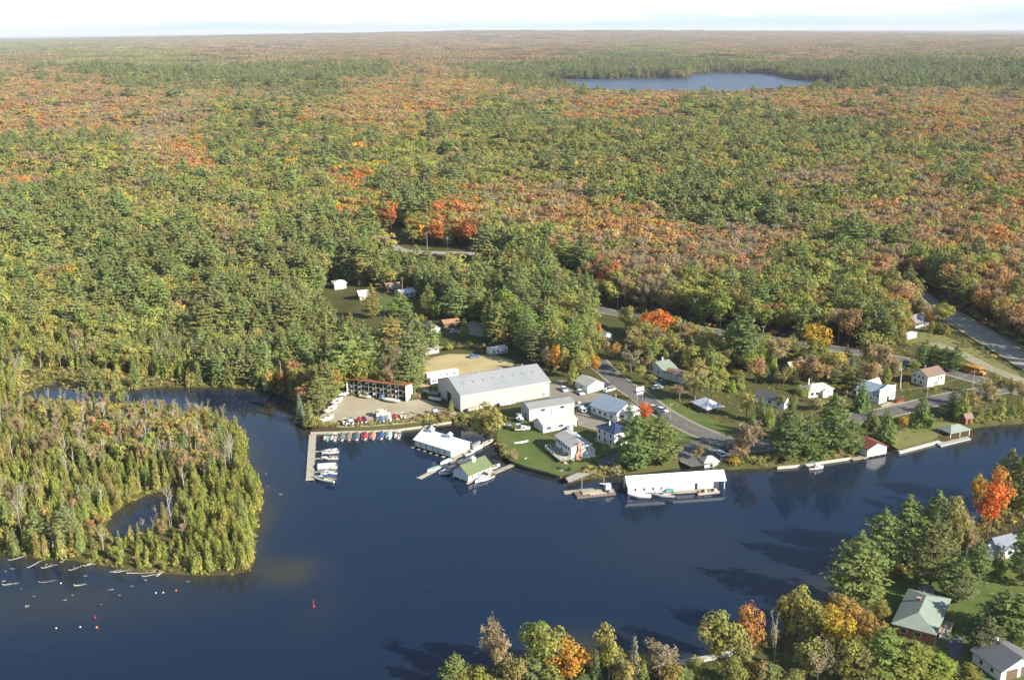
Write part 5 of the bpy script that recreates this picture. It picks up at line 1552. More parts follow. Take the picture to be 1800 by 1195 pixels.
        m = MB(); railing(m, [(Ln * .55, -Bm * .38, .66), (Ln * .85, -Bm * .2, .78), (Ln * .97, 0, .84), (Ln * .85, Bm * .2, .78), (Ln * .55, Bm * .38, .66)], .4, M_STEEL, 1.2); m.build("bow_rail", o); motor(o)
    elif kind == "row":
        for t in (.2, .45, .68):
            m = MB(); m.box(Ln * t - .13, -Bm * .38, .25, Ln * t + .13, Bm * .38, .32, M_WOOD); m.build("bench", o)
    if onland:
        for t in (.22, .6):
            m = MB(); m.box(Ln * t - .12, -Bm * .3, -.62, Ln * t + .12, Bm * .3, -.16, M_POST); m.build("cradle", o)
    if flip: o.rotation_euler = (math.pi, 0, rz); o.location.z = c[2] + .75
    return o


# moored along the sea wall, sterns to the lake
row = [(574.7, "run", "teal", "teal open boat at the left end of the row along the sea wall"), (587.7, "run", "white", "white and tan open boat second in the row along the sea wall"), (600.8, "cover", "grey", "boat under a dark grey green cover along the sea wall"),
       (612.8, "cover", "taupe", "boat under a taupe brown cover along the sea wall"), (626.5, "cover", "slate", "boat under a slate blue cover along the sea wall"), (641.5, "cover", "red", "boat under a crimson cover moored along the sea wall"),
       (655.3, "cover", "salmon", "boat under a salmon pink cover moored along the sea wall"), (669.6, "cover", "navy", "boat under a navy blue cover moored along the sea wall"), (684, "cover", "mint", "boat under a pale mint cover moored along the sea wall"), (699.7, "run", "white", "white open boat at the right end of the row along the sea wall")]
for i, (x, k, c, lb) in enumerate(row):
    y = 769.5 - (x - 574) * 0.034
    boat(lb, x, y + .6, x + 2.5, y - 12, k, 6.2, 2.3, c, group="boats moored along the sea wall", hull=surf("teal_gelcoat", (.16, .45, .43), (.13, .38, .37), .6, .35) if c == "teal" else (surf("tan_gelcoat", (.6, .52, .42)) if c in ("taupe", "salmon") else M_HULL))
# slips of the left dock, bows to the dock
boat("white cabin cruiser in the slip nearest the sea wall", 580.5, 796.5, 556, 800, "cruise", 5.6, 2.3, "white", group="boats in the dock slips")
boat("slim white boat with an open frame top in the second slip", 580, 807, 556, 807.5, "run", 5.6, 1.9, "white", group="boats in the dock slips")
boat("white covered pontoon boat in the middle slip", 575, 823.5, 552, 825, "pontoon", 6.8, 2.3, "white", group="boats in the dock slips")
boat("white cruiser with a cream canopy beside the covered pontoon boat", 578, 833.5, 556, 836, "cruise", 5.2, 2.2, "cream", group="boats in the dock slips")
boat("large white cruiser with a navy canopy in the outermost slip", 570, 844.5, 549, 841.5, "cruise", 7.4, 2.6, "navy", group="boats in the dock slips")
# hauled out on the gravel
land = [(606.6, 745, "run", "white", "white open boat hauled out at the left end of the gravel row"), (616.8, 744.8, "cruise", "white", "white cabin boat hauled out beside the left end of the gravel row"), (632.5, 742.5, "cover", "red", "small boat under a dark red cover in the gravel row"), (640, 741.5, "cover", "maroon", "boat under a maroon cover in the gravel row"),
        (670.8, 740, "cover", "blue", "boat under a slate blue cover hauled out on the gravel"), (683, 738.7, "cover", "cream", "boat under a tan cover hauled out on the gravel"), (694.2, 737, "cover", "red", "boat under a bright red cover hauled out on the gravel"), (708.5, 734.5, "run", "white", "white open boat at the right end of the gravel row")]
for x, y, k, c, lb in land:
    boat(lb, x, y, x - 4, y - 12, k, 5.0, 2.1, c, onland=True, group="boats hauled out on the gravel")
boat("long cream pontoon boat parked behind the covered boats on the gravel", 673, 731.5, 690, 729, "pontoon", 5.6, 2.1, "cream", onland=True, group="boats hauled out on the gravel")
left = [(603.5, 694, 612, 693.5, "white overturned boat beside the left end of the rack shed", True, 4.6), (593, 704, 602, 701.5, "white overturned boat second from the rack shed in the left stack", True, 5.0), (592, 710, 602, 707, "white open boat in the middle of the left stack", False, 5.0),
        (585, 716.5, 596, 712, "white overturned boat below the middle of the left stack", True, 5.0), (581, 724, 594, 719.5, "white open boat near the lower end of the left stack", False, 5.6), (575, 737, 590, 730.5, "long white hull at the water end of the left stack", True, 7.0)]
for x, y, qx, qy, lb, fl, ln in left:
    boat(lb, x, y, qx, qy, "row" if not fl else "row", ln, 2.0, "white", onland=True, group="white boats stacked at the left of the gravel lot", flip=fl)
boat("long white covered boat standing in front of the rack shed", 690.5, 707.5, 715, 712, "cover", 7.0, 2.2, "white", onland=True)
boat("blue covered boat standing against the rack shed", 671.5, 700, 674, 690, "cover", 4.6, 2.0, "blue", onland=True)
boat("flat tan rowing boat lying before the left half of the rack shed", 643, 700.5, 658, 703, "row", 5.0, 1.7, "cream", onland=True)
boat("mint hulled boat beside the warehouse end wall", 758, 693.5, 742, 691, "run", 7.0, 2.3, "white", onland=True, hull=M_MINT)
boat("tan covered boat between the rack shed and the warehouse", 765, 704.5, 748, 702, "cover", 5.6, 2.1, "cream", onland=True)
boat("white boat with a red stripe cover by the willow", 832, 722, 846, 719, "cover", 5.0, 2.0, "salmon", onland=True)
boat("mint covered boat along the warehouse wall", 892, 713, 910, 710.5, "cover", 6.5, 2.2, "mint", onland=True)
boat("white and brown boat tipped on the bank above the sea wall", 764, 728, 757, 722, "cruise", 5.0, 2.1, "white", onland=True)
boat("white and green boat on the lawn nearest the grey shed", 915, 742, 924, 748, "cruise", 5.0, 2.1, "green", onland=True)
boat("white boat with a mint top on the lawn", 918.5, 757.5, 934, 757, "cruise", 5.4, 2.2, "mint", onland=True)
boat("white canoe lying upside down on the lawn", 916.5, 777.5, 928, 775.5, "canoe", 5.2, .9, "white", onland=True)
boat("small white dinghy at the lawn edge by the willow", 893, 752, 900, 754, "row", 3.6, 1.5, "white", onland=True)
boat("white shrink wrapped boat parked by the workshop front", 1002, 757.5, 1003, 749, "cover", 5.2, 2.2, "white", onland=True)
boat("white boat on a trailer by the yard behind the storage shed", 1022, 722, 1012, 714, "cruise", 6.0, 2.3, "white", onland=True)
boat("white open boat by the yard behind the storage shed", 1013, 715, 1022, 711, "run", 5.5, 2.2, "white", onland=True)
# round the boathouses
boat("grey covered boat moored behind the slip boathouse", 836, 782.5, 850, 776, "cover", 5.0, 1.9, "grey", group=None)
boat("cream boat moored along the walkway of the slip boathouse", 841, 788.6, 854, 783, "cover", 5.4, 2.2, "cream")
boat("white boat moored nearest the corner of the slip boathouse", 825, 798, 838, 793.5, "run", 4.8, 2.1, "white")
boat("long white boat at the willow end of the walkway", 859, 779, 868, 775.5, "row", 5.0, 1.7, "white")
boat("pale green covered boat between the two boathouses", 783, 813.5, 773, 818.5, "cover", 5.0, 1.9, "mint")
boat("white boat with a green cover beside the floating dock", 762, 826, 751, 830, "cover", 5.0, 1.9, "green")
boat("white cruiser under the dark carport roof", 783, 832.5, 774, 834.5, "cruise", 4.6, 2.0, "white")
boat("cream cabin cruiser moored along the green roofed boathouse", 851, 843.5, 836, 849.5, "cruise", 7.6, 2.5, "cream")
boat("small white boat moored behind the green roofed boathouse", 871, 822, 880, 818.5, "row", 4.0, 1.6, "white")
boat("white boat with a teal cover moored at the long boathouse", 1125, 873.5, 1104, 873, "cover", 6.6, 2.2, "white")
boat("big white cruiser with a pale blue canopy at the long boathouse", 1165, 871.5, 1140, 870.5, "cruise", 7.2, 2.6, "teal")
boat("small white boat with a green canopy at the right shore", 1434, 824, 1448, 823, "cruise", 5.0, 2.0, "green")
# boats stored in the rack: bows towards the opening
ry, rx = RK.rz, RK.o.location
RG = "boats stored in the rack shed"
cols = ["white", "white", "blue", "white", "cream", "white", "grey", "white"]
for lv, zz in enumerate((.35, 2.5, 4.4)):
    for k in range(NB):
        if (lv, k) in ((0, 7), (1, 2), (2, 4), (2, 0), (0, 4), (2, 7)): continue
        xl = RK.L * (k + .5) / NB; yl = RK.W - .3
        wx_ = rx.x + math.cos(ry) * xl - math.sin(ry) * yl; wy_ = rx.y + math.sin(ry) * xl + math.cos(ry) * yl
        cx, cy = wx_, wy_
        nm = ("covered_boat", "rowing_boat")[0 if cols[(k + lv * 3) % 8] != "white" else 1]
        o = empty(nm, (cx, cy, rx.z + zz + .3), ry - math.pi / 2, label="%s boat stored on the %s level of the rack shed" % (cols[(k + lv * 3) % 8], ("ground", "middle", "top")[lv]), cat="boat", group=RG)
        link(D.objects.new("hull", hull_mesh(5.2, 2.1, M_HULL, M_HULL)), o)
        cc = cols[(k + lv * 3) % 8]
        if cc != "white":
            m = MB(); S = hullshape(5.2, 2.1)
            for (x0, w0, s0, k0), (x1, w1, s1, k1) in zip(S[:-1], S[1:]):
                for sg in (1, -1): m.poly([(x0, sg * w0, s0 + .02), (x1, sg * w1, s1 + .02), (x1, 0, s1 + .35), (x0, 0, s0 + .35)], CV[cc])
            m.build("canvas_cover", o)
        else: motor(o)

# ------------------------------------------------------------------ docks and walls
def dock(name, label, A, B, w, z=.45, mat=None, cat="dock", th=.22, piles=True, px=True):
    a, b = atz(*A, z), atz(*B, z)
    d = (b - a)[:2]; Ln = float(np.linalg.norm(d)); rz = math.atan2(d[1], d[0])
    o = empty(name, a, rz, label=label, cat=cat)
    m = MB(); m.box(0, -w / 2, -th, Ln, w / 2, 0, mat or M_WOOD); m.build("deck", o)
    if piles:
        n = max(2, int(Ln / 5) + 1)
        for i in range(n):
            for s in (-1, 1):
                m = MB(); x = .2 + (Ln - .4) * i / (n - 1); m.tube((x, s * (w / 2 + .09), -2.2), (x, s * (w / 2 + .09), .35), .1, .09, M_POST, 6); m.build("pile", o)
    return o


M_DOCKC = surf("pale_dock_planks", (.46, .43, .33), (.38, .35, .26), .5, .9, stripe=("X", .5, .25))
dock("long_dock", "long pale dock reaching out from the left corner of the sea wall", (549.5, 764), (544.5, 843), 2.4, .5, M_DOCKC)
for i, (x, y, lb) in enumerate(((566, 793.3, "finger dock nearest the sea wall"), (567, 805.5, "middle finger dock, second from the sea wall"), (568.5, 829, "outer finger dock nearest the open lake"))):
    dock("finger_dock", "narrow wooden " + lb, (549.5 - (y - 764) * .045, y), (x, y - .5), .8, .45, M_WOOD)
dock("floating_dock", "slim dock angling out from between the two boathouses", (735.5, 840.5), (772, 822), 1.5, .3, M_DOCKC)
dock("boathouse_dock", "dock linking the slip boathouse walkway with the willow bank", (789, 812), (800, 806.5), 1.4, .4, M_WOOD)
dock("boathouse_dock", "dock from the slip boathouse corner up to the willow", (827, 791.5), (866, 775), 1.5, .4, M_WOOD)
dock("shore_dock", "dock from the green roofed boathouse to the lawn corner", (866, 831.5), (904, 815), 1.7, .45, M_WOOD)
dock("red_boathouse_dock", "short dock at the left side of the red roofed boathouse", (1496, 806.5), (1519, 802.5), 2.0, .45, M_WOOD)


def wallrun(name, label, pts, w=.5, top=.9, mat=None):
    P = [atz(x, y, 0) for x, y in pts]
    m = MB(); o = P[0]
    for p, q in zip(P[:-1], P[1:]):
        d = (q - p)[:2]; ln = np.linalg.norm(d); d /= ln; n = np.array([-d[1], d[0]]) * w / 2
        p, q = p[:2] - o[:2], q[:2] - o[:2]
        a = [(*(p - n), -1.5), (*(q - n), -1.5), (*(q + n), -1.5), (*(p + n), -1.5)]
        m.extr(a, [(x, y, top) for x, y, z in a], mat or M_CONC)
    ob = m.build(name); ob.location = (float(o[0]), float(o[1]), 0)
    return tag(ob, label, "sea wall")


wallrun("sea_wall", "long pale sea wall along the boat yard gravel", [(546, 763), (600, 761.5), (650, 760.5), (700, 757.5), (745, 751.5), (794, 743.5)], .6, .75, M_DOCKC)
wallrun("sea_wall", "timber wall along the lawn left of the boat ramp", [(905, 815), (930, 824.5), (960, 832), (986, 840)], .4, 1.0, M_POST)
wallrun("sea_wall", "low pale wall below the pines of the right shore", [(1366, 824), (1390, 822), (1420, 819), (1450, 814), (1495, 807.5)], .5, .8, surf("pale_concrete", (.52, .50, .44), (.42, .40, .34), .6, .9))
wallrun("sea_wall", "concrete wall between the red roofed boathouse and the big dock", [(1579.5, 797), (1650, 778)], .9, .8, surf("pale_concrete", (.52, .50, .44)))
wallrun("sea_wall", "concrete wall at the foot of the near shore trees", [(1185, 1171), (1210, 1166), (1262, 1157.5), (1290, 1150)], 1.4, .9, surf("pale_concrete", (.52, .50, .44)))
Pd = [atz(x, y, .5) for x, y in [(1642, 775.5), (1654, 784), (1706.5, 771), (1697, 762.5), (1658, 765.5)]]
o = empty("big_dock", Pd[0], 0, label="wide pale concrete dock carrying the green roofed pavilion", cat="dock")
m = MB(); m.extr([tuple(p - Pd[0] - np.array([0, 0, .35])) for p in Pd], [tuple(p - Pd[0]) for p in Pd], surf("dock_slab", (.40, .41, .35), (.33, .34, .29), .5, .85)); m.build("deck", o)
for (i, j) in ((0, 1), (1, 2), (2, 3)):
    for t in (0.05, .5, .95):
        p = Pd[i] + (Pd[j] - Pd[i]) * t - Pd[0]; m = MB(); m.tube((p[0], p[1], -2), (p[0], p[1], -.36), .18, .18, M_POST, 6); m.build("pile", o)
m = MB(); p, q = Pd[1] - Pd[0], Pd[2] - Pd[0]; m.tube((p[0], p[1] - .06, -.06), (q[0], q[1] - .06, -.06), .13, .13, surf("pale_concrete", (.52, .5, .44)), 4); m.build("edge_beam", o)
# work barge by the ramp
c = atz(1046, 866.5, .35); q = atz(1080, 863, .35); rz = math.atan2(*(q - c)[:2][::-1])
o = empty("work_barge", c, rz, label="cluttered brown work barge with two spuds and a white winch beside the long boathouse", cat="barge")
m = MB(); m.box(-6.2, -2.0, -.5, 6.0, 2.0, .25, surf("barge_planks", (.22, .165, .125), (.16, .12, .09), .8, .9, stripe=("X", .4, .3))); m.build("deck", o)
m = MB(); m.box(-9.0, 2.2, -.4, 2.0, 3.6, .15, M_WOOD); m.build("side_float", o)
m = MB(); m.box(-4.0, -.6, .252, 2.2, 1.2, .6, surf("tan_tarp", (.46, .40, .28), (.36, .30, .2), .8, .9)); m.build("timber_stack", o)
for x, y in ((-3.6, 2.1), (3.4, 2.1)):
    m = MB(); m.tube((x, y, -2), (x, y, 4.6), .13, .13, M_STEEL, 6); m.build("spud", o)
m = MB(); m.box(3.4, -.3, .252, 5.0, 1.2, 2.4, M_WHITEP); m.box(4.0, -1.4, .252, 5.6, -.4, 1.1, M_STEEL); m.tube((3.6, .5, 2.4), (1.2, -.5, 3.3), .12, .08, M_WHITEP, 6); m.build("winch", o)
m = MB(); railing(m, [(-2.0, -1.95, .25), (2.8, -1.95, .25)], .5, M_HULL, 1.2); m.build("railing", o)
# raft with gear
c = atz(1245, 864.5, .25); q = atz(1262, 862.5, .25); rz = math.atan2(*(q - c)[:2][::-1])
o = empty("work_raft", c, rz, label="small pinkish raft loaded with gear before the open slip", cat="raft")
m = MB(); m.box(-3.6, -1.0, -.35, 3.4, .9, .1, surf("pink_planks", (.52, .40, .33), (.42, .32, .26), .8, .9)); m.build("deck", o)
for k in range(6):
    m = MB(); x = -2.8 + k * 1.05; m.box(x - .3, -.2 + .1 * (k % 3), .102, x + .25, .4 + .1 * (k % 2), .55 + .35 * ((k * 5) % 3) / 2, (M_POST, M_DARK, M_WHITEP)[k % 3]); m.build("crate", o)
for k in range(7):
    pp = LB.o.matrix_world
    m = MB(); x = LB.L * (.735 + .018 * k); m.tube((x, -.62, .442), (x + .12 * ((k % 3) - 1), -.25, 1.3 + .5 * ((k * 3) % 4) / 3), .06, .04, M_POST, 5)
    t = m.build("spar", LB.o)

# ------------------------------------------------------------------ vehicles
def car(label, px, py, qx, qy, paint, kind="car", Ln=4.6, name=None, lift=0.0):
    c = at(px, py); q = at(qx, qy); d = (q - c)[:2]; rz = math.atan2(d[1], d[0])
    c[2] += lift
    o = empty(name or {"car": "parked_car", "pickup": "pickup_truck"}[kind], c, rz, label=label, cat={"car": "car", "pickup": "pickup truck"}[kind])
    W_ = 1.8; m = MB(); h = Ln / 2
    prof = [(-h, .35), (-h, .85), (-h + .1, .95), (h * .35, .95), (h - .25, .86), (h, .7), (h, .35)]
    m.extr([(x, -W_ / 2, z) for x, z in prof], [(x, W_ / 2, z) for x, z in prof], paint); m.build("body", o)
    if kind == "car": cab = [(-h + .35, .955), (-h + .75, 1.42), (h * .12, 1.45), (h * .48, .955)]
    else: cab = [(-.15, .955), (-.05, 1.65), (h * .25, 1.65), (h * .55, .955)]
    m = MB(); m.extr([(x, -W_ / 2 + .1, z) for x, z in cab], [(x, W_ / 2 - .1, z) for x, z in cab], M_GLASS); cb = m.build("cabin_glass", o)
    m = MB(); x0, x1 = cab[1][0] + .02, cab[2][0] - .02; m.box(x0, -W_ / 2 + .12, cab[1][1] + .01, x1, W_ / 2 - .12, cab[1][1] + .07, paint); m.build("roof", cb)
    if kind == "pickup":
        m = MB()
        for y in (-W_ / 2, W_ / 2 - .08): m.box(-h + .05, y, .952, -.25, y + .08, 1.25, paint)
        m.box(-h, -W_ / 2, .952, -h + .08, W_ / 2, 1.25, paint); m.box(-h + .1, -W_ / 2 + .1, .952, -.25, W_ / 2 - .1, .97, M_DARK); m.build("cargo_bed", o)
    for x in (-h * .62, h * .62):
        for y in (-W_ / 2, W_ / 2):
            m = MB(); m.tube((x, y - .1, .33), (x, y + .1, .33), .33, .33, M_TYRE, 12); wl = m.build("wheel", o)
            m = MB(); s = 1 if y > 0 else -1; m.tube((x, y + s * .101, .33), (x, y + s * .12, .33), .19, .19, M_STEEL, 8); m.build("rim", wl)
    for y in (-.6, .6):
        m = MB(); m.box(h - .02, y - .18, .6, h + .02, y + .18, .74, M_HULL); m.build("headlight", o)
        m = MB(); m.box(-h - .02, y - .15, .65, -h + .02, y + .15, .8, surf("tail_light", (.4, .03, .03))); m.build("tail_light", o)
    return o


P_WHITE = surf("white_car_paint", (.80, .80, .80), (.76, .76, .76), 1, .25, spec=.6); P_DARK = surf("dark_car_paint", (.04, .05, .06), (.06, .07, .08), 1, .25, spec=.6)
P_TEAL = surf("teal_car_paint", (.06, .22, .26), (.05, .18, .22), 1, .25, spec=.6); P_SILV = surf("silver_car_paint", (.48, .49, .50), (.42, .43, .44), 1, .25, .4); P_BLUE = surf("blue_car_paint", (.12, .2, .36), (.1, .16, .3), 1, .3)
P_RED = surf("red_car_paint", (.30, .05, .04), (.25, .04, .04), 1, .3)
car("white car parked beside the main road before the mint roofed house", 1155.5, 683, 1170, 680.5, P_WHITE)
car("teal pickup truck in the shade of the mint roofed house", 1160, 675.5, 1172, 672, P_TEAL, "pickup", 5.0)
car("white van like car parked behind the orange maple at the roadside", 1164, 723, 1174, 726, P_WHITE)
car("pale tan car parked just left of the white one behind the orange maple", 1149.5, 719, 1160, 722, surf("tan_car_paint", (.55, .50, .40)))
car("dark car between the orange maple and the pale roadside cars", 1157, 727.5, 1166, 731, P_DARK)
car("white car with its rear to the lake beside the parking lot", 1266.5, 799.5, 1255, 789, P_WHITE, Ln=4.8)
car("dark pickup truck parked right of the white car by the parking lot", 1279, 791, 1266, 781, P_DARK, "pickup", 5.2)
car("white pickup truck by the right side of the white garage", 1071, 687.5, 1086, 683, P_WHITE, "pickup", 5.2)
car("dark car beside the right wall of the white garage", 1066, 679, 1076, 675, P_DARK)
car("white car between the warehouse end and the white garage", 991.5, 686.5, 996, 691, P_WHITE)
car("white car close to the left corner of the white garage", 1020, 692, 1026, 697, P_WHITE)
car("silver car in the yard right of the storage shed", 1027, 716.5, 1036, 721, P_SILV)
car("blue car at the far edge of the dry field", 833.5, 628.5, 842, 627.5, P_BLUE)
car("white car in front of the brown shed in the pines", 797, 583.5, 803, 580, P_WHITE)
car("dark car driving on the highway", 1657, 552.5, 1638, 541.5, P_DARK, lift=.35, name="car")
car("dark car on the shaded drive left of the twin pines", 1073, 820, 1083, 816, P_DARK)
car("white car at the right end of the store lot", 1582, 708.5, 1590, 706, P_RED) if False else None
car("red car parked in the shade beside the village store", 1579.5, 706, 1590, 703, P_RED)
# school bus
c = at(1709, 655.5); q = at(1733.5, 662); d = (q - c)[:2]; rz = math.atan2(d[1], d[0])
M_BUS = surf("bus_yellow", (.62, .27, .02), (.54, .23, .02), .6, .4, spec=.5)
o = empty("school_bus", c, rz, label="orange yellow school bus parked beside the gravel road", cat="bus")
m = MB(); m.box(-5.6, -1.2, .55, 3.6, 1.2, 2.75, M_BUS); pr = [(-5.6, -1.2, 2.752), (-5.6, 1.2, 2.752), (-5.6, .8, 3.05), (-5.6, -.8, 3.05)]; m.extr(pr, [(3.6, y, z) for x, y, z in pr], M_BUS); m.build("body", o)
m = MB(); m.extr([(3.602, -1.05, .55), (5.2, -.95, .55), (5.2, -.95, 1.45), (3.602, -1.05, 1.65)], [(3.602, 1.05, .55), (5.2, .95, .55), (5.2, .95, 1.45), (3.602, 1.05, 1.65)], M_BUS); m.build("hood", o)
for s in (-1, 1):
    for k in range(9):
        m = MB(); x = -5.2 + k * .98; m.box(x, s * 1.2 - .03, 1.75, x + .75, s * 1.2 + .03, 2.4, M_GLASS); m.build("window", o)
    m = MB(); m.box(-5.55, s * 1.2 - .035, 1.35, 3.55, s * 1.2 + .035, 1.45, M_MOTOR); m.build("rub_rail", o)
m = MB(); m.box(3.58, -1.0, 1.75, 3.64, 1.0, 2.6, M_GLASS); m.build("windshield", o)
for x in (-3.6, 4.3):
    for y in (-1.1, 1.1):
        m = MB(); m.tube((x, y - .15, .5), (x, y + .15, .5), .5, .5, M_TYRE, 12); m.build("wheel", o)
for y in (-.7, .7):
    m = MB(); m.box(5.19, y - .15, .9, 5.24, y + .15, 1.15, M_HULL); m.build("headlight", o)
    m = MB(); m.box(5.25, -1.0 if y < 0 else .05, .45, 5.4, -.05 if y < 0 else 1.0, .65, M_MOTOR); m.build("bumper", o)
# white trailer behind the bus
p = at(1690, 647); o = empty("propane_tank", p, .4, label="small white tank standing behind the school bus", cat="tank")
m = MB(); m.tube((-1.0, 0, 1.3), (1.0, 0, 1.3), .7, .7, M_WHITEP, 12); m.build("tank", o)
for x in (-.6, .6):
    m = MB(); m.box(x - .1, -.5, 0, x + .1, .5, .75, M_CONC); m.build("leg", o)

# ------------------------------------------------------------------ poles, wires, signs
POLES = []
def pole(label, bx, by, tx, ty, arm=True, tr=False, metal=False):
    p = at(bx, by)
    lo, hi = 1.0, 25.0
    for _ in range(30):
        md = (lo + hi) / 2
        if project(p + np.array([0, 0, md]))[1] > ty: lo = md
        else: hi = md
    h = lo
    o = empty("utility_pole", p, RNG.uniform(-.4, .4), label=label, cat="utility pole")
    m = MB(); m.tube((0, 0, -.5), (0, 0, h), .17, .11, surf("pole_wood", (.42, .36, .27), (.33, .28, .2), 1, .9) if not metal else M_STEEL, 7); m.build("pole", o)
    if arm:
        m = MB(); m.box(-1.1, -.06, h - .75, 1.1, .06, h - .6, M_POST)
        a = m.build("crossarm", o)
        for x in (-.95, 0.4, .95):
            q = MB(); q.tube((x, 0, h - .6), (x, 0, h - .4), .05, .04, M_HULL, 6); q.build("insulator", a)
    if tr:
        m = MB(); m.tube((0, -.38, h - 2.6), (0, -.38, h - 1.5), .27, .27, surf("transformer_grey", (.5, .5, .48)), 10); m.build("transformer", o)
    POLES.append((p, h))
    return len(POLES) - 1


i0 = pole("tall utility pole beside the main road by the twin pines", 1177.5, 738, 1179, 708)
i1 = pole("short utility pole at the edge of the parking lot", 1246.3, 790, 1246.8, 774, False)
i2 = pole("utility pole with a grey transformer left of the village store", 1502.5, 723, 1505, 681, True, True)
i3 = pole("utility pole before the farmhouse", 1629.5, 697, 1631, 677)
i4 = pole("utility pole in front of the school bus", 1709.5, 682, 1712, 650)
i5 = pole("utility pole on the woods road bend", 751, 441, 752, 407)
i6 = pole("utility pole in the middle of the woods road", 787, 456, 788, 415)
i7 = pole("utility pole at the end of the woods road gap", 856, 484, 857, 452)
i8 = pole("utility pole over the forest clearing by the white roofed house", 708, 524, 708, 487)
i9 = pole("utility pole where the upper road enters the woods", 1085.5, 541, 1086.5, 520)
i10 = pole("utility pole behind the upper road by the big dark pine", 1266, 576, 1267, 557)
i11 = pole("utility pole at the roadside behind the yellow maple", 1341, 590, 1342, 572)


def wire(label, i, j, dz=-.6, sag=.9):
    (p, h), (q, k) = POLES[i], POLES[j]
    a = p + np.array([0, 0, h + dz]); b = q + np.array([0, 0, k + dz]); m = MB(); pr = None
    for t in np.linspace(0, 1, 15):
        c = a + (b - a) * t; c[2] -= sag * 4 * t * (1 - t); c = c - a
        if pr is not None: m.tube(pr, c, .022, .022, M_STEEL, 4, False)
        pr = c
    ob = m.build("power_line", fix=False); ob.location = [float(x) for x in a]
    return tag(ob, label, "power line")


wire("power line from the transformer pole to the farmhouse pole", i2, i3); wire("power line from the farmhouse pole to the bus pole", i3, i4); wire("power line from the parking lot pole to the transformer pole", i1, i2, -.4, 4)
wire("power line across the main road by the parking lot", i0, i1, -.4, 1); wire("power line along the woods road bend", i5, i6); wire("power line along the upper road", i9, i10)
wire("power line behind the upper road towards the yellow maple", i10, i11)
p = at(1124.5, 704.5); o = empty("road_sign", p, .5, label="post with two white sign boards on the near side of the main road", cat="sign")
m = MB()
for x in (-1.2, 1.2): m.box(x - .08, -.08, 0, x + .08, .08, 5.6, M_STEEL)
m.build("post", o); m = MB(); m.box(-1.7, -.13, 4.0, 1.7, -.085, 5.6, M_WHITEP); m.build("board", o); m = MB(); m.box(-1.5, -.13, 2.7, 1.5, -.085, 3.5, M_WHITEP); m.build("board", o)
p = at(1762, 617.5); o = empty("highway_sign", p, -.3, label="white roadside sign on the near shoulder of the highway", cat="sign")
m = MB(); m.box(-.05, -.05, -.3, .05, .05, 2.0, M_STEEL); m.build("post", o); m = MB(); m.box(-1.3, -.09, 1.2, 1.3, -.055, 2.2, M_WHITEP); m.build("board", o)
# guard rail along the far side of the highway
T = np.gradient(R_HIGHWAY, axis=0); T /= np.linalg.norm(T, axis=1, keepdims=True); Nn = np.stack([-T[:, 1], T[:, 0]], 1); sgn = 1 if Nn[40][1] > 0 else -1
G = R_HIGHWAY[30:] + Nn[30:] * sgn * 7.6; zg = height(G[:, 0], G[:, 1]) + .3
o = empty("guard_rail", (G[0][0], G[0][1], zg[0]), 0, label="steel guard rail along the far shoulder of the highway", cat="guard rail"); m = MB()
for k in range(len(G) - 1): m.extr([(*(G[k] - G[0]), zg[k] - zg[0] + .45), (*(G[k + 1] - G[0]), zg[k + 1] - zg[0] + .45), (*(G[k + 1] - G[0]), zg[k + 1] - zg[0] + .8), (*(G[k] - G[0]), zg[k] - zg[0] + .8)], [(*(G[k] - G[0] + Nn[30 + k] * .08), zg[k] - zg[0] + .45), (*(G[k + 1] - G[0] + Nn[31 + k] * .08), zg[k + 1] - zg[0] + .45), (*(G[k + 1] - G[0] + Nn[31 + k] * .08), zg[k + 1] - zg[0] + .8), (*(G[k] - G[0] + Nn[30 + k] * .08), zg[k] - zg[0] + .8)], M_STEEL)
m.build("rail", o)

# ------------------------------------------------------------------ things on the lake and in the yards
M_LOG = surf("bleached_log", (.40, .37, .30), (.25, .225, .18), .9, .9)
LOGS = [(70, 975, -20, 4, .16), (40, 978, 34, 7, .2), (20, 1026, 12, 6, .22), (62, 991, 58, 6, .17), (85, 1022, 5, 6, .12), (88, 995, 28, 5, .18), (142, 1028, 10, 5, .30), (134, 998, 40, 4, .18), (172, 991, 15, 9, .22), (215, 1004, 10, 5, .24), (250, 1005.5, 4, 11, .26),
        (268, 1010, 18, 6, .18), (282, 1008, 62, 4, .3), (163, 987, 62, 5, .22), (115, 983, 75, 4, .16), (205, 1003, 24, 4, .15)]
for k, (x, y, ang, ln, r) in enumerate(LOGS):
    p = atz(x, y, .05); a = math.radians(ang)
    g4 = np.random.default_rng(700 + k); ln *= g4.uniform(.55, .95); r *= .75; m = MB()
    pr = np.array([-ln / 2, 0, 0.0]); rr = r
    for q_ in range(4):
        nx_ = pr + np.array([ln / 4, g4.normal() * ln * .035, .03]); m.tube(pr, nx_, rr, rr * .8, M_LOG, 6); pr, rr = nx_, rr * .8
    for q_ in range(int(g4.integers(1, 5))):
        x0 = g4.uniform(-.45, .4) * ln; m.tube((x0, 0, 0.05), (x0 + g4.uniform(.2, .9), g4.normal() * .7, g4.uniform(.1, .8)), r * .45, r * .12, M_LOG, 4)
    m.tube((-ln / 2, 0, 0), (-ln / 2 - .4, g4.normal() * .2, .4), r * 1.1, r * .4, M_LOG, 5)
    o = m.build("driftwood_log"); o.location = [float(c) for c in p]; o.rotation_euler = (0, -.03, a)
    tag(o, "bleached driftwood log lying in the shallows off the wooded point", "log", "driftwood logs off the wooded point")
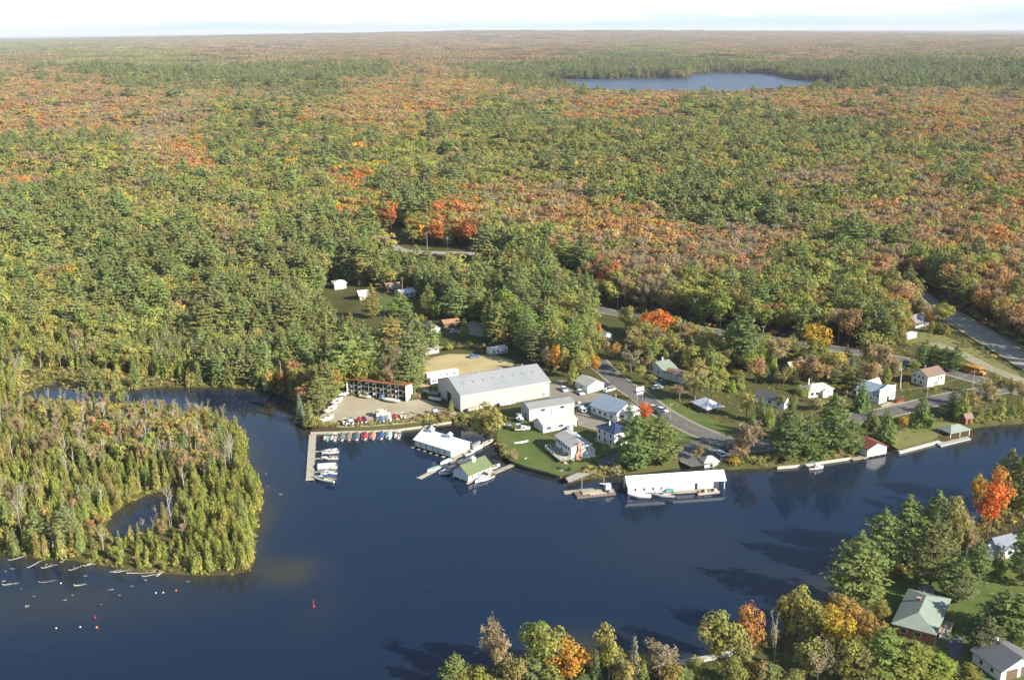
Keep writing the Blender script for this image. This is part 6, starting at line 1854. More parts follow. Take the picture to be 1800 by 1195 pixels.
for k, (x, y, s) in enumerate([(45, 1066.5, 1.0), (22, 1000, .55), (114, 1055, .5), (194, 1036.5, .75), (256, 1020, .55), (10, 1004, .4), (82, 992, .5), (60, 1048, .4), (128, 1046, .35), (150, 1012, .5), (232, 1030, .4), (210, 1046, .35), (8, 1022, .6), (178, 1062, .3), (330, 1022, .4), (36, 1035, .35), (493, 869, .7), (470, 855, .5), (468, 833, .3)]):
    p = atz(x, y, 0); g2 = np.random.default_rng(50 + k); m = MB()
    for j in range(7):
        a = g2.uniform(0, 6.28); rr = s * g2.uniform(.5, 1.3)
        m.tube((0, 0, .05), (math.cos(a) * rr, math.sin(a) * rr * .6, g2.uniform(.1, .6) * s), .16 * s, .05 * s, M_LOG, 5)
    o = m.build("driftwood_stump"); o.location = [float(c) for c in p]; tag(o, "tangled pale driftwood stump standing in the shallow water", "stump", "driftwood stumps in the shallows")
M_ORANGE = surf("orange_plastic", (.62, .20, .05), (.5, .16, .04), 2, .5); M_REDP = surf("red_plastic", (.55, .03, .03), (.45, .03, .03), 2, .5)


def buoy(label, x, y, r, mat, h=0.0, group=None):
    p = atz(x, y, 0); o = empty("buoy", p, 0, label=label, cat="buoy", group=group); m = MB()
    n = 8
    for i in range(4):
        a, b = -math.pi / 2 + math.pi * i / 4, -math.pi / 2 + math.pi * (i + 1) / 4
        m.tube((0, 0, r * .4 + r * math.sin(a)), (0, 0, r * .4 + r * math.sin(b)), max(.01, r * math.cos(a)), max(.01, r * math.cos(b)), mat, n, False)
    m.build("float", o)
    m = MB(); m.tube((0, 0, r * 1.3), (0, 0, r * 1.5 + h), r * .35 if h else r * .15, r * .3 if h else r * .1, mat, 6); m.build("mast" if h else "ring", o)


buoy("tall red channel buoy alone in the open lake", 551.5, 1066, .3, M_REDP, 1.4)
buoy("small red buoy with a white foot off the wooded point", 167.5, 1086, .22, M_REDP, .5)
buoy("orange float nearest the bottom left of the lake", 170, 1103, .32, M_ORANGE)
for x, y in ((99, 1104), (141, 1102), (107, 1025), (274, 1042), (287, 1041.5)): buoy("small white float bobbing in the shallows off the wooded point", x, y, .2, M_WHITEP, 0, "white floats in the shallows")
buoy("pale orange float close to the tip of the wooded point", 309.5, 1038, .26, M_ORANGE)


def clutter(name, label, cat, x, y, parts, rz=0.0, group=None):
    p = at(x, y); o = empty(name, p, rz, label=label, cat=cat, group=group)
    for nm, bx in parts:
        m = MB()
        for b in bx: m.box(*b)
        m.build(nm, o)
    return o


clutter("picnic_table", "weathered picnic table at the water end of the lawn", "table", 990, 829, [("table_top", [(-.9, -.4, .7, .9, .4, .76, M_WOOD)]), ("bench", [(-.9, -.95, .4, .9, -.65, .46, M_WOOD)]), ("bench", [(-.9, .65, .4, .9, .95, .46, M_WOOD)]), ("leg", [(-.7, -.9, 0, -.6, .9, .395, M_POST)]), ("leg", [(.6, -.9, 0, .7, .9, .395, M_POST)])], .3)
for x, y, lb in ((921, 812, "white garden chair left of its twin at the lawn edge"), (925, 810.5, "white garden chair right of its twin at the lawn edge")):
    clutter("garden_chair", lb, "chair", x, y, [("seat", [(-.35, -.35, .35, .35, .35, .43, M_WHITEP)]), ("backrest", [(-.35, .3, .44, .35, .36, 1.1, M_WHITEP)]), ("leg", [(-.33, -.33, 0, -.27, -.27, .345, M_WHITEP)]), ("leg", [(.27, -.33, 0, .33, -.27, .345, M_WHITEP)]), ("leg", [(-.33, .27, 0, -.27, .33, .345, M_WHITEP)]), ("leg", [(.27, .27, 0, .33, .33, .345, M_WHITEP)])], .6)
for x, y, lb in ((1003, 814, "black bin at the corner of the cottage deck"), (983.5, 827, "black bin by the leaning planks on the lawn"), (1000.5, 827, "small black bin beside the boat ramp")):
    clutter("rubbish_bin", lb, "bin", x, y, [("body", [(-.4, -.4, 0, .4, .4, 1.05, M_DARK)]), ("lid", [(-.44, -.44, 1.055, .44, .44, 1.15, M_MOTOR)])], .2)
clutter("sawhorse", "pair of pale planks leaning at the shore left of the boat ramp", "planks", 988, 834, [("leg", [(-.9, -.1, 0, -.7, .1, 1.2, M_CONC)]), ("beam", [(-1.2, -.12, 1.205, 1.2, .12, 1.4, M_WOOD)]), ("leg", [(.7, -.1, 0, .9, .1, 1.2, M_CONC)])], 1.0)
# timber and scrap at the shore end of the yard
pl = at(742, 734); o = empty("timber_pile", pl, -.45, label="pile of grey timbers and branches above the sea wall near the willow", cat="timber pile")
g2 = np.random.default_rng(5)
for k in range(14):
    m = MB(); x, y, a = g2.uniform(-6, 6), g2.uniform(-2, 2), g2.normal() * .5; ln = g2.uniform(1.5, 4)
    m.tube((x - math.cos(a) * ln / 2, y - math.sin(a) * ln / 2, .2 + .25 * (k % 3)), (x + math.cos(a) * ln / 2, y + math.sin(a) * ln / 2, .3 + .3 * (k % 2)), .16, .12, (M_POST, M_LOG, M_BROWNWALL)[k % 3], 6); m.build("timber", o)
pl = at(724, 703); o = empty("scrap_pile", pl, .2, label="leaning pile of galvanised dock frames at the right end of the rack shed", cat="dock frames")
for k in range(7):
    m = MB(); x = -2.6 + k * .8; m.tube((x, -1.4, 0), (x + 1.4, .6, 2.3 + .2 * (k % 3)), .06, .06, M_LOG, 5); m.tube((x + .2, 1.0, 0), (x + 1.0, -.5, 2.0), .06, .06, M_LOG, 5); m.build("strut", o)
pl = at(664, 742); o = empty("boat_cradle", pl, .1, label="bare tan boat cradle in the gravel row between maroon and blue covers", cat="cradle")
for y in (-1.2, 0, 1.2):
    m = MB(); m.tube((-1, y, 0), (0, y, 1.5), .07, .07, M_LOG, 5); m.tube((1, y, 0), (0, y, 1.5), .07, .07, M_LOG, 5); m.build("strut", o)
m = MB(); m.tube((0, -1.4, 1.5), (0, 1.4, 1.5), .08, .08, M_LOG, 5); m.build("ridge_beam", o)
pl = at(653, 744); o = empty("boat_cradle", pl, .1, label="low pale boat cradle beside the maroon covered boats", cat="cradle")
for y in (-1.1, 1.1):
    m = MB(); m.box(-1, y - .1, 0, 1, y + .1, .5, M_LOG); m.build("beam", o)
m = MB(); m.box(-.1, -1.4, .505, .1, 1.4, .7, M_LOG); m.build("ridge_beam", o)
# red tarp covered heap and rails by the tan house
pl = at(1466, 651); o = empty("tarp_heap", pl, .2, label="dark red tarp covered heap right of the tan roofed house", cat="tarp heap")
m = MB(); g2 = np.random.default_rng(9); Mt = surf("dark_red_tarp", (.11, .045, .045), (.17, .06, .05), .8, .8)
for i in range(8):
    for j in range(6):
        f = lambda a, b: (-4 + a, -3 + b, .9 * math.exp(-((a - 4) ** 2 / 9 + (b - 3) ** 2 / 5)) + .12 * math.sin(a * 2.1 + b * 1.3) + .1)
        m.poly([f(i, j), f(i + 1, j), f(i + 1, j + 1), f(i, j + 1)], Mt)
m.build("tarp", o)
m = MB()
for k in range(5): m.tube((-6 + k, 3.5 + .3 * k, .1), (-3 + k, 5 - .4 * k, 1.2), .1, .1, M_BRICK, 5)
m.build("red_beams", o)
pl = at(1457, 662); o = empty("hoop_shelter", pl, .3, label="small cream hoop shelter beside the white camper", cat="shelter")
m = MB()
for k in range(8):
    a, b = math.pi * k / 8, math.pi * (k + 1) / 8
    m.poly([(-1.6, -1.4 * math.cos(a), 1.9 * math.sin(a)), (1.6, -1.4 * math.cos(a), 1.9 * math.sin(a)), (1.6, -1.4 * math.cos(b), 1.9 * math.sin(b)), (-1.6, -1.4 * math.cos(b), 1.9 * math.sin(b))], CV["cream"])
m.build("canvas", o)
for x in (-1.6, 1.6):
    m = MB()
    for k in range(8):
        a, b = math.pi * k / 8, math.pi * (k + 1) / 8; m.tube((x, -1.43 * math.cos(a), 1.93 * math.sin(a)), (x, -1.43 * math.cos(b), 1.93 * math.sin(b)), .06, .06, M_STEEL, 4, False)
    m.build("hoop", o)
# ------------------------------------------------------------------ trees that stand on their own, each placed from the photograph
# kind, base px, base py, top py, half width px, tint, label
T = [
 ("pine", 1118, 829, 730, 44, "ever", "left of the two big twin pines above the long boathouse"),
 ("pine", 1158, 820, 729, 43, "ever", "right of the two big twin pines above the long boathouse"),
 ("spruce", 1107, 748, 683, 11, "blue", "slender blue spruce standing behind the twin pines"),
 ("broadleaf", 1132, 745, 706, 17, "flame", "small bright orange red maple between the twin pines and the main road"),
 ("broadleaf", 1155, 602, 538, 33, "flame", "large orange red maple below the upper road"),
 ("broadleaf", 1131, 548, 524, 9, "red", "small flame red tree at the upper road, left above the large maple"),
 ("broadleaf", 1138, 602, 570, 12, "gold", "small golden tree at the left foot of the large red maple"),
 ("broadleaf", 1154, 634, 592, 22, "ygreen", "yellow green round tree in front of the large red maple"),
 ("broadleaf", 1082, 634, 598, 11, "orange", "small orange tree left of a little blue spruce"),
 ("spruce", 1099, 626, 600, 7, "blue", "little blue spruce right of the small orange tree"),
 ("broadleaf", 1053, 598, 566, 10, "orange", "tiny orange tree behind the pale green bungalow roof"),
 ("cedar", 1046, 612, 566, 10, "olive", "olive cedar standing in front of the bungalow"),
 ("broadleaf", 962, 659, 604, 12, "tan", "tan poplar at the right rear of the metal warehouse"),
 ("broadleaf", 977, 661, 602, 12, "gold", "golden poplar right of the tan poplar behind the warehouse"),
 ("broadleaf", 990, 662, 608, 12, "olive", "olive poplar right of the golden poplar behind the warehouse"),
 ("cedar", 1007, 678, 624, 11, "green", "green pointed cedar just left of the white garage"),
 ("broadleaf", 1022, 668, 612, 18, "olive", "olive tree directly behind the white garage"),
 ("broadleaf", 1046, 662, 622, 12, "gold", "golden tree between the garage and the main road"),
 ("broadleaf", 1036, 650, 600, 15, "ygreen", "yellow green tree behind the golden tree at the main road"),
 ("broadleaf", 1040, 628, 572, 18, "olive", "olive tree closing the upper end of the main road, left of the bungalow front"),
 ("broadleaf", 1052, 622, 578, 13, "ygreen", "yellow green tree at the upper end of the main road"),
 ("broadleaf", 1034, 604, 556, 17, "ygreen", "pale green tree at the left end of the bungalow"),
 ("thin", 1062, 628, 596, 14, "tan", "tan bush tree beside the bungalow's white end"),
 ("thin", 1110, 655, 620, 22, "grey", "grey brown bare tree left of the mint roofed house"),
 ("broadleaf", 1126, 668, 640, 13, "olive", "olive tree along the main road before the mint roofed house"),
 ("broadleaf", 1145, 678, 656, 12, "green", "round green tree beside the white car at the main road"),
 ("broadleaf", 1093, 662, 640, 13, "olive", "small olive tree at the far side of the main road top"),
 ("thin", 1133, 622, 600, 15, "tan", "tan twiggy tree left of the yellow green round tree"),
 ("spruce", 1213, 620, 583, 12, "dark", "dark spruce right of the peach brick house"),
 ("pine", 1305, 648, 545, 40, "ever", "biggest dark pine standing at the upper road"),
 ("pine", 1290, 640, 560, 25, "dark", "dark pine at the left shoulder of the biggest upper road pine"),
 ("pine", 1243, 657, 601, 24, "ever", "bushy pine right of the peach brick house"),
 ("pine", 1228, 652, 612, 15, "ever", "smaller pine at the left foot of the bushy pine by the brick house"),
 ("broadleaf", 1271, 630, 592, 15, "gold", "golden tree against the biggest dark pine"),
 ("broadleaf", 1287, 618, 590, 11, "orange", "small orange tree between golden tree and biggest dark pine"),
 ("thin", 1222, 704, 658, 31, "tan", "left half of the broad tan willow behind the pavilion"),
 ("broadleaf", 1250, 706, 655, 27, "olive", "right half of the broad olive willow behind the pavilion"),
 ("thin", 1196, 706, 676, 22, "grey", "round grey bush tree left of the pavilion"),
 ("cedar", 1300, 684, 644, 11, "green", "green cedar nearest the white disc sign behind the pavilion"),
 ("cedar", 1287, 690, 662, 8, "cedar", "small cedar below the green cedar behind the pavilion"),
 ("cedar", 1274, 676, 650, 8, "green", "small green cedar at the right edge of the olive willow"),
 ("broadleaf", 1312, 735, 686, 21, "olive", "round olive tree right of the pavilion"),
 ("cedar", 1336, 742, 690, 12, "dark", "dark cedar between the olive tree and the dark roofed house"),
 ("cedar", 1352, 748, 706, 10, "green", "green cedar before the dark roofed house"),
 ("cedar", 1322, 760, 718, 11, "ever", "cedar above the large tan willow at the shore"),
 ("thin", 1312, 818, 748, 33, "tan", "large tan willow at the shore right of the parked cars"),
 ("broadleaf", 1300, 815, 770, 22, "tan", "tan leafy willow leaning beside the large tan willow"),
 ("shrub", 1288, 822, 802, 16, "yellow", "yellow shrub on the bank right of the long boathouse"),
 ("shrub", 1335, 824, 806, 14, "olive", "olive shrub on the bank below the large tan willow"),
 ("pine", 1386, 815, 712, 34, "ever", "tall dark pine at the shore, leftmost of the shore pines"),
 ("pine", 1418, 812, 730, 29, "ever", "second shore pine, right of the tall dark one"),
 ("pine", 1461, 805, 694, 40, "ever", "broad pine, tallest of the shore pines"),
 ("pine", 1494, 796, 738, 25, "ever", "lower pine touching the red roofed boathouse"),
 ("pine", 1440, 812, 750, 22, "ever", "low pine between the second and the broad shore pine"),
 ("cedar", 1403, 770, 716, 12, "green", "green cedar behind the shore pines"),
 ("cedar", 1366, 775, 722, 12, "dark", "dark cedar left behind the leftmost shore pine"),
 ("cedar", 1531, 755, 710, 17, "dark", "dark round cedar behind the red roofed boathouse"),
 ("cedar", 1557, 775, 711, 20, "ever", "big rounded cedar right behind the red roofed boathouse"),
 ("broadleaf", 1586, 756, 730, 12, "gold", "small golden shrub tree at the right of the rounded cedar"),
 ("cedar", 1618, 748, 688, 21, "ever", "broad cedar below the farmhouse"),
 ("cedar", 1513, 722, 657, 16, "ever", "cedar hiding the left side of the village store"),
 ("broadleaf", 1432, 636, 567, 36, "yellow", "large yellow maple below the upper road"),
 ("thin", 1366, 650, 598, 31, "tan", "tan wispy tree left of the large yellow maple"),
 ("broadleaf", 1352, 640, 606, 19, "olive", "olive tree right of the biggest dark pine"),
 ("thin", 1398, 640, 610, 19, "rust", "rust brown tree between tan wispy tree and yellow maple"),
 ("broadleaf", 1530, 650, 578, 35, "ygreen", "wide yellow green tree in front of the upper road"),
 ("thin", 1545, 668, 612, 31, "tan", "tan twiggy tree right of the wide yellow green tree"),
 ("bare", 1583, 683, 616, 22, "grey", "white trunked bare tree left of the farmhouse"),
 ("pine", 1620, 645, 606, 19, "ever", "leftmost of the green pines behind the farmhouse"),
 ("pine", 1641, 646, 606, 19, "ever", "second of the green pines behind the farmhouse"),
 ("pine", 1660, 650, 610, 19, "ever", "third of the green pines behind the farmhouse"),
 ("pine", 1678, 654, 608, 17, "ever", "rightmost of the green pines behind the farmhouse"),
 ("broadleaf", 1606, 655, 632, 12, "ygreen", "small yellow green tree at the left of the farmhouse pines"),
 ("spruce", 1497, 668, 622, 10, "blue", "grey green spruce above the hip roofed bungalow"),
 ("broadleaf", 1411, 668, 638, 13, "olive", "olive tree in front of the tan roofed house"),
 ("spruce", 1345, 672, 636, 13, "dark", "dark spruce left of the tan roofed house"),
 ("broadleaf", 1371, 676, 650, 16, "tan", "tan tree between the tan roofed house and the cedars"),
 ("broadleaf", 1410, 706, 678, 15, "olive", "olive tree at the left end of the hip roofed bungalow"),
 ("cedar", 1396, 716, 688, 8, "green", "small green cedar left of the hip roofed bungalow"),
 ("broadleaf", 1372, 716, 694, 12, "ygreen", "yellow green shrub tree before the dark roofed house"),
 ("broadleaf", 1438, 722, 698, 18, "tan", "tan shrub tree before the hip roofed bungalow"),
 ("broadleaf", 1470, 722, 696, 17, "olive", "olive shrub tree right before the hip roofed bungalow"),
 ("cedar", 1673, 732, 678, 15, "dark", "dark cedar at the shore road right of the farmhouse"),
 ("cedar", 1690, 738, 674, 16, "cedar", "tall yellow green cedar at the shore road right of the farmhouse"),
 ("broadleaf", 1706, 730, 682, 17, "olive", "olive tree right of the tall yellow green cedar"),
 ("thin", 1730, 722, 672, 28, "tan", "tan twiggy tree below the school bus"),
 ("cedar", 1722, 749, 710, 9, "cedar", "left of two slim cedars at the right shore"),
 ("cedar", 1736, 748, 712, 9, "cedar", "right of two slim cedars at the right shore"),
 ("cedar", 1756, 748, 688, 13, "cedar", "tallest cedar at the right shore"),
 ("cedar", 1775, 746, 702, 12, "ever", "cedar right of the tallest shore cedar"),
 ("cedar", 1791, 745, 690, 13, "cedar", "cedar at the right edge of the shore"),
 ("broadleaf", 1749, 698, 656, 19, "olive", "round olive tree right of the school bus"),
 ("broadleaf", 1774, 704, 660, 16, "olive", "smaller round olive tree right of the school bus"),
 ("broadleaf", 1795, 712, 668, 16, "tan", "tan tree at the right edge above the shore cedars"),
 ("broadleaf", 1594, 586, 552, 17, "orange", "orange maple left of the dormer house"),
 ("broadleaf", 1606, 560, 508, 16, "tan", "tall tan tree behind the orange maple at the highway"),
 ("spruce", 1615, 560, 532, 7, "dark", "small dark spruce behind the dormer house"),
 ("broadleaf", 1633, 574, 545, 10, "gold", "golden tree right behind the dormer house"),
 ("cedar", 1637, 584, 560, 7, "cedar", "left of the little cedars right of the dormer house"),
 ("cedar", 1650, 585, 562, 8, "ever", "middle of the little cedars right of the dormer house"),
 ("cedar", 1663, 588, 566, 7, "cedar", "right of the little cedars right of the dormer house"),
 ("thin", 1570, 604, 560, 23, "rust", "rust grey bare tree left of the orange maple"),
 ("broadleaf", 1580, 618, 578, 18, "olive", "olive tree left of the low white shed"),
 ("shrub", 1694, 606, 597, 7, "olive", "small round shrub on the highway verge"),
 ("shrub", 1702, 611, 603, 6, "olive", "second small round shrub on the highway verge"),
 ("shrub", 1630, 605, 597, 6, "olive", "dark little shrub below the low white shed"),
 # marina
 ("broadleaf", 862, 777, 706, 36, "straw", "big yellow willow at the water behind the slip boathouse"),
 ("broadleaf", 845, 770, 722, 22, "ygreen", "yellow green willow limb left of the big yellow willow"),
 ("shrub", 901, 812, 790, 13, "tan", "tan shrub at the corner of the lawn by the shore dock"),
 ("shrub", 884, 806, 794, 9, "olive", "small olive shrub left of the tan shrub at the lawn corner"),
 ("cedar", 793, 723, 700, 6, "olive", "small cedar at the warehouse corner"),
 ("thin", 783, 748, 724, 20, "grey", "grey bare bush above the sea wall end"),
 ("shrub", 1010, 752, 746, 5, "tan", "little tan shrub at the right corner of the workshop"),
 ("shrub", 1080, 838, 818, 18, "tan", "orange brown shrub between the boat ramp and the long boathouse"),
 ("shrub", 1058, 840, 830, 12, "olive", "low olive shrub at the lower side of the boat ramp"),
 ("thin", 1226, 806, 786, 15, "rust", "reddish bare bush beside the parking lot"),
 ("spruce", 528, 742, 680, 12, "blue", "blue green spruce at the tip of the boat yard point"),
 ("spruce", 545, 752, 693, 14, "pine", "green spruce right of the blue spruce on the boat yard point"),
 ("pine", 560, 728, 655, 19, "pine", "pine behind the green spruce on the boat yard point"),
 ("spruce", 515, 702, 655, 9, "pine", "slim green spruce at the channel shore"),
 ("broadleaf", 590, 697, 643, 18, "gold", "golden yellow maple at the left end of the rack shed"),
 ("broadleaf", 553, 700, 636, 15, "olive", "olive poplar left of the golden yellow maple"),
 ("broadleaf", 500, 690, 652, 17, "red", "red maple at the channel shore left of the spruces"),
 ("broadleaf", 478, 686, 650, 16, "orange", "orange maple at the channel shore"),
 ("bare", 497, 692, 616, 16, "grey", "pale bare tree rising over the red maple"),
 ("broadleaf", 655, 688, 646, 10, "gold", "yellow sapling behind the rack shed roof"),
 ("broadleaf", 642, 690, 645, 9, "rust", "rust red sapling behind the rack shed roof"),
 ("thin", 690, 690, 612, 20, "tan", "tan birch with a white trunk behind the rack shed"),
 ("broadleaf", 708, 696, 658, 7, "orange", "small orange sapling behind the right end of the rack shed"),
 ("pine", 612, 683, 572, 45, "pine", "great layered pine behind the left end of the rack shed"),
 ("pine", 722, 668, 575, 38, "pine", "great layered pine left of the dry field"),
 ("pine", 718, 694, 618, 27, "pine", "lower pine between the rack shed and the dry field"),
 ("pine", 648, 668, 585, 34, "pine", "pine behind the rusty roof of the rack shed"),
 ("pine", 690, 640, 555, 34, "olive", "olive green pine above the rack shed"),
 ("pine", 805, 563, 500, 27, "pine", "pine behind the brown shed"),
 ("pine", 835, 562, 505, 25, "pine", "pine right behind the brown shed"),
 ("cedar", 817, 590, 554, 9, "cedar", "yellow green cedar in front of the brown shed"),
 ("pine", 925, 630, 545, 25, "dark", "dark pine at the right end of the dry field"),
 ("pine", 940, 640, 575, 22, "dark", "dark pine by the far corner of the warehouse"),
 ("broadleaf", 884, 610, 570, 18, "ygreen", "yellow green tree above the camper on the dry field"),
 ("pine", 655, 560, 500, 18, "olive", "olive pine before the cream roofed cabin"),
 ("pine", 702, 556, 512, 22, "pine", "pine before the brown roofed cabin"),
 # near shore, right
 ("pine", 1505, 1068, 938, 54, "pine", "tall pine leaning over the lake, leftmost of the near shore pines"),
 ("pine", 1547, 1010, 895, 45, "pine", "near shore pine second from the left"),
 ("pine", 1590, 988, 872, 40, "pine", "near shore pine third from the left"),
 ("pine", 1640, 985, 864, 47, "pine", "tallest crown of the near shore pines"),
 ("pine", 1634, 1030, 908, 45, "pine", "front pine before the tallest near shore pine"),
 ("broadleaf", 1672, 1000, 868, 24, "olive", "olive tan tree right of the tallest near shore pine"),
 ("pine", 1683, 1058, 980, 37, "pine", "low pine above the sage roofed house"),
 ("thin", 1697, 992, 926, 23, "tan", "white birch with bare twigs left of the lakeside house"),
 ("broadleaf", 1735, 945, 846, 34, "flame", "red maple left behind the lakeside house"),
 ("broadleaf", 1748, 925, 822, 30, "gold", "golden orange maple behind the red maple"),
 ("broadleaf", 1714, 912, 826, 15, "gold", "slim golden tree left of the golden orange maple"),
 ("pine", 1768, 892, 790, 40, "olive", "pine at the right edge above the golden maple"),
 ("pine", 1803, 900, 785, 34, "pine", "green pine cut by the right edge"),
 ("cedar", 1757, 1008, 960, 12, "green", "small cone shaped cedar before the lakeside house"),
 ("pine", 1800, 1030, 940, 28, "dark", "dark pine at the right edge beside the lakeside house"),
 ("pine", 1762, 1118, 1036, 47, "pine", "bushy green pine right of the sage roofed house"),
 ("pine", 1797, 1125, 1045, 45, "pine", "second bushy green pine at the right edge"),
 ("broadleaf", 1791, 1150, 1112, 18, "green", "low green tree behind the charcoal roofed house"),
 ("broadleaf", 1400, 1135, 1022, 39, "ygreen", "tall yellow green tree at the foot of the leftmost near shore pine"),
 ("broadleaf", 1378, 1120, 1050, 26, "olive", "olive tree left of the tall yellow green tree"),
 ("broadleaf", 1468, 1165, 1062, 40, "yellow", "yellow green maple below the leftmost near shore pine"),
 ("broadleaf", 1495, 1140, 1056, 31, "orange", "orange topped maple behind the yellow green maple"),
 ("broadleaf", 1522, 1165, 1066, 31, "orange", "rust orange maple left of the sage roofed house"),
 ("broadleaf", 1432, 1150, 1070, 31, "olive", "olive tree between the two yellow green trees"),
 ("pine", 1550, 1205, 1102, 49, "green", "broad green pine in front of the sage roofed house"),
 ("pine", 1600, 1208, 1126, 52, "green", "broad green pine at the lower edge before the sage roofed house"),
 ("pine", 1645, 1211, 1150, 45, "green", "rounded green pine left of the charcoal roofed house"),
 ("pine", 1505, 1215, 1130, 40, "pine", "green pine at the bottom edge below the rust orange maple"),
 ("thin", 1437, 1208, 1140, 41, "grey", "grey bare bush tree at the bottom edge below the yellow maple"),
 ("broadleaf", 1395, 1220, 1178, 30, "ygreen", "low yellow shrub tree at the bottom edge by the bare bush"),
 ("pine", 1350, 1216, 1165, 36, "pine", "green pine at the bottom edge below the birch"),
 ("broadleaf", 905, 1222, 1152, 30, "olive", "olive tree between the tan crown and the rounded green tree"),
 ("broadleaf", 975, 1228, 1172, 30, "ygreen", "yellow green tree at the bottom edge left of the golden maple foot"),
 ("broadleaf", 1100, 1228, 1160, 28, "olive", "olive tree at the bottom edge under the tall pointed spruce"),
 ("broadleaf", 1285, 1220, 1150, 34, "green", "green tree below the large yellow green maple"),
 ("broadleaf", 1420, 1205, 1120, 32, "olive", "olive tree between the bare bush and the yellow maple"),
 ("broadleaf", 1482, 1215, 1120, 32, "green", "green tree right under the yellow green maple"),
 ("pine", 1718, 1022, 948, 22, "pine", "pine between the white birch and the lakeside house wing"),
 ("pine", 1795, 1000, 915, 26, "pine", "pine at the right wall of the lakeside house"),
 ("broadleaf", 1690, 975, 905, 22, "tan", "tan tree behind the white birch"),
 ("pine", 1730, 1150, 1085, 30, "dark", "dark pine shading the lawn right of the sage roofed house deck"),
 ("broadleaf", 1470, 1110, 1040, 30, "olive", "olive tree under the leftmost near shore pine"),
 ("broadleaf", 1545, 1100, 1050, 22, "olive", "olive low tree at the left wall of the sage roofed house"),
 ("broadleaf", 1225, 1198, 1150, 20, "olive", "low olive tree behind the concrete shore wall"),
 ("broadleaf", 1330, 1215, 1160, 26, "olive", "low olive tree right of the birch foot"),
 ("broadleaf", 1180, 1225, 1165, 26, "ygreen", "low yellow green tree at the bottom edge by the bare grey bush"),
 # near shore, bottom middle
 ("broadleaf", 1262, 1185, 1068, 48, "ygreen", "large yellow green maple over the concrete shore wall"),
 ("broadleaf", 1316, 1170, 1060, 33, "orange", "orange topped maple right of the large yellow green maple"),
 ("broadleaf", 1300, 1195, 1105, 26, "olive", "olive lower tree under the orange topped maple"),
 ("bare", 1360, 1178, 1078, 15, "tan", "slender leaning birch right of the orange topped maple"),
 ("pine", 1700, 1213, 1166, 29, "green", "low green pine at the bottom edge by the white wall"),
 ("thin", 1163, 1204, 1128, 42, "grey", "bare grey bush tree at the bottom middle"),
 ("spruce", 1113, 1209, 1100, 17, "blue", "tall pointed blue green spruce at the bottom middle"),
 ("spruce", 1090, 1216, 1138, 19, "dark", "dark spruce left before the tall pointed spruce"),
 ("spruce", 1046, 1216, 1126, 17, "dark", "pointed dark spruce right of the golden maple"),
 ("spruce", 1130, 1216, 1150, 18, "pine", "green spruce right before the tall pointed spruce"),
 ("broadleaf", 1069, 1201, 1096, 32, "olive", "olive tree with yellow top behind the dark spruces"),
 ("broadleaf", 998, 1206, 1126, 47, "gold", "golden orange maple at the bottom middle"),
 ("broadleaf", 954, 1201, 1081, 46, "green", "rounded green tree left behind the golden maple"),
 ("pine", 934, 1214, 1148, 36, "pine", "lower green pine in front of the rounded green tree"),
 ("thin", 868, 1205, 1105, 40, "tan", "tan bare crowned tree at the bottom left of the near shore"),
 ("pine", 800, 1214, 1148, 27, "pine", "small green pine at the left end of the near shore"),
 ("broadleaf", 842, 1219, 1172, 38, "ygreen", "yellow green tree at the bottom edge below the tan crown"),
 ("pine", 888, 1219, 1160, 29, "dark", "dark pine between the tan crown and the lower green pine"),
 ("pine", 1024, 1221, 1184, 27, "dark", "dark pine at the bottom edge under the golden maple"),
 ("pine", 1200, 1214, 1175, 29, "pine", "dark green pine at the bottom edge right of the bare bush"),
]
for i, (kind, bx, by, ty, rp, tn, lb) in enumerate(T):
    p = at(bx, by)
    lo, hi = .5, 45.0
    for _ in range(30):
        md = (lo + hi) / 2
        if project(p + np.array([0, 0, md]))[1] > ty: lo = md
        else: hi = md
    H0, R0 = REF[kind]
    r = rp / pxm(p + np.array([0, 0, lo * .6]))
    plant(kind, p[0], p[1], p[2], lo / H0, r / R0, jit(tn, g, .05), lb, None, i)

# more trees between the village houses
VQ = jgrid(395, 560, 5.4); _sd, _ = water_sd(VQ)
HB = [(o.matrix_basis.translation.copy(), 0) for o in D.objects if o.get("category") in ("house", "shed", "garage", "cabin", "store", "warehouse", "workshop", "pavilion", "camper", "trailer", "bus", "car", "pickup truck", "tarp heap", "tree", "pine tree", "cedar tree", "spruce tree", "bare tree")]
HP = np.array([(v.x, v.y) for v, _ in HB])
OPEN = [np.array([p[:2] for p in atv(q_)]) for q_ in ([(1585, 602), (1640, 570), (1700, 590), (1810, 650), (1810, 690), (1700, 650), (1625, 625)], [(1110, 672), (1165, 702), (1232, 737), (1300, 772), (1310, 810), (1170, 830), (1080, 745)], [(1560, 790), (1580, 745), (1700, 738), (1700, 770)], [(860, 640), (1075, 640), (1085, 830), (860, 800)], [(1535, 705), (1600, 695), (1600, 735), (1545, 735)])]
_ru = np.min(np.hypot(VQ[:, None, 0] - R_UPPER[None, ::3, 0], VQ[:, None, 1] - R_UPPER[None, ::3, 1]), axis=1)
m_ = inpoly(VQ, VILLAGE) & (_sd > 3) & (_ru > 21) & (road_dist(VQ) > 4) & (VQ[:, 0] > 52)
for q_ in OPEN: m_ &= ~inpoly(VQ, q_)
VQ = VQ[m_]
VQ = VQ[np.min(np.hypot(VQ[:, None, 0] - HP[None, :, 0] - 2, VQ[:, None, 1] - HP[None, :, 1] - 4), axis=1) > 4.6]
kinds = [("broadleaf", "olive"), ("thin", "tan"), ("broadleaf", "ygreen"), ("cedar", "green"), ("broadleaf", "tan"), ("thin", "grey"), ("pine", "pine"), ("broadleaf", "green"), ("broadleaf", "rust")]
